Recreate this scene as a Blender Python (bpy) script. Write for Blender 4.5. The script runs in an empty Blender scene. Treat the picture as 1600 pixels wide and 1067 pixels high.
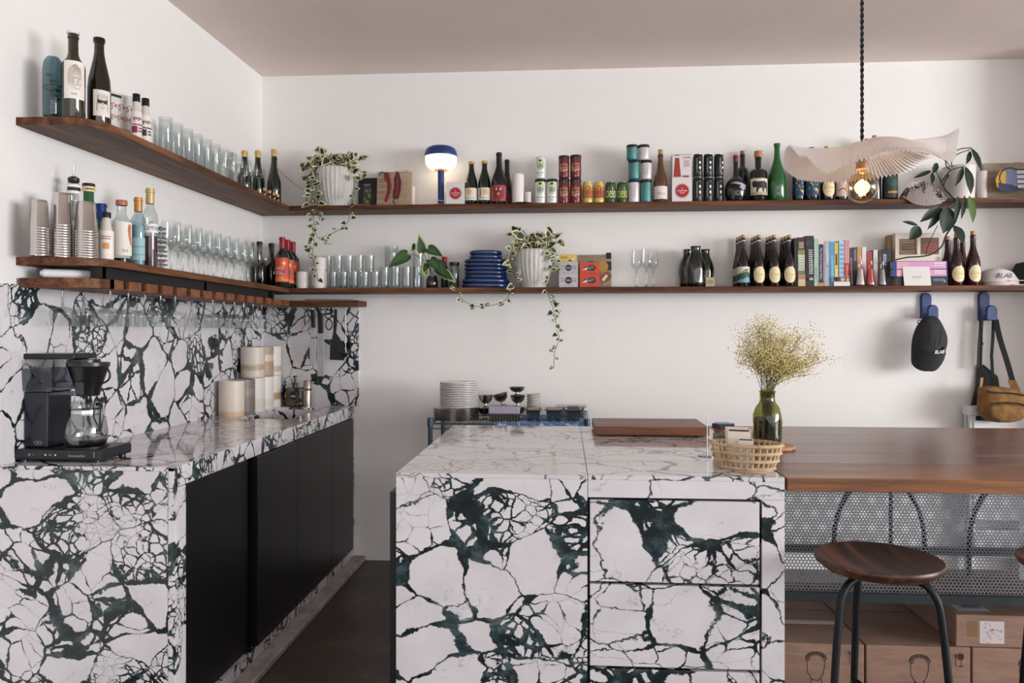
import bpy, bmesh, math, random
from math import sin, cos, pi, radians as R, atan2, hypot
from mathutils import Vector, Matrix
from mathutils.geometry import tessellate_polygon
random.seed(7)
S = bpy.context.scene
COL = S.collection
# ---------------------------------------------------------------- camera (27 mm, level, turned slightly towards the side wall)
F, TH, EYE, HOR = 1200.0, math.atan(83/1200), 1.34, 520.0
cam = bpy.data.objects.new('camera', bpy.data.cameras.new('camera')); COL.objects.link(cam)
cam.location = (0, 0, EYE); cam.rotation_euler = (pi/2, 0, TH)
cam.data.lens = F/1600*36; cam.data.sensor_width = 36; cam.data.shift_y = (HOR-533.5)/1600
cam.data.clip_start = .05
S.camera = cam
# ---------------------------------------------------------------- world, daylight, exposure
S.view_settings.view_transform = 'Standard'; S.view_settings.look = 'None'
S.view_settings.exposure = -0.12; S.view_settings.gamma = 1; S.view_settings.use_curve_mapping = False
w = bpy.data.worlds.new('sky'); S.world = w; w.use_nodes = True
w.node_tree.nodes['Background'].inputs[0].default_value = (.80, .90, 1, 1); w.node_tree.nodes['Background'].inputs[1].default_value = 1.0
S.cycles.max_bounces = 10; S.cycles.diffuse_bounces = 5; S.cycles.glossy_bounces = 4
S.cycles.transmission_bounces = 6; S.cycles.transparent_max_bounces = 48
S.cycles.sample_clamp_indirect = 4; S.cycles.caustics_reflective = False; S.cycles.caustics_refractive = False
def area(name, loc, rot, sx, sy, power, col):
    d = bpy.data.lights.new(name, 'AREA'); d.shape = 'RECTANGLE'; d.size = sx; d.size_y = sy; d.energy = power; d.color = col
    o = bpy.data.objects.new(name, d); COL.objects.link(o); o.location = loc; o.rotation_euler = rot
    return o
WR_X, WF_Y = 8.0, -3.2                       # the street window wall and the shop-front wall behind the camera
area('daylight_side_window', (WR_X-.06, -.4, 1.7), (0, pi/2, 0), 2.0, 4.2, 690, (.96, .985, 1))
area('daylight_shop_front', (1.1, WF_Y+.06, 1.5), (pi/2+.15, 0, 0), 5.0, 2.4, 60, (1, .98, .965))
# ---------------------------------------------------------------- pixel of the photograph -> place in the room
ST, CT = sin(TH), cos(TH)
def ray(px, py=HOR):
    u = (px-800)/F
    return (-ST+u*CT, CT+u*ST, (HOR-py)/F)
def XA(px, Y):
    d = ray(px); return d[0]/d[1]*Y
def YA(px, X):
    d = ray(px); return d[1]/d[0]*X
def ZY(px, py, Y):
    d = ray(px, py); return EYE+d[2]/d[1]*Y
def ZX(px, py, X):
    d = ray(px, py); return EYE+d[2]/d[0]*X
def PY(px, py, Y): return Vector((XA(px, Y), Y, ZY(px, py, Y)))
def MX(px, Y): return Y/ray(px)[1]/F          # metres for one pixel at depth Y
# ---------------------------------------------------------------- materials
MC = {}
def lin(h):
    h = h.lstrip('#'); r = []
    for i in (0, 2, 4):
        c = int(h[i:i+2], 16)/255
        r.append(c/12.92 if c <= .04045 else ((c+.055)/1.055)**2.4)
    return (*r, 1)
def new_mat(key):
    m = bpy.data.materials.new(key); m.use_nodes = True
    return m, m.node_tree.nodes, m.node_tree.links, m.node_tree.nodes['Principled BSDF']
def mat(hx, rough=.5, metal=0, spec=.5, emit=0, trans=0, coat=0, alpha=1, sub=0):
    k = f'paint_{hx}_{rough}_{metal}_{spec}_{emit}_{trans}_{coat}_{sub}'
    if k in MC: return MC[k]
    m, n, l, b = new_mat(k)
    b.inputs['Base Color'].default_value = lin(hx); b.inputs['Roughness'].default_value = rough
    b.inputs['Metallic'].default_value = metal; b.inputs['Specular IOR Level'].default_value = spec
    b.inputs['Coat Weight'].default_value = coat; b.inputs['Coat Roughness'].default_value = .08
    b.inputs['Transmission Weight'].default_value = trans
    if emit: b.inputs['Emission Color'].default_value = lin(hx); b.inputs['Emission Strength'].default_value = emit
    m.diffuse_color = lin(hx)
    MC[k] = m; return m
def glass(tint='#ffffff', gloss=1.0, k0=.04):
    k = f'glass_{tint}_{gloss}'
    if k in MC: return MC[k]
    m, n, l, b = new_mat(k); n.remove(b)
    out = n['Material Output']; t = n.new('ShaderNodeBsdfTransparent'); t.inputs[0].default_value = lin(tint)
    g = n.new('ShaderNodeBsdfGlossy'); g.inputs['Roughness'].default_value = .03
    lw = n.new('ShaderNodeLayerWeight'); lw.inputs[0].default_value = .22
    ma = n.new('ShaderNodeMath'); ma.operation = 'MULTIPLY_ADD'; ma.inputs[1].default_value = .42*gloss; ma.inputs[2].default_value = k0
    mx = n.new('ShaderNodeMixShader')
    l.new(lw.outputs['Facing'], ma.inputs[0]); l.new(ma.outputs[0], mx.inputs[0]); l.new(t.outputs[0], mx.inputs[1]); l.new(g.outputs[0], mx.inputs[2])
    # thicker looking towards the rim: darken the straight-through part
    mc = n.new('ShaderNodeMix'); mc.data_type = 'RGBA'; mc.inputs[6].default_value = lin(tint)
    d = lin(tint); mc.inputs[7].default_value = (d[0]*.78, d[1]*.78, d[2]*.79, 1)
    pw = n.new('ShaderNodeMath'); pw.operation = 'POWER'; pw.inputs[1].default_value = 3
    l.new(lw.outputs['Facing'], pw.inputs[0]); l.new(pw.outputs[0], mc.inputs[0]); l.new(mc.outputs[2], t.inputs[0])
    l.new(mx.outputs[0], out.inputs[0]); MC[k] = m; return m
class NT:
    """small helper for node trees"""
    def __init__(s, m): s.n = m.node_tree.nodes; s.l = m.node_tree.links
    def math(s, op, a, b=None, c=None, clamp=False):
        x = s.n.new('ShaderNodeMath'); x.operation = op; x.use_clamp = clamp
        for i, v in enumerate((a, b, c)):
            if v is None: continue
            if isinstance(v, (int, float)): x.inputs[i].default_value = v
            else: s.l.new(v, x.inputs[i])
        return x.outputs[0]
    def vec(s, op, a, b=None):
        x = s.n.new('ShaderNodeVectorMath'); x.operation = op
        for i, v in enumerate((a, b)):
            if v is None: continue
            if isinstance(v, tuple): x.inputs[i].default_value = v
            elif isinstance(v, (int, float)): x.inputs['Scale'].default_value = v
            else: s.l.new(v, x.inputs[i])
        return x.outputs[0]
    def noise(s, v, scale, detail=2, rough=.5, col=False, dist=0):
        x = s.n.new('ShaderNodeTexNoise'); x.inputs['Scale'].default_value = scale; x.inputs['Detail'].default_value = detail
        x.inputs['Roughness'].default_value = rough; x.inputs['Distortion'].default_value = dist; s.l.new(v, x.inputs['Vector'])
        return x.outputs['Color' if col else 'Fac']
    def voro(s, v, scale, feature='DISTANCE_TO_EDGE', out='Distance', rnd=1):
        x = s.n.new('ShaderNodeTexVoronoi'); x.feature = feature; x.inputs['Scale'].default_value = scale
        x.inputs['Randomness'].default_value = rnd; s.l.new(v, x.inputs['Vector']); return x.outputs[out]
    def ramp(s, f, stops):
        x = s.n.new('ShaderNodeValToRGB'); e = x.color_ramp.elements
        while len(e) < len(stops): e.new(.5)
        for el, (p, c) in zip(e, stops): el.position = p; el.color = lin(c) if isinstance(c, str) else c
        s.l.new(f, x.inputs[0]); return x.outputs[0]
    def maprange(s, f, a, b, c, d, smooth=False):
        x = s.n.new('ShaderNodeMapRange'); x.interpolation_type = 'SMOOTHSTEP' if smooth else 'LINEAR'
        for i, v in zip((0, 1, 2, 3, 4), (f, a, b, c, d)):
            if isinstance(v, (int, float)): x.inputs[i].default_value = v
            else: s.l.new(v, x.inputs[i])
        return x.outputs[0]
    def mix(s, f, a, b, blend='MIX'):
        x = s.n.new('ShaderNodeMix'); x.data_type = 'RGBA'; x.blend_type = blend
        for i, v in ((0, f), (6, a), (7, b)):
            if isinstance(v, (int, float)): x.inputs[i].default_value = v
            elif isinstance(v, str): x.inputs[i].default_value = lin(v)
            else: s.l.new(v, x.inputs[i])
        return x.outputs[2]
    def coord(s, loc=(0, 0, 0), rot=(0, 0, 0), scale=(1, 1, 1), kind='Object'):
        t = s.n.new('ShaderNodeTexCoord'); m = s.n.new('ShaderNodeMapping')
        m.inputs['Location'].default_value = loc; m.inputs['Rotation'].default_value = rot; m.inputs['Scale'].default_value = scale
        s.l.new(t.outputs[kind], m.inputs['Vector']); return m.outputs[0]
    def bump(s, b, h, strength=.2, dist=.002):
        x = s.n.new('ShaderNodeBump'); x.inputs['Strength'].default_value = strength; x.inputs['Distance'].default_value = dist
        s.l.new(h, x.inputs['Height']); s.l.new(x.outputs[0], b.inputs['Normal'])
def marble(loc=(0, 0, 0), rot=(0, 0, 0), stretch=(1, 1, 1), rough=.14, size=1.0, dens=0.0, patch=1.0):
    m, n, l, b = new_mat('breccia_marble'); t = NT(m)
    p0 = t.coord(loc, rot, tuple(x/size for x in stretch))
    w1 = t.vec('SCALE', t.vec('SUBTRACT', t.noise(p0, 2.6, 2, .5, True), (.5, .5, .5)), .22)
    p1 = t.vec('ADD', p0, w1)
    w2 = t.vec('SCALE', t.vec('SUBTRACT', t.noise(p0, 18, 5, .68, True), (.5, .5, .5)), .038)
    p = t.vec('ADD', p1, w2)
    big = t.voro(p, 5.0); mid = t.voro(p, 11.0); fine = t.voro(p, 23)
    cell = t.voro(p, 5.0, 'F1', 'Color'); sx = n.new('ShaderNodeSeparateColor'); l.new(cell, sx.inputs[0]); rnd = sx.outputs[0]
    gapn = t.noise(p0, 4.6, 4, .62)
    def vein(dist, w, soft): return t.math('SUBTRACT', 1, t.maprange(dist, t.math('SUBTRACT', w, soft), t.math('ADD', w, soft), 0, 1, True))
    def width(lo, hi, p_, amp, base): return t.math('ADD', t.math('MULTIPLY', t.math('POWER', t.maprange(gapn, lo, hi, 0, 1), p_), amp*patch), base)
    # fragments: some stay whole, some are shattered into smaller ones
    v = vein(big, width(.43, .75, 1.25, .14, .009), .007)
    broken = t.math('GREATER_THAN', rnd, .44-dens); crushed = t.math('GREATER_THAN', rnd, .78-dens)
    v = t.math('MAXIMUM', v, t.math('MULTIPLY', vein(mid, width(.43, .75, 1.2, .15, .003), .012), broken))
    v = t.math('MAXIMUM', v, t.math('MULTIPLY', vein(fine, width(.38, .70, 1.0, .17, .012), .02), crushed))
    hair = t.math('ABSOLUTE', t.math('SUBTRACT', t.noise(p, 6, 4, .6), .5))
    hv = t.math('MULTIPLY', t.math('SUBTRACT', 1, t.maprange(hair, 0, .010, 0, 1)), t.maprange(t.noise(p0, 6, 2), .5, .62, 0, .4))
    v = t.math('MAXIMUM', v, hv, clamp=True)
    body = t.mix(t.maprange(t.noise(p0, 5, 4, .6), .35, .75, 0, 1), '#d8d4d7', '#cac5c9')
    green = t.ramp(t.noise(p, 10, 5, .68), [(.34, '#0c1417'), (.50, '#18262a'), (.58, '#324346'), (.70, '#5f6c68'), (.82, '#9a998b')])
    c = t.mix(v, body, green); l.new(c, b.inputs['Base Color'])
    b.inputs['Roughness'].default_value = rough; b.inputs['Specular IOR Level'].default_value = .5
    return m
def wood(c0, c1, c2, axis='X', rough=.42, scale=1.0, spec=.4, seed=0.0):
    k = f'walnut_{c0}_{c1}_{axis}_{rough}_{scale}_{seed}'
    if k in MC: return MC[k]
    m, n, l, b = new_mat(k); t = NT(m)
    sc = {'X': (1.2, 14, 14), 'Y': (14, 1.2, 14), 'Z': (14, 14, 1.2)}[axis]
    p = t.coord((seed, seed*1.7, seed*.6), (0, 0, 0), tuple(x*scale for x in sc))
    q = t.vec('ADD', p, t.vec('SCALE', t.vec('SUBTRACT', t.noise(p, .45, 3, .5, True), (.5, .5, .5)), 2.2))
    f = t.noise(q, 1.5, 6, .62)
    p2 = t.coord((seed, 0, 0), (0, 0, 0), tuple((x*9 if x > 5 else x*4)*scale for x in sc))
    pores = t.noise(p2, 1.0, 3, .6)
    c = t.ramp(f, [(.30, c0), (.50, c1), (.70, c2)])
    c = t.mix(t.maprange(pores, .52, .70, 0, .55), c, c0); l.new(c, b.inputs['Base Color'])
    b.inputs['Roughness'].default_value = rough; b.inputs['Specular IOR Level'].default_value = spec
    t.bump(b, pores, .12, .001); MC[k] = m; return m
def speckle(hx, hy, scale=40, lo=.55, hi=.7, rough=.6, bump=0, stretch=(1, 1, 1)):
    k = f'mottled_{hx}_{hy}_{scale}_{lo}_{rough}_{bump}_{stretch}'
    if k in MC: return MC[k]
    m, n, l, b = new_mat(k); t = NT(m); p = t.coord(scale=stretch)
    f = t.noise(p, scale, 4, .65); c = t.mix(t.maprange(f, lo, hi, 0, 1), hx, hy); l.new(c, b.inputs['Base Color'])
    b.inputs['Roughness'].default_value = rough
    if bump: t.bump(b, f, bump, .003)
    MC[k] = m; return m
# ---------------------------------------------------------------- mesh builder
class MB:
    def __init__(s): s.v, s.f, s.m = [], [], []
    def add(s, vs, fs, mi=0):
        o = len(s.v); s.v += [tuple(x) for x in vs]; s.f += [tuple(i+o for i in f) for f in fs]; s.m += [mi]*len(fs); return s
    def box(s, x0, x1, y0, y1, z0, z1, mi=0):
        v = [(x, y, z) for z in (z0, z1) for x, y in ((x0, y0), (x1, y0), (x1, y1), (x0, y1))]
        return s.add(v, [(3, 2, 1, 0), (4, 5, 6, 7), (0, 1, 5, 4), (1, 2, 6, 5), (2, 3, 7, 6), (3, 0, 4, 7)], mi)
    def lathe(s, prof, n=24, c=(0, 0, 0), mi=0, close=False, ripple=None):
        vs, fs, rows = [], [], []
        for k, (r, z) in enumerate(prof):
            if r <= 1e-6: rows.append([len(vs)]); vs.append((c[0], c[1], c[2]+z)); continue
            row = []
            for i in range(n):
                a = 2*pi*i/n; rr = r*(1+(ripple(a, k) if ripple else 0))
                row.append(len(vs)); vs.append((c[0]+rr*cos(a), c[1]+rr*sin(a), c[2]+z))
            rows.append(row)
        pr = list(zip(rows, rows[1:])) + ([(rows[-1], rows[0])] if close else [])
        for a, b in pr:
            if len(a) == 1 and len(b) == 1: continue
            for i in range(n):
                j = (i+1) % n
                if len(a) == 1: fs.append((a[0], b[j], b[i]))
                elif len(b) == 1: fs.append((a[i], a[j], b[0]))
                else: fs.append((a[i], a[j], b[j], b[i]))
        return s.add(vs, fs, mi)
    def tube(s, pts, r, n=8, mi=0, caps=True):
        pts = [Vector(p) for p in pts]; k = len(pts)
        rs = r if isinstance(r, (list, tuple)) else [r]*k
        vs, fs = [], []; up = None
        for i, p in enumerate(pts):
            d = (pts[min(i+1, k-1)]-pts[max(i-1, 0)]).normalized()
            if up is None: up = d.orthogonal().normalized()
            up = (up-d*up.dot(d)); up = up.normalized() if up.length > 1e-5 else d.orthogonal().normalized()
            w_ = d.cross(up)
            for j in range(n):
                a = 2*pi*j/n; vs.append(p+(up*cos(a)+w_*sin(a))*rs[i])
        for i in range(k-1):
            for j in range(n):
                q = (j+1) % n; fs.append((i*n+j, i*n+q, (i+1)*n+q, (i+1)*n+j))
        if caps: fs.append(tuple(range(n-1, -1, -1))); fs.append(tuple((k-1)*n+j for j in range(n)))
        return s.add(vs, fs, mi)
    def prism(s, poly, a, b, fn, mi=0):
        """extrude a 2D outline from depth a to b; fn(u, v, depth) -> point"""
        n = len(poly); vs = [fn(u, v, a) for u, v in poly]+[fn(u, v, b) for u, v in poly]
        return s.add(vs, [tuple(range(n-1, -1, -1)), tuple(range(n, 2*n))]+[(i, (i+1) % n, (i+1) % n+n, i+n) for i in range(n)], mi)
    def mesh(s, name, mats, ang=35):
        me = bpy.data.meshes.new(name); me.from_pydata(s.v, [], s.f)
        for x in (mats if isinstance(mats, (list, tuple)) else [mats]): me.materials.append(x)
        me.polygons.foreach_set('material_index', s.m)
        if ang:
            me.polygons.foreach_set('use_smooth', [True]*len(me.polygons)); me.set_sharp_from_angle(angle=R(ang))
        me.validate(); me.update(); return me
    def build(s, name, mats, parent=None, ang=35, bev=0, loc=None, rot=None, seg=2):
        o = bpy.data.objects.new(name, s.mesh(name, mats, ang)); COL.objects.link(o); o.parent = parent
        if bev:
            d = o.modifiers.new('soft_edges', 'BEVEL'); d.width = bev; d.segments = seg; d.limit_method = 'ANGLE'
        if loc: o.location = loc
        if rot: o.rotation_euler = rot
        return o
def tag(o, label, cat, group=None, kind=None):
    o['label'] = label
    if cat: o['category'] = cat
    if group: o['group'] = group
    if kind: o['kind'] = kind
    return o
def thing(name, label, cat, loc=(0, 0, 0), rz=0, group=None, rot=None):
    o = bpy.data.objects.new(name, None); COL.objects.link(o); o.location = loc; o.rotation_euler = rot or (0, 0, rz)
    o.empty_display_size = .02
    return tag(o, label, cat, group)
def struct(o, label):
    o['kind'] = 'structure'; o['label'] = label; return o
def dup(o, parent=None, loc=None, rz=None, label=None, group=None):
    c = o.copy(); COL.objects.link(c); c.parent = parent
    if loc is not None: c.location = loc
    if rz is not None: c.rotation_euler = (0, 0, rz)
    if label: c['label'] = label
    if group: c['group'] = group
    for ch in list(o.children): dup(ch, c)
    return c
ORD = 'first second third fourth fifth sixth seventh eighth ninth tenth eleventh twelfth thirteenth fourteenth fifteenth sixteenth seventeenth eighteenth nineteenth twentieth'.split()
def bow(pts, n=6):
    """smooth a polyline (Catmull-Rom)"""
    P = [Vector(p) for p in pts]; P = [2*P[0]-P[1]]+P+[2*P[-1]-P[-2]]; o = []
    for i in range(1, len(P)-2):
        a, b, c, d = P[i-1:i+3]
        for k in range(n):
            t = k/n; o.append(.5*((2*b)+(c-a)*t+(2*a-5*b+4*c-d)*t*t+(3*b-a-3*c+d)*t**3))
    return o+[P[-2]]
# ---------------------------------------------------------------- flat print: labels, lettering, drawings
TXT = {}
def text_tris(s, bold=False):
    if s in TXT: return TXT[s]
    cu = bpy.data.curves.new('lettering', 'FONT'); cu.body = s; cu.size = 1; cu.align_x = 'CENTER'; cu.align_y = 'CENTER'; cu.resolution_u = 2
    ob = bpy.data.objects.new('lettering', cu); COL.objects.link(ob)
    dg = bpy.context.evaluated_depsgraph_get(); me = bpy.data.meshes.new_from_object(ob.evaluated_get(dg))
    r = [[(me.vertices[i].co.x, me.vertices[i].co.y) for i in p.vertices] for p in me.polygons]
    bpy.data.objects.remove(ob); bpy.data.curves.remove(cu); bpy.data.meshes.remove(me)
    xs = [q[0] for p in r for q in p] or [0]; ys = [q[1] for p in r for q in p] or [0]
    TXT[s] = (r, max(xs)-min(xs), max(ys)-min(ys), (max(ys)+min(ys))/2, (max(xs)+min(xs))/2); return TXT[s]
def clip(poly, a, b):
    def half(P, f):
        o = []
        for i in range(len(P)):
            p, q = P[i], P[(i+1) % len(P)]; fp, fq = f(p), f(q)
            if fp >= 0: o.append(p)
            if fp*fq < 0:
                t = fp/(fp-fq); o.append((p[0]+(q[0]-p[0])*t, p[1]+(q[1]-p[1])*t))
        return o
    poly = half(poly, lambda p: p[0]-a)
    return half(poly, lambda p: b-p[0]) if len(poly) > 2 else []
class Dec:
    """2D artwork in metres (x to the viewer's right, y up); each call lies over the last"""
    def __init__(s): s.it = []
    def poly(s, pts, m): s.it.append(([pts], m)); return s
    def rect(s, x, y, w_, h, m): return s.poly([(x-w_/2, y-h/2), (x+w_/2, y-h/2), (x+w_/2, y+h/2), (x-w_/2, y+h/2)], m)
    def oval(s, x, y, a, b, m, n=20, t0=0, t1=2*pi):
        k = n if t1-t0 > 6.2 else n+1
        return s.poly([(x+a*cos(t0+(t1-t0)*i/n), y+b*sin(t0+(t1-t0)*i/n)) for i in range(k)], m)
    def free(s, pts, m):
        tr = tessellate_polygon([[Vector((x, y, 0)) for x, y in pts]])
        s.it.append(([[pts[i] for i in t] for t in tr], m)); return s
    def line(s, pts, w_, m):
        q = []
        for (a, b), (c, d) in zip(pts, pts[1:]):
            L = hypot(c-a, d-b) or 1; nx, ny = -(d-b)/L*w_/2, (c-a)/L*w_/2; ex, ey = (c-a)/L*w_*.3, (d-b)/L*w_*.3
            q.append([(a+nx-ex, b+ny-ey), (a-nx-ex, b-ny-ey), (c-nx+ex, d-ny+ey), (c+nx+ex, d+ny+ey)])
        s.it.append((q, m)); return s
    def ring(s, x, y, a, b, w_, m, n=20, t0=0, t1=2*pi):
        return s.line([(x+a*cos(t0+(t1-t0)*i/n), y+b*sin(t0+(t1-t0)*i/n)) for i in range(n+1)], w_, m)
    def text(s, tx, x, y, m, h=None, w_=None, rot=0, slant=0):
        tr, tw, th, cy, cx = text_tris(tx); sy = h/th if h else w_/tw; sx = w_/tw if w_ else sy
        c_, s_ = cos(rot), sin(rot); o = []
        for p in tr:
            q = []
            for a, b in p:
                a, b = (a-cx)*sx, (b-cy)*sy; a += slant*b; q.append((x+a*c_-b*s_, y+a*s_+b*c_))
            o.append(q)
        s.it.append((o, m)); return s
    def scrawl(s, x, y, w_, h, m, n=5, lw=None):
        """handwriting too small to read"""
        return s.line([(x-w_/2+w_*i/(n*8)+h*.22*sin(i*pi/4), y+h*.42*cos(i*pi/4)*(.6+.4*sin(i*.37))) for i in range(n*8+1)], lw or h*.14, m)
    def greek(s, x, y, w_, h, m, rows=3, seed=1):
        """lines of print too small to read"""
        g = random.Random(seed); rh = h/rows
        for i in range(rows):
            yy = y+h/2-rh*(i+.5); xx = x-w_/2
            while xx < x+w_/2-.08*w_:
                L = min(g.uniform(.12, .3)*w_, x+w_/2-xx); s.rect(xx+L/2, yy, L*.8, rh*.5, m); xx += L
        return s
    def emit(s, fn, step=None, off=.0003, start=.0003):
        mats, mb = [], MB()
        for k, (polys, m) in enumerate(s.it):
            if m not in mats: mats.append(m)
            z = start+off*k
            for p in polys:
                if step:
                    x0 = min(q[0] for q in p); x1 = max(q[0] for q in p); i = math.floor(x0/step)
                    while i*step < x1:
                        c = clip(p, i*step, (i+1)*step) if x1-x0 > step*.6 else p
                        if len(c) > 2: mb.add([fn(x, y, z) for x, y in c], [tuple(range(len(c)))], mats.index(m))
                        if x1-x0 <= step*.6: break
                        i += 1
                else: mb.add([fn(x, y, z) for x, y in p], [tuple(range(len(p)))], mats.index(m))
        return mb, mats
    def wrap(s, name, rad, face, parent, zc=0, start=.0003):
        def fn(x, y, z):
            a = face+x/rad; return ((rad+z)*cos(a), (rad+z)*sin(a), zc+y)
        mb, mats = s.emit(fn, step=rad*.22, start=start, off=.00012); return mb.build(name, mats, parent, ang=0)
    def flat(s, name, org, right, up, parent, start=.0003, off=.0002):
        o, r_, u_ = Vector(org), Vector(right).normalized(), Vector(up).normalized(); n_ = r_.cross(u_)
        mb, mats = s.emit(lambda x, y, z: o+r_*x+u_*y+n_*z, start=start, off=off); return mb.build(name, mats, parent, ang=0)
# ================================================================ the room
WL, WB, CEIL, TOP = -1.80, 4.46, 2.865, .91      # side wall, back wall, ceiling, worktop height
paint = speckle('#edeae8', '#ebe8e6', 9, .4, .7, .85)
def wlx(y): return WL-.036*(WB-y)/2.09                  # the side wall stands very slightly out of square
def XY(u, v, d): return (u, v, d)
struct(MB().prism([(wlx(WF_Y)-.2, WF_Y), (wlx(WF_Y), WF_Y), (WL, WB), (WL, WB+.15), (wlx(WF_Y)-.2, WB+.15)], 0, CEIL, XY).build('wall_left', paint, ang=0), 'white painted side wall behind the bar shelves')
struct(MB().box(WL, WR_X+.15, WB, WB+.15, 0, CEIL).build('wall_back', paint, ang=0), 'white painted back wall with two long shelves')
struct(MB().box(WL-.4, WR_X+.15, WF_Y-.15, WB+.15, CEIL, CEIL+.12).build('ceiling', speckle('#f3e4dd', '#eddfd9', 3, .35, .7, .9), ang=0), 'smooth ceiling with pink bounce light in its colour')  # warm light bounced from below is put into the pink base colour
fm, fn_, fl, fb = new_mat('stained_concrete'); t = NT(fm); pc = t.coord()
fc = t.ramp(t.noise(pc, 3.5, 8, .7), [(.3, '#3a332d'), (.55, '#4d443c'), (.72, '#655a4e')]); sp = t.voro(pc, 60)
fl.new(t.mix(t.math('MULTIPLY', t.math('SUBTRACT', 1, t.maprange(sp, .02, .05, 0, 1)), t.maprange(t.noise(pc, 6, 2), .58, .66, 0, .35)), fc, '#8d857c'), fb.inputs['Base Color']); fb.inputs['Roughness'].default_value = .45
t.bump(fb, t.noise(pc, 30, 5), .08, .002)
struct(MB().box(WL-.4, WR_X+.15, WF_Y-.15, WB+.15, -.1, 0).build('floor', fm, ang=0), 'dark brown stained concrete floor')
def holed_wall(name, along, a0, a1, w0, w1, z0, z1, pos, label):
    m = MB()
    for p, q, r0, r1 in ((a0, w0, 0, CEIL), (w1, a1, 0, CEIL), (w0, w1, 0, z0), (w0, w1, z1, CEIL)):
        if along == 'Y': m.box(pos, pos+.15, p, q, r0, r1)
        else: m.box(p, q, pos-.15, pos, r0, r1)
    return struct(m.build(name, paint, ang=0), label)
struct(MB().box(2.60, 2.72, 4.18, WB, 0, CEIL).build('wall_corner', paint, ang=0), 'short white wall return closing the shelf end')
holed_wall('wall_right', 'Y', WF_Y, WB, -2.55, 1.75, .65, 2.75, WR_X, 'white wall with a wide street window')
holed_wall('wall_front', 'X', WL-.4, WR_X+.15, -1.45, 3.65, .3, 2.75, WF_Y, 'white wall with the shop front glazing')
fr = mat('#22262a', .4)
m = MB()
for a in (-2.55, -1.15, .25, 1.7): m.box(WR_X+.05, WR_X+.1, a, a+.05, .65, 2.75)
m.box(WR_X+.05, WR_X+.1, -2.55, 1.75, .65, .7); m.box(WR_X+.05, WR_X+.1, -2.55, 1.75, 2.7, 2.75)
o = struct(m.build('window_1', fr, ang=0), 'dark framed street window')
m = MB()
for a in (-1.45, .2, 1.9, 3.6): m.box(a, a+.05, WF_Y-.1, WF_Y-.05, .3, 2.75)
m.box(-1.45, 3.65, WF_Y-.1, WF_Y-.05, .3, .35); m.box(-1.45, 3.65, WF_Y-.1, WF_Y-.05, 2.7, 2.75)
struct(m.build('window_2', fr, ang=0), 'dark framed shop front window')
# marble splashback on both walls
CF, CN = -1.245, 2.37                            # cabinet front, near end of the side counter
SBT = ZX(2, 441, WL)
mb_ = marble((.3, 1.9, 4.4), (.25, .3, .1), (1.2, 1.05, 1.0), .16, .92)
ms = [MB().prism([(wlx(CN), CN), (wlx(CN)+.012, CN), (WL+.012, WB-.012), (WL, WB-.012)], TOP, SBT, XY).build('trim_1', mb_, ang=0), MB().box(WL, XA(561, WB), WB-.012, WB, TOP, 1.49).build('trim_2', mb_, ang=0)]
struct(ms[0], 'black veined white marble splashback on the side wall'); struct(ms[1], 'black veined white marble splashback in the corner on the back wall')
struct(MB().box(CF-.02, -1.172, CN+.02, WB, 0, .028).build('baseboard_left', speckle('#b5adaa', '#9a928e', 12, .4, .6, .7), bev=.006), 'grey concrete kerb under the side cabinets')
# ---------------------------------------------------------------- side counter
mk = marble((2.2, .4, .7), (.1, .5, .3), (1, .95, 1.1), .12, .8, .03)
mk_top = marble((4.2, 1.4, .2), (.1, .2, .7), (1, 1.25, 1), .07, .9, 0, .5)
mk_edge = marble((1.2, 5.4, .2), (.3, .2, .2), (1, 1.0, .8), .12, .62)
t1 = thing('worktop', 'marble worktop with waterfall end panel carrying the coffee machine', 'worktop', (0, 0, 0))
SX0, SX1, SY0, SY1 = -1.645, -1.367, 3.74, 4.33      # sink cut-out
m = MB()
for a in ((WL+.012, SX0, CN, WB-.012), (SX1, CF, CN, WB-.012), (SX0, SX1, CN, SY0), (SX0, SX1, SY1, WB-.012)): m.box(*a, TOP-.012, TOP)
m.prism([(wlx(CN)+.0005, CN), (WL+.012, CN), (WL+.012, WB-.012)], TOP-.012, TOP, XY)
m.build('slab', mk_top, t1, ang=0)
MB().box(CF-.02, CF+.002, CN, WB-.002, TOP-.066, TOP-.0005).build('edge_strip', mk_edge, t1, ang=0, bev=.0015)
MB().box(wlx(CN)+.001, CF-.021, CN, CN+.02, 0, TOP-.0125).build('end_panel', mk, t1, ang=0)
MB().box(CF-.02, CF+.002, CN, CN+.075, 0, TOP-.068).build('end_strip', mk_edge, t1, ang=0, bev=.0015)
MB().box(CF-.02, CF+.002, WB-.05, WB-.002, .03, TOP-.068).build('far_strip', mk_edge, t1, ang=0)
MB().box(CF-.02, CF+.002, CN+.077, WB-.052, .03, .078).build('base_strip', mk_edge, t1, ang=0)
m = MB(); d = .17
m.box(SX0-.01, SX0, SY0-.01, SY1+.01, TOP-d, TOP-.012); m.box(SX1, SX1+.01, SY0-.01, SY1+.01, TOP-d, TOP-.012)
m.box(SX0, SX1, SY0-.01, SY0, TOP-d, TOP-.012); m.box(SX0, SX1, SY1, SY1+.01, TOP-d, TOP-.012); m.box(SX0-.01, SX1+.01, SY0-.01, SY1+.01, TOP-d-.01, TOP-d)
m.build('sink_basin', mk_edge, t1, ang=0)
blk = mat('#0e0f11', .34, 0, .4)
yd = [YA(p, CF+.001) for p in (296, 394, 461, 515, 557)]; yd[4] = WB-.052
c1 = thing('base_cabinet', 'flat black cabinet door unit beside the waterfall end panel', 'cabinet', (0, 0, 0))
MB().box(WL+.02, CF-.03, CN+.03, yd[1], .03, TOP-.2).build('carcass', mat('#15171a', .5), c1, ang=0)
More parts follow.
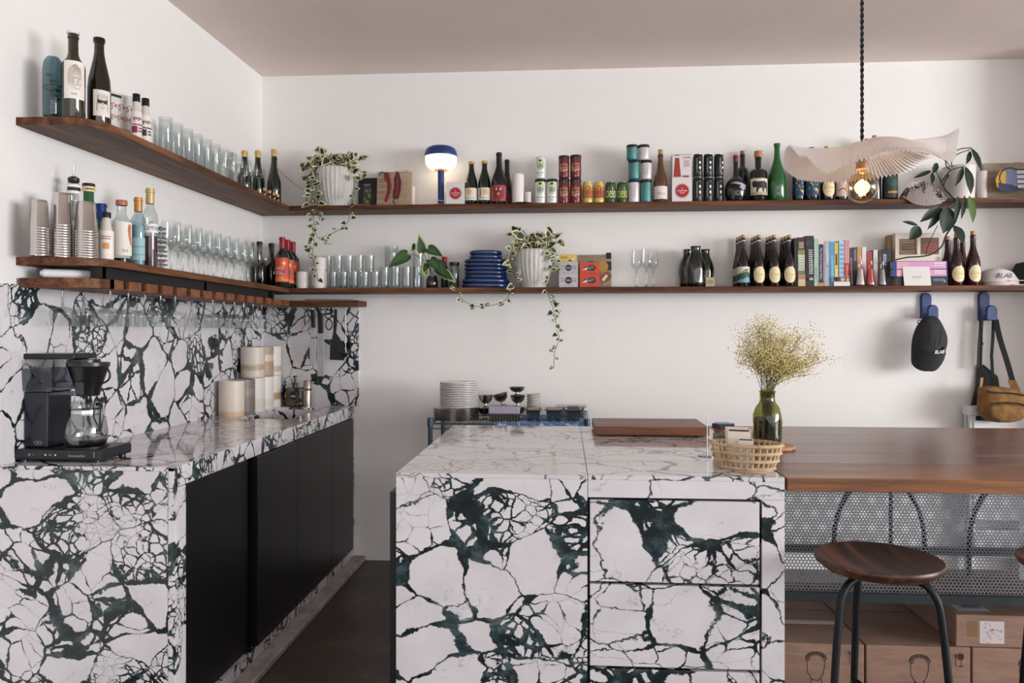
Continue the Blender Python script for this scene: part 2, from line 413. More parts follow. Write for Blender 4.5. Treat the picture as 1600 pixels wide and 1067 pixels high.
MB().box(CF-.03, CF-.012, yd[0], yd[1]-.012, .08, TOP-.069).build('door', blk, c1, ang=0, bev=.0015)
c2 = thing('base_cabinet', 'black cabinet with three tall doors standing proud next to the wall', 'cabinet', (0, 0, 0))
MB().box(WL+.02, CF-.03, yd[1]+.002, WB-.06, .03, TOP-.2).build('carcass', mat('#15171a', .5), c2, ang=0)
for a, b in ((1, 2), (2, 3), (3, 4)):
    MB().box(CF-.03, CF+.012, yd[a]+(.002 if a > 1 else .03), yd[b]-.001, .08, TOP-.069).build('door', blk, c2, ang=0, bev=.0015)
# ---------------------------------------------------------------- island
IX0, IX1, IS, IY0, IY1 = -.518, .650, .068, 2.33, 3.55
isl = thing('kitchen_island', 'white marble island with dark green veins and three drawers', 'island', (0, 0, 0))
mi1 = marble((.15, .2, .35), (.05, .55, .0), (1.0, 1, 1.25), .13, .95)
mi2 = marble((.9, 2.2, 3.1), (0, -.5, 0), (.95, 1, 1.2), .13, 1.05)
mi3 = marble((3.9, .2, 1.1), (0, .45, 0), (1, 1, 1.2), .13, 1.05)
mi4 = marble((5.9, 3.2, 1.7), (0, -.4, 0), (1, 1, 1.1), .13, 1.1, -.05)
mit = marble((1.9, 3.2, 6.1), (.1, 0, .2), (.75, 1.2, 1), .07, 1.0, -.02, .3)
MB().box(IX0+.02, IX1-.02, IY0+.03, IY1-.02, .04, TOP-.02).build('carcass', mat('#121416', .6), isl, ang=0)
MB().box(IX0, IS-.001, IY0, IY1, TOP-.013, TOP).build('top_slab', mit, isl, ang=0)
MB().box(IS+.001, IX1, IY0, IY1, TOP-.013, TOP).build('top_slab', mit, isl, ang=0)
MB().box(IX0, IS-.001, IY0, IY0+.02, 0, TOP-.0135).build('front_panel', mi1, isl, ang=0)
MB().box(IX0, IX0+.019, IY0+.021, IY1, .0, TOP-.0135).build('side_panel', mi1, isl, ang=0)
MB().box(IX1-.019, IX1, IY0+.021, IY1, .0, TOP-.0135).build('side_panel', mi4, isl, ang=0)
dx1 = XA(1189, IY0)
MB().box(IS+.001, IX1, IY0, IY0+.02, TOP-.066, TOP-.0135).build('top_rail', mi4, isl, ang=0)
MB().box(dx1+.003, IX1, IY0, IY0+.02, 0, TOP-.067).build('stile', mi4, isl, ang=0)
z = TOP-.066-.008
for i, mm in enumerate((mi2, mi3, mi4)):
    MB().box(IS+.007, dx1-.004, IY0+.001, IY0+.021, z-.246, z).build('drawer', mm, isl, ang=0, bev=.001); z -= .246+.0085
MB().box(IX0-.022, IX0-.001, IY0+.012, IY1-.02, .02, ZY(616, 770, IY0)).build('door', mat('#0c0d0f', .4), isl, ang=0)
# ---------------------------------------------------------------- walnut bar with perforated screens
bar = thing('bar_counter', 'long walnut bar top on a perforated grey metal frame', 'bar counter', (0, 0, 0))

BX1 = 2.7
ys = [2.33, 2.60, 2.83, 3.07, 3.33, 3.62]
for i in range(5):
    MB().box(.658, BX1, ys[i]+(.0006 if i else 0), ys[i+1]-.0006, TOP-.040, TOP-.001).build('plank', wood('#3f271f', '#6b4636', '#8d6250', 'X', .26, 1.0, .5, 1.3*i) if i else wood('#4a2c1c', '#80502f', '#a87645', 'X', .3, 1.0, .5, .4), bar, ang=0, bev=.001)
def perforated(x0, x1, z0, z1, y, pitch, rad):
    m = MB(); dx = pitch; dz = pitch*.866; row = 0; zz = z0+dz
    Rr = pitch/math.sqrt(3)
    while zz < z1-dz*.4:
        x = x0+dx*(1 if row % 2 else .5)
        while x < x1-dx*.4:
            vs = []
            for k in range(12):
                a = pi/6*k+pi/6*0
                # outline of the hexagonal cell, corner / middle of side in turn
                rr = Rr if k % 2 == 1 else Rr*.866
                vs.append((x+rr*cos(a), y, zz+rr*sin(a)))
            for k in range(12):
                a = pi/6*k; vs.append((x+rad*cos(a), y, zz+rad*sin(a)))
            m.add(vs, [(k, (k+1) % 12, 12+(k+1) % 12, 12+k) for k in range(12)]); x += dx
        zz += dz; row += 1
    return m
gm = mat('#72777e', .45, .7)
zs0 = .515
perforated(.66, 2.29, zs0, TOP-.046, 2.50, .0112, .0043).build('screen', gm, bar, ang=0)['kind'] = 'stuff'
perforated(.66, 2.29, zs0, TOP-.046, 3.05, .0112, .0043).build('screen', gm, bar, ang=0)['kind'] = 'stuff'
fb_ = mat('#1d2429', .45)
MB().box(.655, BX1, 2.485, 2.515, zs0-.024, zs0+.004).build('frame_rail', fb_, bar, ang=0)
MB().box(.655, BX1, 3.035, 3.065, zs0-.024, zs0+.004).build('frame_rail', fb_, bar, ang=0)
MB().box(.655, BX1, 2.485, 2.515, TOP-.052, TOP-.041).build('frame_rail', fb_, bar, ang=0)
MB().box(.655, BX1, 3.035, 3.065, TOP-.052, TOP-.041).build('frame_rail', fb_, bar, ang=0)
for yy in (2.485, 3.035): MB().box(2.3, 2.33, yy, yy+.03, 0, TOP-.041).build('leg', fb_, bar, ang=0)
MB().box(.655, .675, 2.52, 3.03, zs0-.024, zs0).build('frame_rail', fb_, bar, ang=0)
# ---------------------------------------------------------------- shelves
wsx = wood('#2f190f', '#5a3724', '#845439', 'X', .5, 1, .2, 2.0); wsy = wood('#301a0f', '#603c28', '#8a5b40', 'Y', .5, 1, .2, 3.0)
USZ, LSZ, STH, SHX, SHY = 2.062, 1.594, .027, -1.565, 4.27
def rounded_end(x0, x1, y0, y1, r, z0, z1):
    pts = [(x0+wlx(y0)-WL, y0)]+[(x1-r+r*sin(a), y0+r-r*cos(a)) for a in [i*pi/2/8 for i in range(9)]]+[(x1, y1), (x0, y1)]
    return MB().prism(pts, z0, z1, lambda u, v, d: (u, v, d))
for zt, nm, y0 in ((USZ, 'upper', 2.45), (LSZ, 'lower', 2.45)):
    sh = thing('wall_shelf', f'{nm} walnut shelf running round the corner along both walls', 'shelf', (0, 0, 0))
    rounded_end(WL, SHX, y0, WB, .13, zt-STH, zt).build('board', wsy, sh, ang=40, bev=.0015)
    xs = [SHX+.0005, XA(1040, SHY), 2.60]
    for a, b in zip(xs, xs[1:]): MB().box(a, b-.001, SHY, WB, zt-STH, zt).build('board', wsx, sh, ang=0, bev=.0015)
# stemware rack under the lower shelf
RZ0, RZ1 = 1.492, 1.524
rk = thing('stemware_rack', 'slotted walnut stemware rack hung under the lower shelf', 'rack', (0, 0, 0))
gp = [162, 193.5, 221, 247.5, 270.6, 292.6, 312.9, 333, 350, 367, 382.7, 397, 411, 424]
g0 = YA(163, SHX); g1 = YA(424, SHX); pitch = (g1-g0)/13; GAP = .034
slots = [g0+pitch*i for i in range(14)]
rounded_end(WL+.013, SHX, 2.45, g0, .12, RZ0, RZ1).build('end_board', wsy, rk, ang=40)
for i in range(14):
    b = slots[i+1] if i < 13 else WB-.013
    MB().box(WL+.013, SHX, slots[i]+GAP, b, RZ0, RZ1).build('slat', wood('#4a2817', '#77472c', '#8f5d3f', 'X', .45, 1, .4, 1+i*.37), rk, ang=0)
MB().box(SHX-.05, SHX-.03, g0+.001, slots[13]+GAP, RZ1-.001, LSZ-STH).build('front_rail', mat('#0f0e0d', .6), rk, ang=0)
for i in range(14): MB().box(SHX-.03, SHX-.012, slots[i]+.0005, slots[i]+GAP-.0005, RZ0+.004, RZ1).build('slot_shade_block', mat('#0f0e0d', .6), rk, ang=0)  # added black blocks stand in for the shade inside the slots
MB().box(SHX+.0005, XA(560, SHY), SHY, WB-.013, RZ0, RZ1).build('side_board', wsx, rk, ang=0)
for yy in (2.55, 3.3, 4.1): MB().box(WL+.02, SHX-.03, yy, yy+.02, RZ1, LSZ-STH).build('hanger', mat('#101010', .5), rk, ang=0)
MB().box(WL+.013, WL+.03, YA(33, WL)+.1, WB-.02, RZ1, LSZ-STH).build('back_rail', mat('#17130f', .6), rk, ang=0)
# ================================================================ makers
def at_back(px0, px1, top, Y, zs):
    pc = (px0+px1)/2; u = (pc-800)/F
    return XA(pc, Y), (px1-px0)/2*MX(pc, Y)/math.sqrt(1+u*u), ZY(pc, top, Y)-zs
def at_side(px0, px1, top, X, zs):
    pc = (px0+px1)/2; u = (pc-800)/F; Y = YA(pc, X)
    return Y, (px1-px0)/2*MX(pc, Y)/math.sqrt(1+u*u), ZX(pc, top, X)-zs
def prof(kind, r, h, n):
    lip = [(n, h*.945), (n*1.14, h*.95), (n*1.14, h*.975), (n, h*.98), (n*.96, h), (0, h)]
    b = [(0, h*.012), (r*.6, 0), (r*.95, .001), (r, h*.015)]
    return b+{
     'burg': [(r, h*.40), (r*.97, h*.46), (r*.86, h*.54), (r*.64, h*.63), (n*1.28, h*.71), (n*1.03, h*.79)],
     'bord': [(r, h*.60), (r*.97, h*.635), (r*.85, h*.67), (r*.6, h*.71), (n*1.15, h*.75), (n*1.02, h*.78)],
     'slim': [(r, h*.44), (r*.93, h*.54), (r*.72, h*.66), (n*1.3, h*.76), (n*1.05, h*.84)],
     'jug': [(r, h*.36), (r*.97, h*.42), (r*.8, h*.53), (r*.52, h*.65), (n*1.2, h*.76), (n*1.05, h*.84)],
     'gin': [(r, h*.62), (r*.96, h*.67), (r*.8, h*.71), (n*1.25, h*.745), (n*1.02, h*.77)],
     'ball': [(r*.8, h*.02), (r*1.0, h*.16), (r*1.0, h*.30), (r*.85, h*.42), (r*.5, h*.51), (n*1.2, h*.57), (n, h*.65)],
     'soda': [(r, h*.50), (r*.94, h*.58), (r*.7, h*.72), (n*1.15, h*.82), (n, h*.86)]}[kind]+lip
GLD = {}
def bottle_glass(hx, rough=.06):
    return mat(hx, rough, 0, .55, coat=.35)
def bottle(label, loc, h, r, kind='burg', gl='#0b1210', top=('foil', '#101010', .2), lab=None, face=-pi/2, name='wine_bottle', cat='bottle', group=None, n=None, clear=None, liquid=None, labs=()):
    n = n or min(.0145, r*.42)
    t = thing(name, label, cat, loc, 0, group)
    P = prof(kind, r, h, n)
    MB().lathe(P, 24).build('body', clear or bottle_glass(gl), t, ang=50)
    if liquid:
        hx, lv = liquid; q = [(max(0, a-.0025), max(.004, b)) for a, b in P if b <= h*lv] 
        last = q[-1][0]; q += [(last, h*lv), (0, h*lv)]; q[0] = (0, .004)
        MB().lathe(q, 20).build('liquid', mat(hx, .08, 0, .4), t, ang=50)
    k, c, f = top; mm = mat(c, .38, .3 if k in ('foil', 'cap') else 0) if not isinstance(c, bpy.types.Material) else c
    if k == 'foil':
        q = [(max(a, n)*1.05+.0004, b) for a, b in P if b >= h*(1-f) and a > 0]; q = [(q[0][0], h*(1-f))]+q+[(q[-1][0], h+.001), (0, h+.001)]
        MB().lathe(q, 18).build('foil', mm, t, ang=40)
    elif k == 'cork':
        MB().lathe([(0, h-.004), (n*.86, h-.004), (n*.9, h+f*h), (n*.8, h+f*h+.0015), (0, h+f*h+.0015)], 16).build('cork', mm, t, ang=40)
    elif k == 'stopper':
        MB().lathe([(0, h-.004), (n*.8, h-.004), (n*.8, h), (n*1.25, h+.001), (n*1.35, h+f*h*.4), (n*1.25, h+f*h), (0, h+f*h)], 16).build('stopper', mm, t, ang=40)
    elif k == 'cap':
        MB().lathe([(0, h+.002), (n*1.18, h+.002), (n*1.24, h), (n*1.24, h*(1-f)), (n*1.05, h*(1-f))][::-1], 18).build('cap', mm, t, ang=40)
    elif k == 'pourer':
        MB().lathe([(n*.95, h-.006), (n*1.15, h-.002), (n*1.15, h+.010), (n*.6, h+.016), (0, h+.016)], 14).build('stopper', mat('#0e0f10', .4), t, ang=40)
        MB().tube([(0, 0, h+.012), (0, 0, h+.03), (.004, -.002, h+.056)], [.0045, .004, .0032], 8).build('pour_spout', mat('#c9c9cc', .2, 1), t)
    for L in ([lab] if lab else [])+list(labs):
        z0, z1, paper, half, art = L; w_, hh = 2*half*r, (z1-z0)*h
        if paper:
            o = Dec().rect(0, 0, w_, hh, mat(paper, .6) if isinstance(paper, str) else paper).wrap('label', r, face, t, (z0+z1)/2*h, .0005)
        else: o = t
        if art:
            D = Dec(); art(D, w_, hh); D.wrap('print', r, face, o, (z0+z1)/2*h, .0008)
    return t
def tin_can(label, loc, h, r, body, art=None, ring=None, face=-pi/2, group=None, rough=.35):
    t = thing('drink_can', label, 'can', loc, 0, group); bm = mat(body, rough, .2) if isinstance(body, str) else body
    MB().lathe([(0, .003), (r*.72, .001), (r*.8, .0), (r*.97, .006), (r, .010), (r, h-.013), (r*.94, h-.006), (r*.86, h-.002)], 24).build('body', bm, t, ang=40)
    if ring: MB().lathe([(r*.9, h-.016), (r*1.03, h-.015), (r*1.04, h-.002), (r*.98, h+.001), (r*.7, h+.0005), (0, h)], 24).build('carrier_ring', mat(ring, .45), t, ang=40)
    else: MB().lathe([(r*.86, h-.002), (r*.88, h), (r*.8, h), (r*.77, h-.004), (0, h-.004)], 24).build('lid', mat('#c4c6ca', .3, .9), t, ang=40)
    if art:
        D = Dec(); art(D, r*2, h); D.wrap('print', r, face, t, h/2)
    return t
CG = glass('#f6f8f8', 1.15, .03); CGS = glass('#e4e8ea', 1.0, .08)
def stem_glass(label, loc, h, rb, bowl, group, name='wine_glass', stem=.45, flip=False, scale=1):
    t = thing(name, label, 'glass', loc, 0, group)
    hb = h*(1-stem); s = h*stem
    P = [(0, s), (.004, s+.001), (rb*.35, s+hb*.06), (rb*.78, s+hb*.17), (rb, s+hb*.30), (rb*.985, s+hb*.42), (rb*bowl, h)]
    MB().lathe(P, 24).build('bowl', CG, t, ang=60)
    MB().lathe([(.012, .0035), (.0045, .009), (.0034, .02), (.0034, s-.014), (.006, s-.003), (0, s)], 10).build('stem', CGS, t, ang=60)
    MB().lathe([(0, 0), (rb*.86, 0), (rb*.86, .0012), (.012, .0035), (0, .004)], 22).build('foot', CG, t, ang=40)
    if flip: t.rotation_euler = (pi, 0, 0)
    return t
def tumbler(label, loc, h, r, group, flute=0, taper=.94, name='tumbler', gm=None):
    t = thing(name, label, 'glass', loc, 0, group)
    rp = (lambda a, k: flute*cos(a*16)) if flute else None
    n = 48 if flute else 22
    MB().lathe([(0, .004), (r*taper*.9, .004), (r*taper, .008), (r, h), (r-.0022, h), (r*taper-.0025, .014), (0, .012)], n, ripple=rp).build('wall', gm or CG, t, ang=50)
    MB().lathe([(0, 0), (r*taper*.95, 0), (r*taper*.97, .006), (0, .006)], 22).build('base', CGS, t, ang=40)
    return t
def carton(label, x0, x1, y0, y1, z0, z1, col, art=None, name='box', cat='box', top=None, group=None, rz=0):
    cx, cy = (x0+x1)/2, (y0+y1)/2; t = thing(name, label, cat, (cx, cy, z0), rz, group); h = z1-z0
    MB().box(x0-cx, x1-cx, y0-cy, y1-cy, 0, h).build('carton', mat(col, .6) if isinstance(col, str) else col, t, ang=0, bev=.0006)
    if art:
        D = Dec(); art(D, x1-x0, h); D.flat('print', (0, y0-cy, h/2), (1, 0, 0), (0, 0, 1), t)
    if top: MB().box(x0-cx-.0003, x1-cx+.0003, y0-cy-.0003, y1-cy, h, h+.0015).build('lid', mat(top, .6), t, ang=0)
    return t
def book(label, x0, x1, h, col, y0=4.285, depth=.15, tilt=0, art=None, pages='#e8e0d0', z=None, group='books on the lower shelf'):
    z = LSZ if z is None else z
    w_ = x1-x0; t = thing('book', label, 'book', ((x0+x1)/2, y0, z+abs(tilt)*w_/2*1.0), 0, group, rot=(0, tilt, 0)); c = mat(col, .5) if isinstance(col, str) else col
    m = MB().box(-w_/2, -w_/2+.002, 0, depth, 0, h).box(w_/2-.002, w_/2, 0, depth, 0, h).box(-w_/2, w_/2, -.002, .001, 0, h)
    m.build('cover', c, t, ang=0); MB().box(-w_/2+.002, w_/2-.002, .001, depth-.004, .003, h-.003).build('pages', mat(pages, .8), t, ang=0)
    if art:
        D = Dec(); art(D, w_, h); D.flat('print', (0, -.002, h/2), (1, 0, 0), (0, 0, 1), t)
    return t
def slab_picture(label, px0, px1, top, Y, zs, art, col='#c9b79c', name='art_print', cat='picture', thick=.006, lean=.10):
    x, _, h = at_back(px0, px1, top, Y, zs); w_ = (px1-px0)*MX((px0+px1)/2, Y)
    t = thing(name, label, cat, (x, Y, zs), 0, None, rot=(-lean, 0, 0))
    MB().box(-w_/2, w_/2, 0, thick, 0, h).build('board', mat(col, .7) if isinstance(col, str) else col, t, ang=0)
    D = Dec(); art(D, w_, h); D.flat('print', (0, 0, h/2), (1, 0, 0), (0, 0, 1), t); return t
K, Wt = mat('#141516', .6), mat('#ece8e4', .6)
def M_(c): return mat(c, .6)
RED, GOLD, CREAM = M_('#a8252c'), mat('#c49a4e', .35, .6), M_('#e6d3a8')
# ================================================================ upper shelf, side wall
X = -1.735; y, r, h = at_side(66, 100, 88, X, USZ)
t = thing('storage_jar', 'teal glass capsule jar of dried pieces beside the portrait-label bottle', 'jar', (X, y, USZ))
MB().lathe([(0, 0), (r*.7, 0), (r*.92, .01), (r, h*.08), (r, h*.5)], 24).build('bowl', glass('#86aab4', 1, .06), t, ang=50)
MB().lathe([(r, h*.505), (r*1.0, h*.78), (r*.9, h*.9), (r*.6, h*.98), (0, h)], 24).build('dome', glass('#93b6bf', 1, .06), t, ang=50)
MB().lathe([(r*1.01, h*.49), (r*1.03, h*.5), (r*1.01, h*.515), (r*.95, h*.5)], 24, close=True).build('rim_band', mat('#234452', .3), t)
g = random.Random(3)
for i in range(9):
    a = g.uniform(0, 6.28); q = g.uniform(0, .5)*r; zc = h*(.1+.075*i)
    m = MB(); s_ = r*.34
    m.lathe([(0, -s_*.5), (s_*.8, -s_*.3), (s_, 0), (s_*.6, s_*.4), (0, s_*.5)], 7, (q*cos(a), q*sin(a), zc), ripple=lambda a_, k: .25*sin(a_*3+i)); m.build('dried_piece', M_('#b5a888'), t, ang=20)
X = -1.665; y, r, h = at_side(95, 134, 45, X, USZ)
def face_art(D, w_, h, masked=False):
    ink, pale = M_('#6b5f5a'), M_('#a8968c')
    if not masked:
        D.oval(0, h*.08, w_*.32, h*.34, M_('#d9cbc0'), 24); D.oval(w_*.08, -h*.02, w_*.19, h*.25, M_('#ece4dc'), 20)
        for i in range(9):
            a = -1.0+.22*i; D.line([(w_*.02+w_*.05*a, h*.40), (w_*.33*sin(a)*1.0, h*.25), (w_*.34*sin(a), -h*.12)], w_*.012, pale)
        for i in range(5): D.line([(w_*(-.02+.06*i), h*.33), (w_*(-.05+.07*i), h*.12)], w_*.014, ink)
        D.line([(w_*-.02, h*.05), (w_*.07, h*.055)], w_*.03, ink); D.line([(w_*.15, h*.05), (w_*.23, h*.045)], w_*.03, ink)
        D.line([(w_*.12, h*.03), (w_*.14, -h*.06), (w_*.1, -h*.07)], w_*.012, ink); D.line([(w_*.05, -h*.13), (w_*.16, -h*.13)], w_*.025, ink)
        D.line([(-w_*.08, h*.08), (-w_*.07, -h*.1), (w_*.04, -h*.24), (w_*.16, -h*.25), (w_*.26, -h*.1)], w_*.014, ink)
        D.scrawl(-w_*.02, -h*.38, w_*.24, h*.06, pale, 4)
    else:
        D.oval(0, 0, w_*.24, h*.34, M_('#ded2c8'), 22); D.line([(-w_*.24, h*.3), (-w_*.3, -h*.3)], w_*.03, ink); D.line([(w_*.24, h*.3), (w_*.3, -h*.3)], w_*.03, ink)
        for i in range(7): D.line([(w_*(-.18+.06*i), h*.36), (w_*(-.24+.08*i), h*.16)], w_*.012, pale)
        D.free([(-w_*.27, h*.14), (-w_*.05, h*.10), (w_*.05, h*.10), (w_*.27, h*.14), (w_*.24, -h*.02), (w_*.08, -h*.03), (0, h*.03), (-w_*.08, -h*.03), (-w_*.24, -h*.02)], M_('#33302f'))
        D.line([(0, 0), (w_*.02, -h*.12)], w_*.014, ink); D.line([(-w_*.07, -h*.19), (w_*.07, -h*.19)], w_*.03, ink)
bottle('tall dark olive bottle with a drawn girl portrait on its white label', (X, y, USZ), h-.02, r, 'bord', '#2a2410', ('stopper', mat('#dfe3e2', .15), .035), (.22, .66, '#e6dfd8', .95, lambda D, w_, hh: face_art(D, w_, hh)), -.85, n=.0155)
X = -1.64; y, r, h = at_side(136, 174, 61, X, USZ)
bottle('dark brown bottle with a masked face drawn on its low label', (X, y, USZ), h, r, 'slim', '#1c130a', ('cap', '#1a140c', .035), (.11, .40, '#e4dcd4', .8, lambda D, w_, hh: face_art(D, w_, hh, True)), -.72, n=.0155)
X = -1.73; y0, y1 = YA(172, X), YA(207, X)
t = thing('coffee_pouch', 'white flat pouch with red script leaning by the small soda bottles', 'pouch', (X, (y0+y1)/2, USZ), R(62))
w_ = (y1-y0)*.8; hh = ZX(190, 146, X)-USZ
MB().box(-w_/2, w_/2, 0, .025, 0, hh).build('pouch_body', mat('#d9d7d2', .5), t, ang=0, bev=.006)
D = Dec(); D.rect(-w_*.2, hh*.43, w_*.4, hh*.05, K); Dec().scrawl(0, hh*.24, w_*.8, hh*.17, RED, 6, .0022).flat('lettering', (0, -.001, hh/2), (1, 0, 0), (0, 0, 1), t); Dec().scrawl(w_*.04, hh*.04, w_*.8, hh*.13, RED, 8, .0018).flat('lettering', (0, -.001, hh/2), (1, 0, 0), (0, 0, 1), t); D.rect(0, -hh*.2, w_*.85, hh*.14, M_('#a8b6b4')); D.greek(0, -hh*.2, w_*.7, hh*.1, M_('#6f7f7e'), 2); D.flat('print', (0, 0, hh/2), (1, 0, 0), (0, 0, 1), t)
def soda_art(band):
    def f(D, w_, h):
        D.scrawl(0, h*.28, w_*.6, h*.14, M_(band), 4); D.rect(-w_*.22, -h*.05, w_*.4, h*.2, M_(band)); D.greek(w_*.22, -h*.05, w_*.36, h*.18, M_(band), 2); D.greek(0, h*.1, w_*.7, h*.08, M_(band), 1)
    return f
for i, (a, b, tp, xx, bc, lb) in enumerate(((204, 222, 148, -1.665, '#8e2248', 'small cream soda bottle with magenta band and black cap'), (218, 236.5, 155, -1.655, '#3a3736', 'small cream soda bottle with grey print and black cap'))):
    y, r, h = at_side(a, b, tp, xx, USZ)
    bottle(lb, (xx, y, USZ), h, r, 'soda', '#d8cfc2', ('cap', '#121212', .14), (.04, .66, '#e3dcd6', 1.3, soda_art(bc)), -.8, name='soda_bottle', group='small soda bottles on the upper shelf', n=r*.55)
# collins glasses and small stemware
h0 = ZX(275, 196, -1.63)-USZ
G0 = tumbler('x', (0, 0, 0), h0, .026, 'tall straight glasses on the upper shelf', taper=.98, name='highball_glass'); first = True
k = 0
for row, xx in enumerate((-1.615, -1.70)):
    for i in range(8 if row == 0 else 7):
        y = YA(253, -1.63)+i*.088+row*.03; lb = f'{ORD[i]} tall clear glass after the soda bottles in the {"shelf-edge" if row == 0 else "wall-side"} row'
        if first: G0.location = (xx, y, USZ); G0['label'] = lb; first = False
        else: dup(G0, None, (xx, y, USZ), 0, lb)
h1 = ZX(356, 243, -1.64)-USZ
G1 = stem_glass('x', (0, 0, 0), h1, .031, .86, 'small stemmed glasses on the upper shelf', 'port_glass', .62); first = True
for row, xx in enumerate((-1.605, -1.675)):
    for i in range(5):
        y = YA(346, -1.64)+i*.092+row*.035; lb = f'{ORD[i]} small stemmed glass from the highballs in the {"shelf-edge" if row == 0 else "wall-side"} row'
        if first: G1.location = (xx, y, USZ); G1['label'] = lb; first = False
        else: dup(G1, None, (xx, y, USZ), 0, lb)
for i, (pc, xx, yy, tp, lb, lab) in enumerate(((384, -1.72, 4.02, 236, 'gold-capped green bottle behind the small stemmed glasses', None), (399, -1.72, 4.2, 236, 'middle gold-capped green bottle in the corner cluster', None), (417, -1.69, 4.36, 234, 'gold-capped dark bottle with white strip label in the corner', 1), (404, -1.625, 4.2, 246, 'short-necked dark green bottle at the shelf corner', None))):
    h = EYE+(HOR-tp)/F*yy/ray(pc)[1]-USZ
    bottle(lb, (xx, yy, USZ), h, .037, 'burg', '#11190f', ('foil', '#c8a862', .13) if i < 3 else ('cork', '#2a3018', .01), (.08, .42, '#cfcdc8', .5, None) if lab else None, -.6, group='wine bottles in the upper corner')
for i in range(4):
    pc = (413, 421, 428, 434)[i]; yy = YA(pc, -1.588)
    t = thing('bitters_bottle', f'tiny corked dropper bottle, {ORD[i]} towards the corner at shelf edge', 'bottle', (-1.588, min(yy, 4.3), USZ), 0, 'tiny corked bottles')
    MB().lathe([(0, 0), (.012, 0), (.013, .003), (.013, .018), (.007, .024), (.007, .028), (0, .028)], 14).build('body', bottle_glass('#15130f'), t); MB().lathe([(0, .028), (.009, .028), (.0095, .044), (0, .045)], 12).build('cork', M_('#c28c62'), t)
# ================================================================ lower shelf, side wall
steel = mat('#c9c5c2', .16, 1)
def cup_mesh(r, h):
    # thin steel tumbler standing on its mouth
    return MB().lathe([(r*.985, .0), (r*1.015, .001), (r*1.02, .0035), (r, .006), (r*.985, .007), (r*.83, h*.90), (r*.80, h*.965), (r*.74, h), (0, h), (0, h-.0008), (r*.73, h-.0008), (r*.785, h*.96), (r*.815, h*.895), (r*.97, .007)], 28).mesh('steel_cup', steel, 40)
for si, (a, b, tp, xx, n, nm) in enumerate(((46, 78, 313, -1.735, 11, 'wall-side'), (78, 114, 302, -1.70, 13, 'tallest'), (115, 154, 316, -1.635, 11, 'shelf-edge'))):
    y, r, h = at_side(a, b, tp, xx, LSZ); pt = .0088; hc = h-pt*(n-1); me = cup_mesh(r, hc)
    for i in range(n):
        o = bpy.data.objects.new('steel_cup', me); COL.objects.link(o); o.location = (xx, y, LSZ+pt*i)
        tag(o, f'upturned steel cup, {"topmost" if i == n-1 else ORD[i]} {"" if i == n-1 else "from the shelf "}in the {nm} stack'.replace('  ', ' '), 'cup', f'steel cups nested in the {nm} stack')
clear = glass('#eef2f2', .9, .05)
def spirit(lb, a, b, tp, xx, kind, **kw):
    y, r, h = at_side(a, b, tp, xx, LSZ); return bottle(lb, (xx, y, LSZ), h, r, kind, face=kw.pop('face', -.8), name='spirit_bottle', group='spirit bottles by the steel cups', **kw)
spirit('clear bottle with steel pour spout behind the steel cups', 104, 126, 283, -1.755, 'bord', clear=clear, top=('pourer', '#111111', 0), lab=(.84, .95, '#e8e6e2', 1.2, lambda D, w_, h: D.rect(0, 0, w_, h*.4, K)), n=.0165, liquid=('#c9d0cf', .5))
spirit('green glass bottle with cream neck bands behind the steel cups', 127, 150, 288, -1.75, 'bord', gl='#1d5a2c', top=('cap', '#2e2a18', .03), labs=[(.9, .965, '#e9d3a4', 1.3, lambda D, w_, h: D.greek(0, 0, w_*.5, h*.5, K, 1))], n=.0175)
spirit('brown-capped bottle with a blue neck sleeve', 147, 169, 319, -1.75, 'gin', gl='#4c5a32', top=('foil', '#1d3f88', .28), n=.017, lab=(.1, .6, '#8a8250', 1.0, None))
spirit('small white-label bottle with black cap and orange patch', 154, 178, 333, -1.615, 'soda', gl='#d5cec4', top=('cap', '#15171a', .10), n=.0125, lab=(.04, .62, '#e8e4de', 1.35, lambda D, w_, h: (D.rect(-w_*.1, -h*.05, w_*.34, h*.22, M_('#dd9a5e')), D.greek(-w_*.1, h*.25, w_*.5, h*.16, M_('#b06a4a'), 2))))
spirit('clear bottle with copper cap and a fox-orange bird on cream label', 174, 206, 314, -1.655, 'gin', clear=clear, top=('cap', '#b5745c', .07), n=.0165, liquid=('#2a2422', .10), lab=(.14, .66, '#e8e1d8', 1.25, lambda D, w_, h: (D.free([(w_*.22, h*.46), (w_*.34, h*.4), (w_*.32, h*.1), (w_*.42, -h*.2), (w_*.30, -h*.16), (w_*.2, h*.06), (w_*.16, h*.3)], M_('#c9703c')), D.text('SUI', w_*.05, -h*.36, M_('#6a5f58'), h=h*.09))))
spirit('pale blue clear bottle with copper neck sleeve', 203, 229, 309, -1.66, 'gin', clear=glass('#dbe9ec', .9, .05), top=('foil', '#c08a4e', .20), n=.014, liquid=('#9fb9bf', .6), lab=(.1, .42, '#9fc0c6', 1.2, lambda D, w_, h: (D.rect(0, h*.1, w_, h*.08, M_('#7fa3a8')), D.rect(0, -h*.25, w_, h*.06, M_('#7fa3a8')))))
spirit('clear bottle of dark red aperitif with black and white band', 222, 247, 295, -1.625, 'gin', clear=clear, top=('foil', '#c0a878', .19), n=.0145, liquid=('#4a1620', .40), lab=(.44, .55, '#e6e6e4', 1.5, lambda D, w_, h: D.text('CAMPARI', 0, 0, K, h=h*.5, w_=w_*.7)))
y = YA(251, -1.69); hh = ZX(251, 346, -1.69)-LSZ
t = thing('tonic_carton', 'narrow white patterned carton beside the red aperitif bottle', 'box', (-1.69, y, LSZ), R(50))
MB().box(-.03, .03, 0, .05, 0, hh).build('carton', M_('#dedbd8'), t, ang=0)
D = Dec()
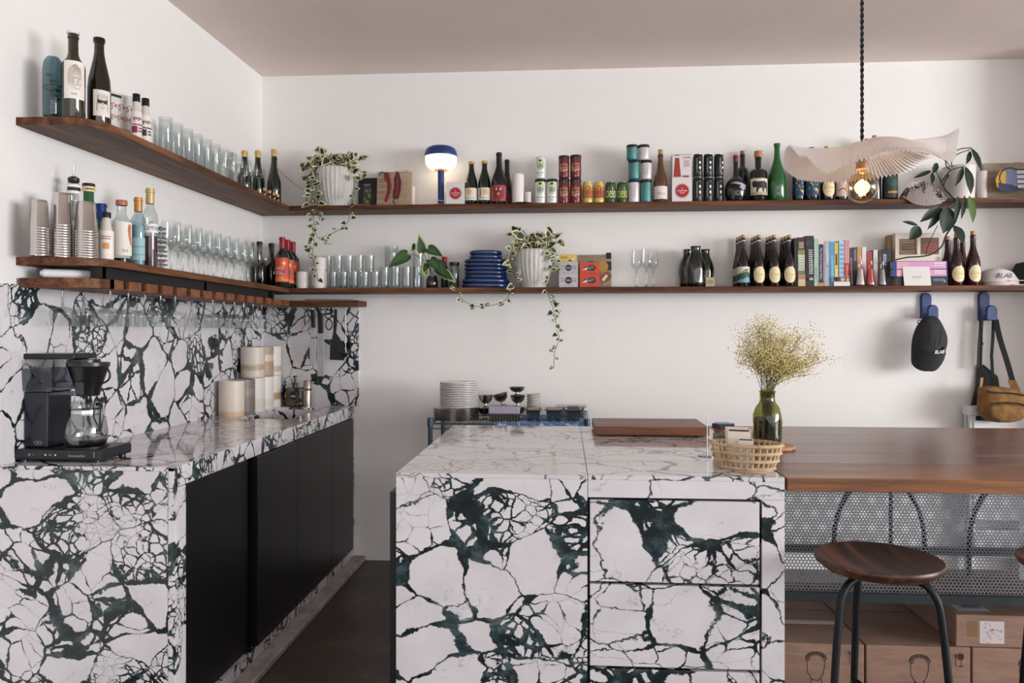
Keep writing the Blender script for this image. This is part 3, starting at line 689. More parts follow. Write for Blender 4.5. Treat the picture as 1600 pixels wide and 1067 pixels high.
for i in range(7): D.poly([(-.02, hh*(-.42+.13*i)), (.0, hh*(-.48+.13*i)), (.02, hh*(-.42+.13*i)), (0, hh*(-.37+.13*i))], M_(('#5f6a70', '#93615a', '#8b9396')[i % 3]))
D.greek(0, .0, .05, hh*.8, M_('#4b4b4e'), 9, 4); D.flat('print', (0, 0, hh/2), (1, 0, 0), (0, 0, 1), t)
# wine glasses in two rows
hg = .2; GP = [268, 286, 304, 320.5, 336, 352, 366, 379, 393, 404, 415]
ya = YA(268, -1.61); dy = (YA(411, -1.61)-ya)/10
WG = stem_glass('x', (0, 0, 0), .205, .043, .80, 'wine glasses along the side shelf', stem=.47); first = True
for row, xx in enumerate((-1.612, -1.70)):
    for i in range(11):
        y = ya+dy*i+row*.035; lb = f'{ORD[i]} wine glass from the bottles, {"shelf-edge" if row == 0 else "wall-side"} row'
        if y > 4.36 or (row == 1 and i == 0): continue
        if first: WG.location = (xx, y, LSZ); WG['label'] = lb; first = False
        else: dup(WG, None, (xx, y, LSZ), 0, lb)
def hoi(D, w_, h):
    D.oval(w_*.12, h*.27, w_*.2, h*.17, M_('#e2683c')); D.oval(w_*.12, h*.27, w_*.08, h*.065, M_('#f6dcae'))
    D.rect(w_*.12, -h*.06, w_*.2, h*.28, M_('#8f4660'))
    for i, s_ in enumerate(('HOI', 'POL-', 'LOI')): D.text(s_, -w_*.14, h*(.06-.2*i), M_('#ead9c4'), h=h*.13)
    D.rect(0, -h*.43, w_, h*.14, M_('#e87a3a'))
for i, (pc, yy, tp, lb) in enumerate(((441, 4.16, 371, 'red-capped wine bottle with orange sun label, in front of its twins'), (449.5, 4.285, 375, 'red-capped wine bottle with orange label, middle of three'), (457.5, 4.40, 378, 'red-capped wine bottle with orange label against the wall corner'))):
    h = EYE+(HOR-tp)/F*yy/ray(pc)[1]-LSZ
    bottle(lb, (XA(pc, yy), yy, LSZ), h, .0375, 'bord', '#0d1a14', ('foil', '#8a1f26', .22), (.1, .58, '#cf5238', 1.15, hoi), -1.25, group='red-capped wine bottles in the corner')
for i, (xx, yy) in enumerate(((-1.72, 4.40), (-1.755, 4.31))):
    bottle(('dark wine bottle behind the wine glasses by the corner', 'dark wine bottle beside the side wall behind the wine glasses')[i], (xx, yy, LSZ), .27, .036, 'burg', '#0b120e', ('foil', '#131613', .2), None, group='dark bottles behind the wine glasses')
# hanging glasses
HG = stem_glass('x', (0, 0, 0), .165, .041, .86, 'wine glasses hanging from the rack', stem=.58, flip=True, name='hanging_wine_glass'); first = True
for i in range(14):
    for row, xx in enumerate((-1.625, -1.725)):
        if i in (6, 7) or (i == 8 and row == 1) or (i == 0 and row == 0): continue
        y = slots[i]+GAP/2; lb = f'wine glass hung upside down in the {ORD[i]} rack slot, {"open" if row == 0 else "wall"} side'
        zz = RZ1+.0045
        if first: HG.location = (xx, y, zz); HG['label'] = lb; first = False
        else:
            o = dup(HG, None, (xx, y, zz), None, lb); o.rotation_euler = (pi, 0, 0)
t = thing('light_bar', 'white rounded plastic bar lying on the stemware rack end', 'lamp', (-1.70, 2.55, RZ1+.002))
MB().tube([(-.07, -.07, .016), (-.06, -.065, .016), (.085, .03, .016), (.095, .036, .016)], [.008, .0155, .0155, .008], 16).build('housing', mat('#e6e4e4', .4), t)
MB().lathe([(0, 0), (.006, 0), (.006, .002), (0, .002)], 10, (.0, -.02, -.0)).build('foot', mat('#b8b8b8', .5), t)
# ================================================================ plants: makers
def leaf_mesh(L, W, cols, fold=.25, curl=.3, heart=True, rim=.72, name='leaf'):
    """leaf along +x from its stalk, facing +z; cols = (inner, rim)"""
    if heart: out = [(0.04, 0), (-.06, .22), (.02, .42), (.2, .5), (.45, .42), (.7, .25), (.88, .1), (1, 0)]
    else: out = [(0, 0), (.1, .22), (.3, .46), (.5, .5), (.7, .4), (.86, .2), (1, 0)]
    m = MB(); mid = [(x, 0) for x in (0.05, .2, .4, .6, .8, .97)]
    def P(x, y): return (x*L, y*W*2*.5*2*.5, -abs(y)*W*fold*-1-curl*L*x*x*.5)
    for sg in (1, -1):
        ins = [(.1+(x-.1)*rim+.03, y*rim*sg) for x, y in out]; ot = [(x, y*sg) for x, y in out]; n = len(out)
        vs = [P(*q) for q in ins]+[P(*q) for q in ot]+[P(ins[0][0], 0), P(ins[-1][0], 0)]
        for i in range(n-1):
            f = (i, i+1, n+i+1, n+i); m.add([vs[j] for j in (f if sg > 0 else f[::-1])], [(0, 1, 2, 3)], 1)
        c0 = [P(.1+(x-.1)*rim+.03, 0) for x, _ in out]
        for i in range(n-1):
            q = [c0[i], c0[i+1], vs[i+1], vs[i]]; m.add(q if sg > 0 else q[::-1], [(0, 1, 2, 3)], 0)
    me = m.mesh(name, cols, 0)
    bm = bmesh.new(); bm.from_mesh(me); bmesh.ops.remove_doubles(bm, verts=bm.verts, dist=1e-5)
    for f in bm.faces: f.smooth = True
    bm.to_mesh(me); bm.free(); return me
def place_leaf(me, pos, dirv, nrm, parent, sc=1.0, name='leaf', label=None):
    x = Vector(dirv).normalized(); n = Vector(nrm); n = (n-x*n.dot(x)); n = n.normalized() if n.length > 1e-4 else x.orthogonal().normalized(); y = n.cross(x)
    o = bpy.data.objects.new(name, me); COL.objects.link(o); o.parent = parent
    p = Vector(pos); o.matrix_local = Matrix(((x.x*sc, y.x*sc, n.x*sc, p.x), (x.y*sc, y.y*sc, n.y*sc, p.y), (x.z*sc, y.z*sc, n.z*sc, p.z), (0, 0, 0, 1)))
    return o
gdk, gmd, crm = mat('#22361e', .5), mat('#3d5a2d', .5), mat('#cdcba8', .55)
ivy_leaves = [leaf_mesh(.058, .050, (gdk, crm), .25, .3), leaf_mesh(.052, .046, (gmd, crm), .15, .5, rim=.66), leaf_mesh(.048, .038, (gdk, crm), .4, .2, rim=.58), leaf_mesh(.042, .034, (crm, gmd), .3, .4, rim=.5)]
stemm = mat('#4d4a30', .6)
def ribbed_pot(t, r, h, col):
    MB().lathe([(0, 0), (r*.62, 0), (r*.64, .004), (r*.66, h*.10), (r*.80, h*.22), (r*.95, h*.5), (r, h*.74), (r*.97, h*.93), (r*.9, h), (r*.86, h), (r*.92, h*.9), (r*.5, h*.88), (0, h*.88)], 112, ripple=lambda a, k: .03*cos(26*a) if 3 <= k <= 7 else 0).build('pot', col, t, ang=60)
    MB().lathe([(0, h*.885), (r*.9, h*.885), (0, h*.91)], 20).build('soil', M_('#2b2119'), t)
def ivy(label, px0, px1, top, zs, crown, vines, seed, Yc):
    x, r, h = at_back(px0, px1, top, Yc, zs); g = random.Random(seed)
    t = thing('potted_ivy', label, 'potted plant', (x, Yc, zs), 0, 'potted ivies on the wall shelves'); base = Vector((x, Yc, zs))
    ribbed_pot(t, r, h, speckle('#c9c7c4', '#b5b3b0', 14, .5, .8, .55))
    # crown: stems rising out of the pot, each carrying leaves
    for (qx, qy, depth) in crown:
        e = PY(qx, qy, Yc+depth)-base; s0 = Vector((g.uniform(-.5, .5)*r, g.uniform(-.4, .4)*r, h*.92))
        mid = (s0+e)/2+Vector((0, 0, .03)); pts = bow([s0, mid, e], 4)
        MB().tube(pts, .0016, 5).build('stem', stemm, t)
        for k in (3, 5, 7, 8):
            if k >= len(pts): k = len(pts)-1
            p = pts[k]; d = Vector((g.uniform(-1, 1), g.uniform(-1, .2), g.uniform(-.9, .5))); nn = Vector((g.uniform(-.5, .5), -1, g.uniform(.1, .9)))
            place_leaf(ivy_leaves[g.randrange(3)], p, d, nn, t, g.uniform(.75, 1.12))
    for vi, (pts2, Y0, Y1, sc) in enumerate(vines):
        n = len(pts2); P = bow([PY(a, b, Y0+(Y1-Y0)*min(1, i/2))-base for i, (a, b) in enumerate(pts2)], 5)
        MB().tube(P, .0017, 5).build('stem', stemm, t)
        L = 0
        for i in range(1, len(P)):
            L += (P[i]-P[i-1]).length
            if L > .021*(1 if sc > .7 else 1.25):
                L = 0; d = Vector((g.choice((-1, 1))*g.uniform(.5, 1), g.uniform(-.7, .1), g.uniform(-.9, .35))); nn = Vector((g.uniform(-.4, .4), -1, g.uniform(-.1, .7)))
                tip = P[i]+d.normalized()*g.uniform(.006, .014)
                place_leaf(ivy_leaves[g.randrange(4)], tip, d, nn, t, sc*g.uniform(.6, 1.0)*(1-.25*i/len(P)))
    return t
def band(pts, n, seed, dy=.06):
    g = random.Random(seed); return [(g.uniform(pts[0], pts[1]), g.uniform(pts[2], pts[3]), g.uniform(-dy, 0)) for _ in range(n)]
ivy('trailing variegated ivy in a ribbed grey pot on the upper shelf', 493, 553, 264, USZ,
    band((500, 562, 238, 262), 24, 1)+band((470, 508, 238, 290), 16, 2)+[(494, 232, 0), (565, 248, 0), (572, 272, -.05), (560, 280, -.07), (476, 262, -.03)],
    [([(497, 270), (486, 288), (488, 305), (484, 322), (490, 342), (489, 358), (491, 378), (488, 398), (494, 420), (497, 440)], 4.26, 4.235, .95),
     ([(492, 350), (497, 371), (520, 364), (535, 355), (545, 344), (547, 322), (553, 300), (552, 275)], 4.235, 4.235, .75),
     ([(497, 272), (490, 292), (495, 310), (497, 330), (500, 345)], 4.25, 4.235, .95), ([(497, 372), (508, 378), (518, 382)], 4.235, 4.235, .6), ([(489, 372), (482, 378), (484, 392), (482, 402)], 4.235, 4.235, .7)], 11, 4.34)
ivy('trailing variegated ivy in a ribbed grey pot beside the blue dishes', 804, 864, 391, LSZ,
    band((808, 864, 364, 390), 24, 5)+[(806, 355, 0), (798, 368, -.03), (860, 360, 0), (868, 372, -.02), (800, 380, -.03), (876, 378, -.04)],
    [([(806, 390), (797, 408), (802, 425), (806, 438), (800, 450), (795, 462), (785, 472), (762, 478), (742, 478), (722, 468), (712, 452), (711, 446)], 4.25, 4.235, .85),
     ([(855, 388), (866, 402), (860, 422), (855, 440), (857, 462), (864, 482), (868, 500), (870, 515), (874, 530), (867, 548), (865, 575)], 4.25, 4.235, .85),
     ([(802, 385), (797, 400), (800, 415), (808, 420)], 4.25, 4.24, .9), ([(858, 385), (868, 396), (866, 418), (873, 425)], 4.25, 4.24, .8), ([(868, 500), (876, 485)], 4.235, 4.235, .8)], 23, 4.34)
# ================================================================ upper shelf, back wall
slab_picture('thin black-framed card standing behind the upper ivy pot', 478, 500, 278, 4.43, USZ, lambda D, w_, h: D.rect(0, 0, w_*.9, h*.96, M_('#d8d2ca')), '#16120f', lean=.02, name='framed_card')
pw = thing('wall_cable', 'thin brown cable sagging down the wall to the framed card', 'cable', PY(424, 252, 4.452))
b0 = pw.location.copy(); MB().tube(bow([PY(a, b, 4.45)-b0 for a, b in ((424, 252), (440, 270), (458, 286), (478, 299))], 5), .0011, 5).build('wire', M_('#4a2f22'), pw)
def newsprint(D, w_, h, seed=1, base='#b59f86'):
    D.rect(0, 0, w_, h, M_(base))
    for i in range(4):
        for j in range(6): D.greek((-.36+.24*i)*w_, (.42-.165*j)*h, w_*.2, h*.11, M_('#9a8570' if (i+j) % 2 else '#a5917c'), 3, seed+i*7+j)
def pickles(D, w_, h):
    D.rect(0, 0, w_, h, M_('#12161a')); D.rect(w_*-.04, h*.28, w_*.36, h*.07, M_('#8a5f74')); D.free([(-w_*.2, h*.24), (w_*.14, h*.24), (w_*.2, h*.12), (w_*.2, -h*.36), (w_*.12, -h*.4), (-w_*.18, -h*.4), (-w_*.25, -h*.34), (-w_*.25, h*.12)], M_('#343d2c'))
    g = random.Random(2)
    for i in range(9): D.oval(w_*g.uniform(-.17, .12), h*g.uniform(-.33, .12), w_*.07, h*.055, M_(g.choice(('#5f6a48', '#77805c', '#49532f'))), 10)
slab_picture('small black print of a pickle jar beside the upper ivy', 559, 589, 277, 4.42, USZ, pickles, '#101418')
t = thing('wood_block', 'small orange wood block under the pickle jar print', 'block', (XA(566, 4.36), 4.36, USZ)); MB().box(-.045, .045, -.015, .015, 0, .018).build('block', wood('#6b3a1e', '#a2623a', '#b87a4d', 'X', .5), t, ang=0, bev=.002)
def chilies(D, w_, h):
    newsprint(D, w_, h, 1); rd, dk = M_('#7a2420'), M_('#481616')
    D.free([(-w_*.23, h*.33), (-w_*.16, h*.4), (-w_*.08, h*.36), (-w_*.03, h*.15), (0, -.0*h), (-w_*.04, -h*.2), (-w_*.12, -h*.42), (-w_*.2, -h*.41), (-w_*.19, -h*.3), (-w_*.13, -h*.12), (-w_*.13, h*.08), (-w_*.21, h*.2)], rd)
    D.line([(-w_*.36, h*.32), (-w_*.30, h*.4), (-w_*.22, h*.37), (-w_*.15, h*.36)], w_*.03, K); D.line([(-w_*.16, h*.3), (-w_*.07, h*.1), (-w_*.09, -h*.2)], w_*.03, dk)
    D.free([(w_*.12, h*.4), (w_*.2, h*.38), (w_*.27, h*.15), (w_*.26, -h*.12), (w_*.2, -h*.34), (w_*.05, -h*.33), (w_*.03, -h*.2), (w_*.07, h*.0), (w_*.06, h*.22)], dk)
    D.free([(w_*.14, h*.36), (w_*.19, h*.3), (w_*.2, h*.0), (w_*.17, -h*.26), (w_*.11, -h*.26), (w_*.13, h*.0)], rd); D.line([(w_*.1, -h*.33), (w_*.05, -h*.4), (w_*.1, -h*.47)], w_*.03, K)
slab_picture('newsprint painted with two red chilies beside the blue lamp', 588, 643, 267, 4.40, USZ, chilies)
t = thing('paper_roll', 'white paper roll standing behind the chili print', 'paper roll', (XA(645, 4.43), 4.43, USZ)); MB().lathe([(0, 0), (.014, 0), (.014, .13), (.008, .13), (.008, .1), (0, .1)], 18).build('roll', Wt, t, ang=40)
# blue table lamp
t = thing('table_lamp', 'blue mushroom table lamp with glowing white glass shade', 'lamp', (XA(689, 4.36), 4.36, USZ)); bl = mat('#16336f', .42)
k = MX(689, 4.36); H_ = ZY(689, 229, 4.36)-USZ; r = 25*k
zg = ZY(689, 266, 4.36)-USZ; zc = ZY(689, 245, 4.36)-USZ
MB().lathe([(0, 0), (r*.62, 0), (r*.64, .004), (r*.6, .008), (0, .009)], 28).build('base', bl, t); MB().lathe([(5*k, .006), (5*k, zg+.004)], 20).build('stem', bl, t)
gs = mat('#fff3e0', .4, emit=1.05)
MB().lathe([(r*.3, zg), (r*.62, zg+.004), (r*.86, zg+.018), (r*.97, zg+.04), (r*.99, zc)], 32).build('glass_shade', gs, t, ang=60)
MB().lathe([(r*1.0, zc-.001), (r*1.015, zc+.01), (r*.98, zc+.028), (r*.88, zc+.045), (r*.68, H_-.004), (r*.4, H_), (0, H_+.001), (0, H_-.003), (r*.66, H_-.008), (r*.95, zc)], 32).build('cap', bl, t, ang=60)
MB().lathe([(0, zg-.003), (r*.42, zg-.003), (r*.42, zg+.002), (0, zg+.002)], 24).build('collar', mat('#b08a66', .4), t)
b0 = t.location.copy(); MB().tube(bow([PY(a, b, 4.34)-b0 for a, b in ((660, 321), (668, 318), (676, 313), (688, 313), (698, 317))], 5), .0016, 6).build('cord', Wt, t)
d_ = bpy.data.lights.new('lamp_glow', 'POINT'); d_.energy = .7; d_.color = (1, .78, .55); d_.shadow_soft_size = .05; lo = bpy.data.objects.new('lamp_glow', d_); COL.objects.link(lo); lo.location = b0+Vector((0, -.0, zg-.03))
def seal(D, w_, h, y=0, rr=.31):
    D.ring(0, y, w_*rr*1.12, w_*rr*1.12, w_*.012, RED, 28); D.oval(0, y, w_*rr, w_*rr, RED, 28); D.text('CAPPER', 0, y-w_*.0, Wt, h=w_*.08, w_=w_*.5); D.poly([(-w_*.02, y+w_*.08), (w_*.02, y+w_*.08), (0, y+w_*.2)], Wt); D.greek(0, y-w_*.11, w_*.24, w_*.06, Wt, 1)
def box_px(lb, a, b, tp, zb, Y, dep, col, art, **kw):
    x0, x1 = XA(a, Y), XA(b, Y); return carton(lb, x0, x1, Y, Y+dep, zb, ZY((a+b)/2, tp, Y), col, art, **kw)
box_px('white paper bag with red round seal beside the blue lamp', 697, 726, 284, USZ, 4.30, .06, '#dcd8d6', lambda D, w_, h: (seal(D, w_, h, 0), D.greek(-w_*.35, -h*.45, w_*.2, h*.03, M_('#9a8f8a'), 1)), name='paper_bag')
def dot(sx, bar=False):
    def f(D, w_, h):
        D.oval(w_*sx, h*.16, h*.24, h*.24, M_('#d9b968')); D.greek(0, -h*.32, w_*.8, h*.08, M_('#8f8a84'), 1)
        if bar: D.line([(-w_*.26, h*.36), (-w_*.24, 0), (-w_*.28, -h*.2)], w_*.06, K)
    return f
def redface(D, w_, h):
    D.oval(0, 0, w_*.34, h*.42, M_('#7e2530')); D.poly([(-w_*.16, h*.2), (-w_*.06, h*.2), (-w_*.11, h*.38)], Wt); D.poly([(w_*.06, h*.2), (w_*.16, h*.2), (w_*.11, h*.38)], Wt); D.oval(0, -h*.05, w_*.06, h*.1, M_('#d98a58')); D.rect(-w_*.36, -h*.1, w_*.1, h*.6, M_('#c66a58')); D.rect(w_*.36, 0, w_*.1, h*.7, M_('#b3525a'))
def shelf_bottle(lb, a, b, tp, Y, zs, kind, gl, top, lab=None, grp='wine bottles on the upper back shelf', **kw):
    x, r, h = at_back(a, b, tp, Y, zs); return bottle(lb, (x, Y, zs), h, r, kind, gl, top, lab, kw.pop('face', -pi/2-atan2(-x, Y)*0), group=grp, **kw)
UB = 4.33
shelf_bottle('dark wine bottle with gold lip and yellow dot label by the paper bag', 726.5, 746.5, 253, UB, USZ, 'slim', '#0c1410', ('foil', '#c19a45', .06), (.10, .38, '#dcd6cc', 1.2, dot(-.12)))
shelf_bottle('dark wine bottle with gold lip, yellow dot and black figure label', 747, 767, 252, UB, USZ, 'slim', '#0c1410', ('foil', '#c19a45', .06), (.10, .38, '#dcd6cc', 1.2, dot(.14, True)))
shelf_bottle('tall dark wine bottle with red face label beside the candle', 768, 791.5, 239, UB, USZ, 'burg', '#0b0f12', ('foil', '#14110e', .22), (.06, .36, '#a93a40', 1.25, redface))
shelf_bottle('plain dark wine bottle behind the red face label bottle', 784.5, 800, 250, 4.415, USZ, 'burg', '#0b1012', ('foil', '#181410', .24), (.1, .28, '#6e1f2c', 1.1, None))
t = thing('candle_tray', 'flat black tray under the white candles', 'tray', (XA(816, UB), UB, USZ)); MB().lathe([(0, 0), (.055, 0), (.068, .006), (.064, .006), (.053, .003), (0, .003)], 28).build('dish', mat('#15171a', .4), t, ang=40)
x, r, h = at_back(800.5, 819, 273, UB, USZ); t = thing('pillar_candle', 'tall white ridged pillar candle on the black tray', 'candle', (x, UB, USZ+.004)); MB().lathe([(0, 0), (r, 0)]+[(r*(1 if i % 2 else .985), h*(i+1)/13) for i in range(11)]+[(r*.9, h-.003), (0, h-.008)], 24).build('wax', mat('#e9e2dc', .5), t, ang=60); MB().tube([(0, 0, h-.01), (.001, 0, h+.004)], .0012, 5).build('wick', K, t)
x, r, h = at_back(820.5, 830, 300, 4.325, USZ); t = thing('votive_candle', 'small white votive candle beside the pillar candle', 'candle', (x, 4.325, USZ+.004)); MB().lathe([(0, 0), (r, 0), (r, h*.92), (r*.9, h-.006), (0, h-.009)], 20).build('wax', mat('#ddd3cc', .5), t, ang=50); MB().tube([(0, 0, h-.01), (.001, 0, h+.002)], .001, 5).build('wick', K, t)
# cans
def flower(D, w_, h):
    gn, p = M_('#a9cf7a'), M_('#e9e6ec')
    D.oval(0, h*.14, w_*.36, h*.26, gn); D.oval(0, h*.10, w_*.27, h*.18, Wt)
    for i in range(6): a = i*1.05; D.ring(w_*.13*cos(a), h*.08+h*.07*sin(a), w_*.12, h*.06, w_*.035, K, 10)
    D.oval(0, h*.3, w_*.1, h*.05, K); D.oval(0, h*.08, w_*.07, h*.04, M_('#7f6f9f')); D.text('SETTING', 0, -h*.24, K, h=h*.06, w_=w_*.7); D.greek(0, -h*.34, w_*.45, h*.035, K, 1)
def redcan(D, w_, h):
    for yy in (.38, .2, -.22, -.42): D.rect(0, h*yy, w_*.09, h*.07, M_('#d6b978'))
    D.oval(0, h*.28, w_*.17, h*.09, M_('#1b1517')); D.ring(0, h*.28, w_*.1, h*.05, w_*.03, M_('#8f6f48'), 12)
    D.text('SUPER', 0, h*.09, M_('#dba06a'), h=h*.10, w_=w_*.8); D.text('BUZO', 0, -h*.06, M_('#e6c08e'), h=h*.13, w_=w_*.8); D.line([(-w_*.36, -h*.18), (w_*.36, -h*.15)], h*.025, M_('#e2cfae'))
def cielo(c1, c2, c3):
    def f(D, w_, h):
        D.rect(0, 0, w_*3, h*.72, M_(c1))
        for i in range(8): D.oval(w_*(-.55+.16*i), h*.0, w_*.06, h*.3, M_(c2), 10)
        D.text('cielo', 0, -.0*h, M_(c3), h=h*.5, w_=w_*1.05); D.rect(0, h*.3, w_*.3, h*.05, M_(c2))
    return f
def swirl(white):
    def f(D, w_, h):
        if white: D.rect(-w_*.3, 0, w_*.05, h*.5, M_('#8f9496')); D.greek(w_*.05, 0, w_*.3, h*.6, M_('#c9b9bd'), 9); return
        g = random.Random(4)
        for i in range(7): D.line([(w_*(-.5+.14*i), -h*.38), (w_*(-.36+.12*i), -h*.1), (w_*(-.44+.14*i), h*.12), (w_*(-.3+.12*i), h*.38)], w_*g.uniform(.02, .06), M_(g.choice(('#8fbcb9', '#3f7f80', '#b9d5d0'))))
    return f
def blackcan(D, w_, h):
    D.text('SUPERJUICE', -w_*.16, 0, Wt, h=w_*.13, w_=h*.62, rot=pi/2); D.rect(w_*.14, h*.12, w_*.2, h*.1, Wt); D.rect(w_*.14, -h*.1, w_*.2, h*.1, Wt); D.text('NOTICE', w_*.5, 0, M_('#a9a9a9'), h=w_*.13, w_=h*.55, rot=pi/2)
    D.line([(-w_*.02, -h*.32), (w_*.3, -h*.32)], w_*.02, Wt); D.line([(-w_*.02, h*.32), (w_*.3, h*.32)], w_*.02, Wt)
def can_px(lb, a, b, tp, bt, Y, body, art, ring, grp, zb=None, face=-pi/2):
    x, r, _ = at_back(a, b, tp, Y, USZ); zt = ZY((a+b)/2, tp, Y); z0 = zb if zb is not None else USZ
    tin_can(lb, (x, Y, z0), zt-z0, r, body, art, ring, face, grp); return zt
g1 = 'white and green beer cans'; zt = can_px('white beer can with green flower, below the single stacked can', 836, 853, 281, 314, UB, '#dfe0dc', flower, '#151515', g1)
can_px('white beer can with green flower beside the red cans', 854, 871, 281, 314, UB, '#dfe0dc', flower, '#151515', g1); can_px('white beer can with silver lid stacked on top of another', 836, 853, 246, 280, UB, '#dfe0dc', flower, None, g1, zt+.0015)
g2 = 'maroon beer cans'; zt = can_px('maroon beer can with gold lettering, bottom row by the white cans', 873, 889.5, 280, 314, UB, '#6e1f2c', redcan, '#12211f', g2); can_px('maroon beer can with gold lettering, bottom row by the small cans', 891, 908, 280, 314, UB, '#6e1f2c', redcan, '#12211f', g2)
can_px('maroon beer can stacked on top, towards the white cans', 873, 889.5, 244.5, 279, UB, '#6e1f2c', redcan, '#12211f', g2, zt+.0015); can_px('maroon beer can stacked on top, towards the small cans', 891, 908, 243.5, 279, UB, '#6e1f2c', redcan, '#12211f', g2, zt+.0015)
g3 = 'short cans with big lettering'
for i, (a, cs) in enumerate(((910.5, ('#d3bd62', '#b96a36', '#93302a')), (928, ('#d3bd62', '#b04a34', '#93302a')), (946, ('#33502a', '#3d5f30', '#dfe0a0')), (964, ('#33502a', '#3d5f30', '#d5da6a')))):
    can_px(('short yellow can with red lettering beside the maroon cans', 'second short yellow can with red lettering', 'short dark green can with yellow lettering', 'short dark green can beside the teal cans')[i], a, a+16, 285, 314, UB, cs[0], cielo(*cs), None, g3)
g4 = 'teal swirl and white cans'; zt = 0
for lv, (tp, ofs) in enumerate(((282, (981.5, 1000.5)), (251.5, (982, 1001)), (227.5, (979, 997)))):
    zn = 0
    for j in range(2):
        a = ofs[j]; wht = (lv == 0 and j == 0) or (lv > 0 and j == 1)
        zn = can_px(f'{"white" if wht else "teal marbled"} craft can, {("bottom", "middle", "top")[lv]} row of the stack by the rose bottle', a, a+17.5, tp, 0, UB, '#d9d4d4' if wht else '#2f7f80', swirl(wht), '#191516', g4, USZ if lv == 0 else zt+.0015)
    zt = zn
cork = mat('#b08a5a', .7)
shelf_bottle('amber rose wine bottle with cork and wide white label', 1021, 1043, 241, UB, USZ, 'burg', '#5a3a22', ('cork', cork, .09), (.07, .33, '#ddd5d4', 1.3, lambda D, w_, h: (D.oval(-w_*.14, 0, w_*.03, w_*.025, RED), D.greek(0, -.1*h, w_*.5, h*.2, M_('#c9a3a0'), 2))))
def aperitif(D, w_, h):
    D.free([(-w_*.36, h*.46), (-w_*.16, h*.46), (-w_*.06, -h*.46), (-w_*.46, -h*.46)], M_('#9c3327')); D.rect(-w_*.26, h*.42, w_*.2, h*.09, Wt); D.rect(-w_*.26, h*.48, w_*.22, h*.04, RED)
    D.text('CAPPER', w_*.24, h*.38, RED, h=h*.08, w_=w_*.42); D.greek(w_*.24, h*.12, w_*.3, h*.3, M_('#b98a86'), 4); D.rect(w_*.2, -h*.44, w_*.3, h*.07, RED)
x0, x1 = XA(1049, UB), XA(1080, UB); zt = ZY(1064, 278, UB-.03)
carton('white square carton with red round seal under the bottle carton', x0, x1, UB-.03, UB+.05, USZ, zt, '#dcd8d8', lambda D, w_, h: seal(D, w_, h, -h*.03, .34)); carton('white carton printed with a red conical bottle, on the sealed carton', x0+.002, x1-.002, UB-.03, UB+.05, zt+.0005, ZY(1064, 242, UB-.03), '#dad5d5', aperitif, top='#1a1512')
g5 = 'black cans with white print'
for lv, tp in enumerate((277.5, 241.5)):
    zn = 0
    for j in range(3):
        a = 1083+16.2*j; zn = can_px(f'black can, {ORD[j]} from the red-seal cartons, {("bottom", "top")[lv]} row', a, a+15, tp, 0, UB, '#141a1b', blackcan, None, g5, USZ if lv == 0 else zt+.001, face=-pi/2+(.5 if (j, lv) == (2, 1) else 0))
    zt = zn
orange = mat('#a8542c', .5)
def splash(D, w_, h):
    D.free([(-w_*.35, h*.36), (-w_*.1, h*.44), (w_*.2, h*.36), (w_*.44, h*.2), (w_*.36, h*.08), (w_*.42, -h*.06), (w_*.3, -h*.02), (w_*.27, -h*.3), (w_*.18, -h*.05), (w_*.05, h*.12), (w_*.16, h*.2), (-w_*.1, h*.3)], M_('#a79bb8'))
shelf_bottle('round black flask bottle with lilac splash and red wax top', 1132, 1167, 243, UB-.005, USZ, 'ball', '#0a0d10', ('foil', '#7a2c22', .14), None, n=.0125, labs=[(.1, .42, None, 1.0, splash)])
shelf_bottle('dark green shouldered bottle behind the round flask', 1150, 1170, 241, 4.425, USZ, 'gin', '#12180f', ('cork', '#9a5a3a', .06), (.12, .4, '#4e5a3a', 1.2, None), n=.014)
def bull(D, w_, h):
    bk = M_('#1d1a1e'); D.rect(0, -h*.42, w_, h*.16, M_('#b3a488'))
    D.free([(-w_*.4, h*.2), (-w_*.3, h*.36), (-w_*.1, h*.3), (w_*.2, h*.34), (w_*.38, h*.24), (w_*.42, -h*.1), (w_*.38, -h*.36), (w_*.32, -h*.36), (w_*.3, -h*.08), (w_*.2, -h*.1), (w_*.18, -h*.34), (w_*.12, -h*.34), (w_*.08, -h*.08), (-w_*.05, -h*.1), (-w_*.12, -h*.34), (-w_*.18, -h*.34), (-w_*.16, -h*.04), (-w_*.32, -h*.04)], bk)
shelf_bottle('stout corked bottle with black bull on its cream label', 1170, 1199, 246, UB-.005, USZ, 'gin', '#0d1014', ('stopper', '#b3733f', .14), (.13, .50, '#d8cdb8', 1.2, bull), n=.0165)
shelf_bottle('empty bright green wine bottle with sloping shoulders', 1199, 1229, 225, 4.35, USZ, 'jug', '#1f5a2a', ('cap', '#2f6a38', .03), None, n=.0145)
def floral(D, w_, h):
    g = random.Random(9)
    for i in range(16): D.oval(w_*g.uniform(-.42, .42), h*g.uniform(-.42, .42), w_*g.uniform(.03, .08), h*g.uniform(.03, .06), M_(g.choice(('#c9b45f', '#c98a7a', '#3f7a5a', '#d9c9a0'))), 8)
def oval_label(D, w_, h):
    D.oval(0, 0, w_*.5, h*.5, CREAM, 28); D.text('Cosa', 0, h*.04, M_('#a89a72'), h=h*.2, slant=.25); D.greek(0, -h*.22, w_*.3, h*.06, M_('#b3a680'), 1)
ob = ((.07, .40, None, 1.0, oval_label),)
cork2 = mat('#b6935c', .6)
shelf_bottle('dark blue bottle by the green bottle, its shoulder behind the pendant shade', 1238, 1257, 237, UB, USZ, 'bord', '#0a1420', ('foil', '#101316', .15), (.1, .55, '#173a5a', .9, floral))
shelf_bottle('dark blue bottle with flower-print label below the pendant shade', 1256, 1279, 231, UB-.005, USZ, 'bord', '#0a1420', ('foil', '#101316', .15), (.1, .58, '#173a5a', 1.1, floral))
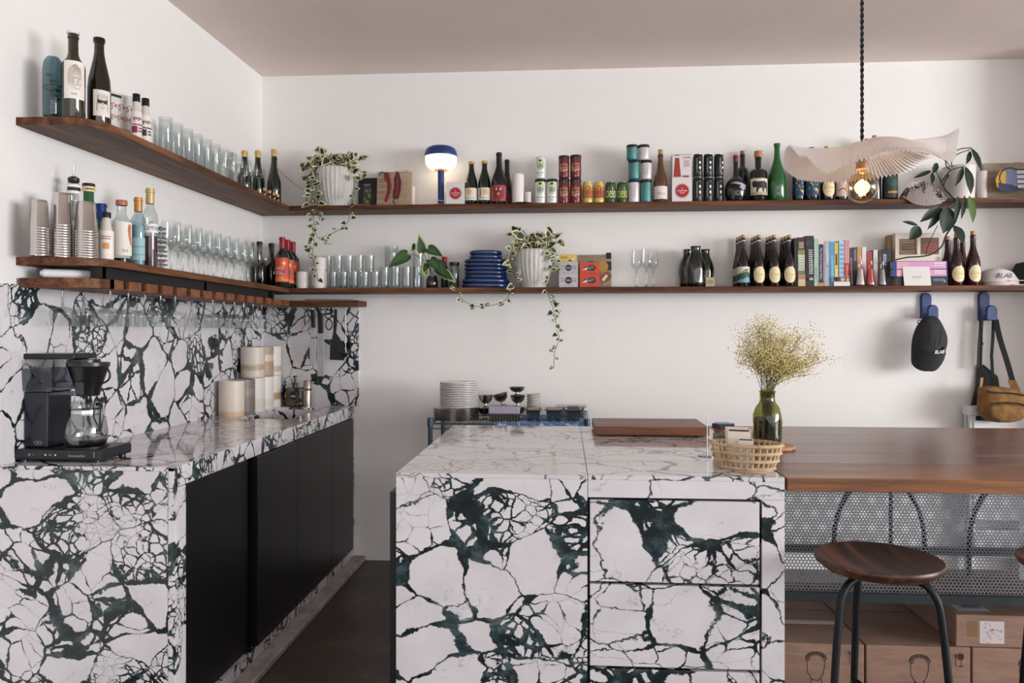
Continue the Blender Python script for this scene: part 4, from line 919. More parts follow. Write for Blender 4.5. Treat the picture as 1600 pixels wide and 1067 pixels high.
shelf_bottle('dark bottle with cream oval label below the pendant shade', 1281.5, 1304, 229, UB, USZ, 'burg', '#0d0f10', ('foil', '#c9b596', .12), None, labs=ob)
shelf_bottle('bottle with pale pink label hidden by the glowing bulb', 1304.5, 1325, 231, UB, USZ, 'burg', '#12100f', ('foil', '#17120f', .12), (.08, .44, '#cdb6ac', 1.3, lambda D, w_, h: D.line([(-w_*.3, -h*.2), (0, -h*.1), (w_*.3, -h*.25)], h*.05, M_('#4a3f3a'))))
shelf_bottle('dark bottle with silver cap rising behind the pendant shade', 1328, 1349, 227, UB, USZ, 'burg', '#0d0f10', ('foil', '#c9c0b0', .1), None)
shelf_bottle('dark bottle with tall cork behind the pendant cord', 1345, 1363, 222, 4.40, USZ, 'burg', '#0d0f10', ('cork', cork2, .05), None)
shelf_bottle('dark bottle with the tallest cork behind the pendant shade', 1356, 1377, 217, UB+.01, USZ, 'burg', '#0d0f10', ('cork', cork2, .05), None)
shelf_bottle('black bottle with green label and orange band by the mirror ball', 1378, 1403, 246, UB, USZ, 'bord', '#0d1412', ('foil', '#101010', .15), (.05, .62, '#1f3a33', 1.2, lambda D, w_, h: (D.rect(w_*.05, -h*.28, w_*.62, h*.1, M_('#b3692e')), D.greek(w_*.05, -h*.28, w_*.5, h*.05, M_('#e2a252'), 1), D.oval(0, h*.15, w_*.35, h*.2, M_('#2f4f45')))))
# slumped mirror ball
t = thing('mirror_ball', 'slumped half mirror ball dripping over the upper shelf edge', 'mirror ball', (XA(1447, SHY), 4.30, USZ)); k = MX(1447, SHY)
mm, tile = MB(), mat('#d9d7da', .12, 1); W2, n1, n2 = 36*k, 44, 16
def blob(u, v):
    a = u*2*pi; q = v
    x = W2*q*cos(a)*(1+.05*sin(3*a)); yy = .062*q*sin(a)-.0; top = .095*(1-q**2.2)+.004
    z_ = top*(1-.35*cos(a)*q)
    if yy < -.018:   # the part over the edge runs down the front of the board
        s_ = (-.018-yy); z_ -= s_*.95*(1+.3*cos(a+2.4)); yy -= .012
    return Vector((x, yy-.0, z_))
tiles = MB(); g = random.Random(6)
for i in range(n2):
    for j in range(n1):
        v0, v1, u0, u1 = i/n2*.98+.02, (i+.95)/n2*.98+.02, j/n1, (j+.95)/n1; tl = Vector((g.uniform(-.0012, .0012), g.uniform(-.0012, .0012), g.uniform(-.0012, .0012))); tiles.add([blob(u0, v0)+tl, blob(u1, v0)-tl, blob(u1, v1), blob(u0, v1)], [(0, 1, 2, 3)])
cor = MB()
for i in range(n2):
    for j in range(n1): cor.add([blob(j/n1, i/n2)*.985, blob((j+1)/n1, i/n2)*.985, blob((j+1)/n1, (i+1)/n2)*.985, blob(j/n1, (i+1)/n2)*.985], [(0, 1, 2, 3)])
cor.build('core', mat('#a5a3a8', .3, .8), t, ang=60); o = tiles.build('mirror_tile', tile, t, ang=0); o['kind'] = 'stuff'
# philodendron in white pot
k = MX(1498, 4.38); t = thing('potted_philodendron', 'dark green trailing philodendron in a white pot on the upper shelf', 'potted plant', (XA(1498, 4.375), 4.375, USZ)); b0 = t.location.copy(); hp = ZY(1498, 261, 4.375)-USZ
MB().lathe([(0, 0), (.07, 0), (.076, .004), (.083, hp-.002), (.08, hp), (.076, hp-.004), (.07, hp-.02), (0, hp-.02)], 32).build('pot', mat('#d6cfcb', .45), t, ang=50)
MB().lathe([(0, hp-.019), (.072, hp-.019), (0, hp-.01)], 20).build('soil', M_('#2b2119'), t)
dkg, mdg = mat('#12271a', .5, 0, .3), mat('#47662a', .5, 0, .3)
for pts, rr in (([(1488, 268), (1478, 258), (1482, 244), (1500, 233), (1518, 231)], .003), ([(1490, 268), (1487, 252), (1498, 240), (1516, 234)], .0028), ([(1484, 268), (1471, 284), (1486, 266), (1507, 260)], .003), ([(1486, 268), (1474, 290), (1486, 306), (1496, 318), (1496, 338), (1488, 353), (1478, 368), (1472, 384), (1456, 397), (1436, 401), (1418, 402), (1399, 406)], .0042), ([(1476, 296), (1470, 284), (1463, 268), (1456, 262)], .0025), ([(1487, 262), (1478, 252), (1470, 246)], .0025), ([(1465, 352), (1455, 372), (1448, 390), (1447, 399)], .002), ([(1432, 402), (1430, 385), (1430, 368), (1434, 356), (1428, 348)], .0022), ([(1470, 322), (1482, 320), (1492, 312)], .0025)):
    P = [PY(a, b, 4.36 if i == 0 else (4.28 if i == 1 else 4.225))-b0 for i, (a, b) in enumerate(pts)]; MB().tube(bow(P, 5), rr, 6).build('stem', mat('#22301c', .5), t)
for (a, b, c, d, w_, hue) in ((1517, 231, 1536, 266, 11, 0), (1516, 236, 1511, 256, 8, 0), (1505, 260, 1494, 291, 9, 0), (1508, 260, 1520, 303, 15, 0), (1497, 306, 1494, 346, 10, 0), (1507, 305, 1504, 342, 8, 0), (1514, 305, 1523, 348, 13, 1), (1464, 254, 1458, 271, 9, 0), (1455, 267, 1428, 277, 7, 0), (1456, 270, 1457, 287, 8, 0), (1470, 322, 1439, 346, 13, 0), (1473, 324, 1451, 358, 11, 0), (1481, 323, 1476, 364, 28, 0), (1489, 352, 1508, 380, 17, 0), (1437, 354, 1422, 374, 18, 0), (1434, 352, 1411, 345, 7, 0)):
    p, q = PY(a, b, 4.22), PY(c, d, 4.19); v = q-p; L = v.length
    me = leaf_mesh(L, w_*MX(1480, 4.2)*1.05, (mdg, mdg) if hue else (dkg, dkg), .35, .18, False, .8); place_leaf(me, p-b0, v, Vector((.25, -1, .35)), t)
k = MX(1534, 4.40); t = thing('white_cup', 'white cylinder vase between the philodendron and the newsprint', 'vase', (XA(1534, 4.41), 4.41, USZ)); h = ZY(1534, 268, 4.41)-USZ
MB().lathe([(0, 0), (.026, 0), (.027, h), (.024, h), (.023, .01), (0, .01)], 24).build('vessel', mat('#cfc8c4', .45), t, ang=40)
def glove(D, w_, h):
    newsprint(D, w_, h, 5, '#a89782'); nv = M_('#2a3150'); D.oval(-w_*.12, h*.0, w_*.2, h*.24, M_('#6c7590')); D.free([(-w_*.42, -h*.02), (-w_*.32, h*.2), (-w_*.2, h*.2), (-w_*.22, -h*.1), (-w_*.1, -h*.26), (-w_*.3, -h*.3), (-w_*.4, -h*.2)], M_('#c99a2e'))
    D.free([(-w_*.38, -h*.1), (-w_*.1, -h*.15), (w_*.1, -h*.3), (-w_*.2, -h*.34), (-w_*.36, -h*.28)], nv); D.ring(-w_*.12, 0, w_*.22, h*.27, w_*.03, nv, 18)
    for i in range(4): D.rect(w_*.24, h*(.16-.12*i), w_*.46, h*.085, M_('#c9ccd6')); D.line([(w_*.02, h*(.22-.12*i)), (w_*.46, h*(.22-.12*i))], h*.03, nv)
slab_picture('newsprint painted with a blue work glove beyond the philodendron', 1541, 1616, 253, 4.41, USZ, glove, '#a89782')
# ================================================================ lower shelf, back wall
LB = 4.33
def mug(lb, a, b, tp, zb, Y, col, handle=True, group=None, zt=None):
    x, r, _ = at_back(a, b, tp, Y, LSZ); h = ZY((a+b)/2, tp, Y)-zb; t = thing('ceramic_cup', lb, 'cup', (x, Y, zb), 0, group)
    MB().lathe([(0, 0), (r*.86, 0), (r*.9, .003), (r*.9, .010), (r, .013), (r, h-.002), (r*.97, h), (r*.9, h-.002), (r*.88, .014), (0, .012)], 28).build('vessel', col, t, ang=40)
    if handle: MB().tube(bow([(-r*.95, 0, h*.75), (-r*1.35, 0, h*.7), (-r*1.42, 0, h*.45), (-r*.95, 0, h*.25)], 4), .003, 6).build('handle', col, t)
    return t, h
spk = speckle('#e2dcd7', '#8d8680', 60, .64, .7, .45)
mug('white handled cup beside the red-capped bottles', 462, 483, 425, LSZ, 4.33, mat('#e2dcd8', .4))
o_, hh = mug('speckled white cup at the foot of the ivy vine', 487, 511, 424.5, LSZ, 4.325, spk, False, 'speckled cups')
mug('speckled white cup stacked on its twin under the ivy vine', 487.5, 510.5, 403, LSZ+hh, 4.325, spk, False, 'speckled cups')
x, r, h = at_back(504, 519, 400, 4.42, LSZ); tumbler('plain tall tumbler behind the stacked speckled cups', (x, 4.42, LSZ), h, r, None)
gA = 'fluted tumblers stacked by the speckled cups'; hA = ZY(550, 425.5, LB)-LSZ
T0 = tumbler('x', (0, 0, 0), hA, .0285, gA, .02, name='fluted_tumbler'); first = True
for i, pc in enumerate((520, 536.5, 553, 569.5, 586)):
    lb = f'fluted glass tumbler, {ORD[i]} from the speckled cups, bottom layer'; lc = (XA(pc, 4.31), 4.31, LSZ)
    if first: T0.location = lc; T0['label'] = lb; first = False
    else: dup(T0, None, lc, 0, lb)
for i, pc in enumerate((528, 544.5, 561, 577.5)): dup(T0, None, (XA(pc, 4.31), 4.31, LSZ+hA+.0005), 0, f'fluted glass tumbler, {ORD[i]} from the speckled cups, top layer')
for i, pc in enumerate((528, 545, 562)): dup(T0, None, (XA(pc, 4.40), 4.40, LSZ), 0, f'fluted glass tumbler in the wall-side row, {ORD[i]} from the speckled cups')
gB = 'tall fluted glasses by the pothos'; hB = ZY(620, 418, LB)-LSZ
T1 = tumbler('x', (0, 0, 0), hB, .028, gB, .022, name='fluted_glass'); first = True
for i, pc in enumerate((601, 618, 635, 652)):
    lb = f'tall fluted glass, {ORD[i]} from the stacked tumblers'; lc = (XA(pc, 4.31), 4.31, LSZ)
    if first: T1.location = lc; T1['label'] = lb; first = False
    else: dup(T1, None, lc, 0, lb)
for a, b, tp, lb in ((601, 622, 384, 'tallest fluted glass carafe behind the fluted glasses'), (645, 662, 388, 'slim fluted glass carafe behind the pothos leaf')):
    x, r, h = at_back(a, b, tp, 4.41, LSZ); tumbler(lb, (x, 4.41, LSZ), h, r, 'fluted carafes', .02, .97, name='glass_carafe')
# pothos cutting
t = thing('pothos_cutting', 'variegated pothos cutting in a dark glass jar', 'potted plant', (XA(675, 4.33), 4.33, LSZ)); b0 = t.location.copy()
MB().lathe([(0, 0), (.03, 0), (.034, .006), (.034, .045), (.027, .06), (.029, .07), (.026, .07), (.024, .06), (.03, .045), (.03, .008), (0, .006)], 24).build('jar', bottle_glass('#1c1512'), t, ang=50)
pl = [leaf_mesh(.085, .05, (mat('#3f5f33', .4), mat('#2c4a2a', .4)), .25, .15, True, .6), leaf_mesh(.085, .05, (mat('#2c4a2a', .4), mat('#a9b77a', .45)), .25, .2, True, .8)]
for i, (a, b, c, d, sc) in enumerate(((638, 397, 606, 417, 1.25), (659, 395, 654, 364, 1.25), (668, 388, 692, 400, 1.0), (650, 382, 642, 394, .5), (672, 405, 690, 425, .9), (662, 415, 668, 432, .8), (680, 410, 700, 432, .7), (668, 412, 660, 430, .8), (684, 420, 700, 436, .7), (690, 425, 712, 440, .6))):
    p, q = PY(a, b, 4.30), PY(c, d, 4.265); place_leaf(pl[i % 2], p-b0, q-p, Vector((.2, -1, .4)), t, (q-p).length/.085)
for pts in ([(674, 430), (668, 410), (658, 404), (648, 398), (638, 397)], [(674, 430), (666, 405), (660, 393)], [(674, 432), (670, 400), (668, 388)], [(675, 432), (682, 415), (695, 428), (706, 440)], [(670, 420), (664, 400), (650, 382)]):
    MB().tube(bow([PY(a, b, 4.32 if i == 0 else 4.30)-b0 for i, (a, b) in enumerate(pts)], 4), .0018, 6).build('stem', mat('#5c5a34', .5), t)
x, r, h = at_back(689, 700, 402, 4.42, LSZ); bottle('little dark bottle with bright red cap behind the pothos', (x, 4.42, LSZ), h, r, 'gin', '#2b3a36', ('cap', '#b3262c', .14), None, name='spirit_bottle', n=.012)
x, r, h = at_back(702.5, 717.5, 410, 4.37, LSZ); t = thing('glass_jar', 'clear glass jar with black lid beside the blue dishes', 'jar', (x, 4.37, LSZ)); MB().lathe([(0, .002), (r*.9, .001), (r, .006), (r, h*.78), (r*.9, h*.86), (r*.9, h*.9)], 24).build('body', glass('#d9dddb', 1, .08), t, ang=50); MB().lathe([(r*.98, h*.88), (r*1.04, h*.89), (r*1.04, h), (0, h)], 24).build('lid', mat('#15181a', .4), t, ang=40); MB().lathe([(0, .005), (r*.93, .005), (r*.93, h*.45), (0, h*.45)], 20).build('contents', M_('#6b5f58'), t, ang=40)
x0, x1 = XA(692, 4.40), XA(704, 4.40); 
# blue enamel dishes
be = mat('#16305f', .18, 0, .6, coat=.5); zz = LSZ; g = 'stacked blue enamel dishes'
dn = [(721.5, 797, 2, 7.2), (727, 795, 5, 6.2), (735, 787, 2, 6.6)]; i = 0
for a, b, n, pp in dn:
    for q in range(n):
        ra = (b-a)/2*MX(759, LB); rb = min(ra*.72, .094); hh = pp*MX(759, LB)
        m = MB(); m.lathe([(0, 0), (.90, 0), (.96, hh*.08), (.99, hh*.28), (1.0, hh*.5), (.99, hh*.74), (.965, hh*.92), (.93, hh*.985), (.88, hh*.9), (.8, hh*.55), (0, hh*.5)], 48)
        m.v = [(x*ra, y*rb, z) for x, y, z in m.v]
        o = m.build('enamel_dish', be, ang=60); o.location = (XA(759, 4.36), 4.362, zz); tag(o, f'dark blue enamel dish, {ORD[i]} from the bottom of the stack', 'dish', g); zz += hh; i += 1
# tins and card
def tin_grey(D, w_, h):
    D.oval(0, h*.02, h*.27, h*.27, M_('#22242a'), 20); D.text('FISH', 0, h*.02, M_('#d9d4d0'), h=h*.14); D.greek(0, -h*.36, w_*.6, h*.06, M_('#8d8790'), 1)
    for s_ in (-1, 1):
        for yy in (-.05, .14): D.line([(s_*w_*.38, h*yy), (s_*w_*.2, h*(yy+.03))], h*.04, M_('#5b5a6e')); D.poly([(s_*w_*.40, h*(yy-.05)), (s_*w_*.40, h*(yy+.05)), (s_*w_*.33, h*yy)], M_('#5b5a6e'))
def tin_red(D, w_, h):
    D.free([(-w_*.42, -h*.16), (-w_*.25, h*.12), (0, h*.3), (w_*.22, h*.28), (w_*.34, h*.08), (w_*.3, -h*.14), (w_*.14, -h*.22), (-w_*.1, -h*.14)], M_('#1d2330')); D.free([(-w_*.40, -h*.15), (-w_*.24, h*.02), (-w_*.12, h*.06), (-w_*.12, -h*.12)], M_('#ddd6cc'))
    D.line([(-w_*.16, h*.1), (0, h*.2), (w_*.18, h*.12), (w_*.2, -h*.02)], h*.06, M_('#a9a25a')); D.oval(0, 0, h*.2, h*.2, M_('#23304a'), 18); D.text('FISH', 0, 0, Wt, h=h*.11); D.greek(w_*.05, -h*.38, w_*.6, h*.06, M_('#8a2f28'), 1)
Yt = 4.29
za = ZY(888, 428, Yt); box_px('pale grey tinned fish box at the bottom of its pile', 873.5, 903, 428, LSZ, Yt, .055, '#bdb5bc', tin_grey, group='tinned fish boxes'); box_px('pale grey tinned fish box under the yellow one', 873.5, 903, 409.5, za+.0005, Yt, .055, '#b7b2bc', tin_grey, group='tinned fish boxes')
zb = ZY(888, 409.5, Yt); box_px('small yellow tinned fish box on top of the grey ones', 873.5, 901.5, 397.5, zb+.0005, Yt, .055, '#d3b35a', lambda D, w_, h: (D.scrawl(-w_*.2, h*.1, w_*.4, h*.34, M_('#7a3420'), 4), D.free([(0, -h*.36), (w_*.2, -h*.1), (w_*.42, h*.3), (w_*.36, -h*.06), (w_*.28, -h*.36)], M_('#d9d0da')), D.oval(w_*.12, -h*.3, w_*.12, h*.1, M_('#3f2a4a'), 10)), group='tinned fish boxes')
zc_ = ZY(921, 428.5, Yt); box_px('orange-red tinned fish box on the shelf', 906, 936.5, 428.5, LSZ, Yt, .055, '#c9452f', tin_red, group='tinned fish boxes'); box_px('orange-red tinned fish box stacked on its twin', 906, 936, 410, zc_+.0005, Yt, .055, '#cb4731', tin_red, group='tinned fish boxes')
def mush(D, w_, h):
    newsprint(D, w_, h, 8, '#a08d78'); D.rect(w_*.42, h*.4, w_*.13, h*.18, K); D.rect(w_*.42, h*.1, w_*.13, h*.26, M_('#14252a')); D.oval(w_*.28, h*.08, w_*.13, h*.16, M_('#a8823a'), 18); D.free([(w_*.2, -h*.2), (w_*.4, -h*.05), (w_*.5, -h*.2), (w_*.42, -h*.34), (w_*.25, -h*.42)], M_('#7a4a28')); D.free([(w_*.24, -h*.3), (w_*.36, -h*.14), (w_*.4, -h*.2), (w_*.3, -h*.36)], M_('#d8cdbd')); D.oval(-w_*.02, h*.2, w_*.08, h*.05, M_('#5a4a2a'), 12)
slab_picture('newsprint painted with a mushroom behind the tinned fish boxes', 893, 955, 397.5, 4.41, LSZ, mush, '#a08d78')
WG2 = stem_glass('wine glass of three beside the dark carafes, on the fish box side', (XA(994.5, 4.37), 4.37, LSZ), ZY(994, 390, 4.37)-LSZ, .031, .84, 'three wine glasses on the lower shelf', stem=.45)
dup(WG2, None, (XA(1010, 4.305), 4.305, LSZ), 0, 'wine glass in the middle of the three beside the dark carafes'); dup(WG2, None, (XA(1020.5, 4.38), 4.38, LSZ), 0, 'wine glass standing next to the dark dimpled carafes')
def carafe_profile(r, h): return [(0, .003), (r*.8, 0), (r*.92, .006), (r*1.0, h*.12), (r*.95, h*.22), (r*1.03, h*.36), (r*1.0, h*.52), (r*.9, h*.65), (r*.64, h*.78), (r*.52, h*.86), (r*.5, h*.96), (r*.56, h), (r*.5, h), (r*.45, h*.95), (r*.45, h*.86), (0, h*.8)]
for a, b, tp, Y, lb in ((1071.5, 1102, 385, 4.312, 'dark green dimpled carafe standing in front of its pair'), (1061, 1088, 390, 4.40, 'dark green dimpled carafe on the wine glass side'), (1089, 1115, 390, 4.405, 'dark green dimpled carafe behind the price tag')):
    x, r, h = at_back(a, b, tp, Y, LSZ); o = MB().lathe(carafe_profile(r, h), 32, ripple=lambda a_, k: .045*sin(6*a_+k*1.6) if 2 < k < 7 else 0).build('carafe', mat('#10160d', .1, 0, .6, coat=.5), ang=60); o.location = (x, Y, LSZ); tag(o, lb, 'carafe', 'dimpled dark glass carafes')
box_px('small wooden price tag block in front of the carafes', 1102.5, 1117, 433, LSZ, 4.285, .02, '#a08a72', lambda D, w_, h: (D.rect(0, 0, w_*.86, h*.8, M_('#b7a58c')), D.greek(0, 0, w_*.7, h*.5, M_('#6f604f'), 3)), name='tag_block', cat='tag')
# corked bottles, four files of three
def wave(D, w_, h):
    D.rect(0, -h*.3, w_, h*.4, M_('#6f9fb3')); D.free([(-w_*.5, -h*.02), (-w_*.3, h*.1), (-w_*.1, h*.2), (w_*.1, h*.36), (w_*.26, h*.34), (w_*.2, h*.2), (w_*.36, h*.1), (w_*.5, -h*.1), (w_*.5, -h*.3), (w_*.2, -h*.12), (0, -h*.26), (-w_*.25, -h*.3), (-w_*.5, -h*.4)], M_('#27503a'))
    for i in range(5): D.line([(w_*(-.35+.15*i), h*(.02+.06*i)), (w_*(-.27+.15*i), h*(.09+.06*i))], h*.04, M_('#d9d0bb'))
for i, pc in enumerate((1161, 1185, 1209, 1232.5)):
    X_ = XA(pc, 4.305)
    for j, (Y, rr) in enumerate(((4.305, .0345), (4.371, .030), (4.431, .0285))):
        h = ZY(pc, 371.5, 4.305)-LSZ
        wv = i == 0; lb = f'dark red wine bottle with {"green wave" if wv else "cream oval"} label, {ORD[i]} file from the carafes, {("shelf-edge", "middle", "wall-side")[j]} row'
        bottle(lb, (X_, Y, LSZ), h, rr, 'burg', '#10060a', ('cork', cork2, .055), (.08, .40, '#d9cfb8', 1.35, wave) if wv else None, group='corked red wine bottles on the lower shelf', labs=() if wv else ob, n=.0118)
        MB().lathe([(.0124, h*.93), (.0126, h*.965), (.0118, h*.965)], 16).build('seal', Wt, [o for o in COL.objects if o.get('label') == lb][0], ang=0)
# books
Yk = 4.29
def spine(tx, col, sz=.5, pos=0, w_frac=.6, extra=None):
    def f(D, w_, h):
        if extra: extra(D, w_, h)
        if tx: D.text(tx, 0, h*pos, M_(col), h=w_*sz, w_=h*w_frac, rot=-pi/2)
        else: D.greek(0, h*pos, w_*.5, h*w_frac, M_(col), 12)
    return f
def bk(lb, a, b, tp, col, art=None, tilt=0, dep=.15, y=Yk):
    x0, x1 = XA(a, y), XA(b, y); book(lb, x0, x1-.0006, ZY((a+b)/2, tp, y)-LSZ, col, y, dep, tilt, art)
def garden(D, w_, h):
    D.rect(0, h*.37, w_, h*.26, M_('#4a1c22')); D.greek(0, h*.34, w_*.7, h*.14, M_('#d9cfc4'), 4); D.rect(0, h*.2, w_, h*.09, M_('#7f8a4e')); D.rect(0, -h*.02, w_*.9, h*.3, M_('#d5d5c4')); D.greek(0, -h*.02, w_*.8, h*.28, M_('#a9b39a'), 5); D.rect(0, -h*.22, w_, h*.07, M_('#6c7a52')); D.rect(0, -h*.31, w_, h*.1, M_('#b37a72')); D.rect(0, -h*.43, w_, h*.14, M_('#c9b98a'))
bk('black book wedged between the wine bottles and the garden book', 1241, 1246, 372, '#16181c', None, 0)
bk('maroon and green garden-picture book beside the wine bottles', 1246.3, 1257.5, 371, '#b5b59c', garden, 0)
bk('thick black cookbook with white vertical title', 1258.5, 1271.5, 368.5, '#1b1c22', spine(None, '#d9d4cc', .22, -.02, .5, lambda D, w_, h: (D.ring(-w_*.08, h*.36, w_*.24, w_*.24, w_*.05, M_('#7a7684'), 14), D.greek(w_*.22, -h*.05, w_*.14, h*.4, M_('#9a9690'), 14), D.rect(w_*.1, -h*.36, w_*.5, h*.05, M_('#c79a7a')))), 0)
bk('slim mint green book beside the black cookbook', 1272, 1277.8, 373, '#9fc3b2', spine(None, '#5d8a78', .4, -.25, .3), 0)
bk('navy-spined wine book with cream top and orange foot', 1278.2, 1287.5, 373.5, '#d9c8c0', lambda D, w_, h: (D.rect(0, -h*.44, w_, h*.12, M_('#c98a4e')), D.rect(0, -h*.02, w_*.8, h*.82, M_('#26264a')), D.text('The World of Natural Wine', 0, -h*.02, M_('#e2dfe4'), h=w_*.34, w_=h*.66, rot=-pi/2)), 0)
bk('plain grey book beside the bright blue book', 1288.2, 1295.8, 379, '#a9adb8', lambda D, w_, h: (D.greek(0, h*.2, w_*.4, h*.3, M_('#d3d5db'), 9), D.oval(0, -h*.04, w_*.16, w_*.16, M_('#50525a'), 10)), 0)
bk('bright blue book with pale lettering', 1296.2, 1303.4, 378, '#4f97c4', spine(None, '#a9d3ea', .4, -.1, .6), 0)
bk('narrow yellow book with black lettering', 1303.8, 1309.6, 379.5, '#d9bb52', lambda D, w_, h: (D.rect(0, h*.12, w_*.5, h*.26, M_('#54481f')), D.rect(w_*.1, -h*.3, w_*.6, h*.4, M_('#e5cfa0'))), 0, .112, 4.336)
bk('pale blue patterned book beside the gingham book', 1310.8, 1318.8, 376, '#aecbe0', lambda D, w_, h: [D.greek(w_*.05, h*(.4-.1*i), w_*.75, h*.06, M_('#3f678f'), 2, i) for i in range(9)], 0, .112, 4.336)
bk('pink gingham book with red lower spine', 1319.2, 1327.2, 374.5, '#e2b3b5', lambda D, w_, h: ([D.rect(0, h*(.46-.05*i), w_, h*.012, M_('#c9757c')) for i in range(9)], [D.rect(w_*(-.35+.23*i), h*.24, w_*.06, h*.5, M_('#cf858a')) for i in range(4)], D.rect(0, -h*.25, w_, h*.5, M_('#c73a36')), D.rect(0, -h*.22, w_*.2, h*.36, M_('#e2a79a'))), 0, .112, 4.336)
bk('black and white scrawl-spined book beside the gingham book', 1327.8, 1332, 387, '#3b373d', spine(None, '#dcd6da', .5, -.1, .7), 0, .112, 4.336)
bk('purple-black book behind the cone bottles', 1332.4, 1338.6, 386.5, '#37303a', lambda D, w_, h: D.rect(w_*.1, h*.3, w_*.6, h*.3, M_('#7d6c84')), 0, .112, 4.336)
bk('tan and gold book behind the first cone bottle', 1339.2, 1346.2, 385.5, '#b98f55', lambda D, w_, h: D.rect(w_*.2, -h*.1, w_*.4, h*.7, M_('#d3b48a')), 0, .112, 4.336)
bk('white book with pink vertical lettering behind the cone bottles', 1346.8, 1353.4, 386, '#d9d3d6', spine(None, '#a8707c', .4, -.2, .5), 0, .112, 4.336)
bk('rust red book behind the pink cone bottle', 1353.8, 1362.6, 393, '#9a3a2a', None, 0, .112, 4.336)
bk('thin black book between rust and white books', 1362.9, 1364.2, 391, '#1a1716', None, 0, .112, 4.336)
bk('white book between the pink and clear cone bottles', 1364.5, 1371.3, 390.5, '#d6d3d0', spine(None, '#9a9894', .4, .2, .2), 0, .112, 4.336)
bk('dark brown book with brown strip behind the clear cone bottle', 1372, 1378.6, 391.5, '#33292a', lambda D, w_, h: D.rect(0, h*.2, w_*.3, h*.25, M_('#8a5a4a')), 0, .112, 4.336)
bk('black book with a pale blue title label', 1379, 1385.6, 390, '#1c1d22', lambda D, w_, h: (D.rect(0, h*.22, w_*.8, h*.3, M_('#aebccb')), D.greek(0, h*.22, w_*.6, h*.24, M_('#5a6470'), 5)), 0, .112, 4.336)
bk('navy book at the end of the upright row', 1386, 1391.5, 388.5, '#18213c', None, 0, .112, 4.336)
t = box_px('small photo book lying flat in front of the upright books', 1303, 1328, 432, LSZ, 4.274, .055, '#dcd7d2', lambda D, w_, h: (D.rect(0, h*.22, w_, h*.5, M_('#463a36')), D.oval(w_*.05, h*.2, w_*.15, h*.2, M_('#b9a79c'), 12), D.oval(w_*.36, h*.18, w_*.1, h*.2, M_('#c79a7a'), 10), D.rect(-w_*.36, h*.2, w_*.22, h*.4, M_('#1d1512'))), name='photo_book', cat='book')
for a, b, tp, cg, lb in ((1336.5, 1352.5, 408, '#ebe4e4', 'frosted white cone bottle in front of the tan book'), (1353, 1367.5, 408, '#eba6a4', 'pink tinted cone bottle in front of the rust book'), (1371, 1386, 409, '#d3d6d6', 'clear grey cone bottle in front of the dark books')):
    Y = 4.303; x, r, h = at_back(a, b, tp, Y, LSZ); r = min(r, .028); t = thing('cone_bottle', lb, 'bottle', (x, Y, LSZ), 0, 'textured cone bottles')
    MB().lathe([(0, .003), (r*.9, 0), (r, .006), (r*.92, h*.18), (r*.55, h*.72), (r*.40, h*.9), (r*.42, h*.93), (r*.42, h), (0, h)], 30, ripple=lambda a_, k: .03*cos(a_*15) if 2 <= k <= 4 else 0).build('body', glass(cg, .7, .10), t, ang=60)
    MB().lathe([(0, .008), (r*.80, .008), (r*.47, h*.68), (0, h*.68)], 20).build('liquid', mat(cg, .4), t, ang=50)
# kraft stand, window box, flat books, card
x0, x1 = XA(1385, 4.39), XA(1400, 4.39); t = thing('kraft_bag', 'tall kraft paper bag with dark slit behind the navy book', 'bag', ((x0+x1)/2, 4.37, LSZ)); w_ = x1-x0; h = ZY(1392, 367, 4.37)-LSZ
MB().prism([(-w_*.5, 0), (w_*.6, 0), (w_*.5, h*.75), (w_*.3, h), (-w_*.4, h), (-w_*.55, h*.6)], 0, .05, lambda u, v, d: (u, d, v)).build('bag_body', M_('#9c8257'), t, ang=0, bev=.002)
D = Dec(); D.free([(-w_*.12, h*.88), (w_*.22, h*.88), (w_*.1, h*.3), (w_*.0, h*.3)], M_('#2a2318')); D.flat('print', (0, 0, 0), (1, 0, 0), (0, 0, 1), t)
def flatbook(lb, a, b, z0, z1, col, art, Y=4.30, dep=.13):
    x0, x1 = XA(a, Y), XA(b, Y); t = thing('book', lb, 'book', ((x0+x1)/2, Y, z0), 0, 'books lying flat under the window box'); w_ = (x1-x0)/2; hh = z1-z0
    MB().box(-w_, w_, 0, dep, 0, .002).box(-w_, w_, 0, dep, hh-.002, hh).box(-w_, w_, -.0015, .001, 0, hh).build('cover', M_(col), t, ang=0); MB().box(-w_+.003, w_-.003, .001, dep-.003, .002, hh-.002).build('pages', M_('#ddd3c4'), t, ang=0)
    D = Dec(); art(D, 2*w_, hh); D.flat('print', (0, -.0015, hh/2), (1, 0, 0), (0, 0, 1), t)
z1, z2, z3 = ZY(1437, 432, 4.30), ZY(1437, 420.5, 4.30), ZY(1437, 408, 4.30)
flatbook('dark navy book lying at the bottom of the flat pile', 1402, 1481, LSZ, z1-.0005, '#1c2233', lambda D, w_, h: (D.greek(w_*.32, h*.15, w_*.22, h*.3, M_('#8f98a6'), 2), D.oval(w_*.43, 0, w_*.02, h*.15, M_('#8f98a6'), 10)))
pink = lambda D, w_, h: (D.rect(w_*.03, 0, w_*.90, h*.9, M_('#d294c0')), D.rect(-w_*.32, 0, w_*.2, h*.9, M_('#dba3b4')), D.greek(w_*.36, h*.1, w_*.2, h*.6, Wt, 2))
flatbook('pink and navy book lying in the middle of the flat pile', 1394, 1480.5, z1, z2-.0005, '#22307a', pink); flatbook('pink and navy book on top of the flat pile', 1394, 1480, z2, z3, '#22307a', pink)
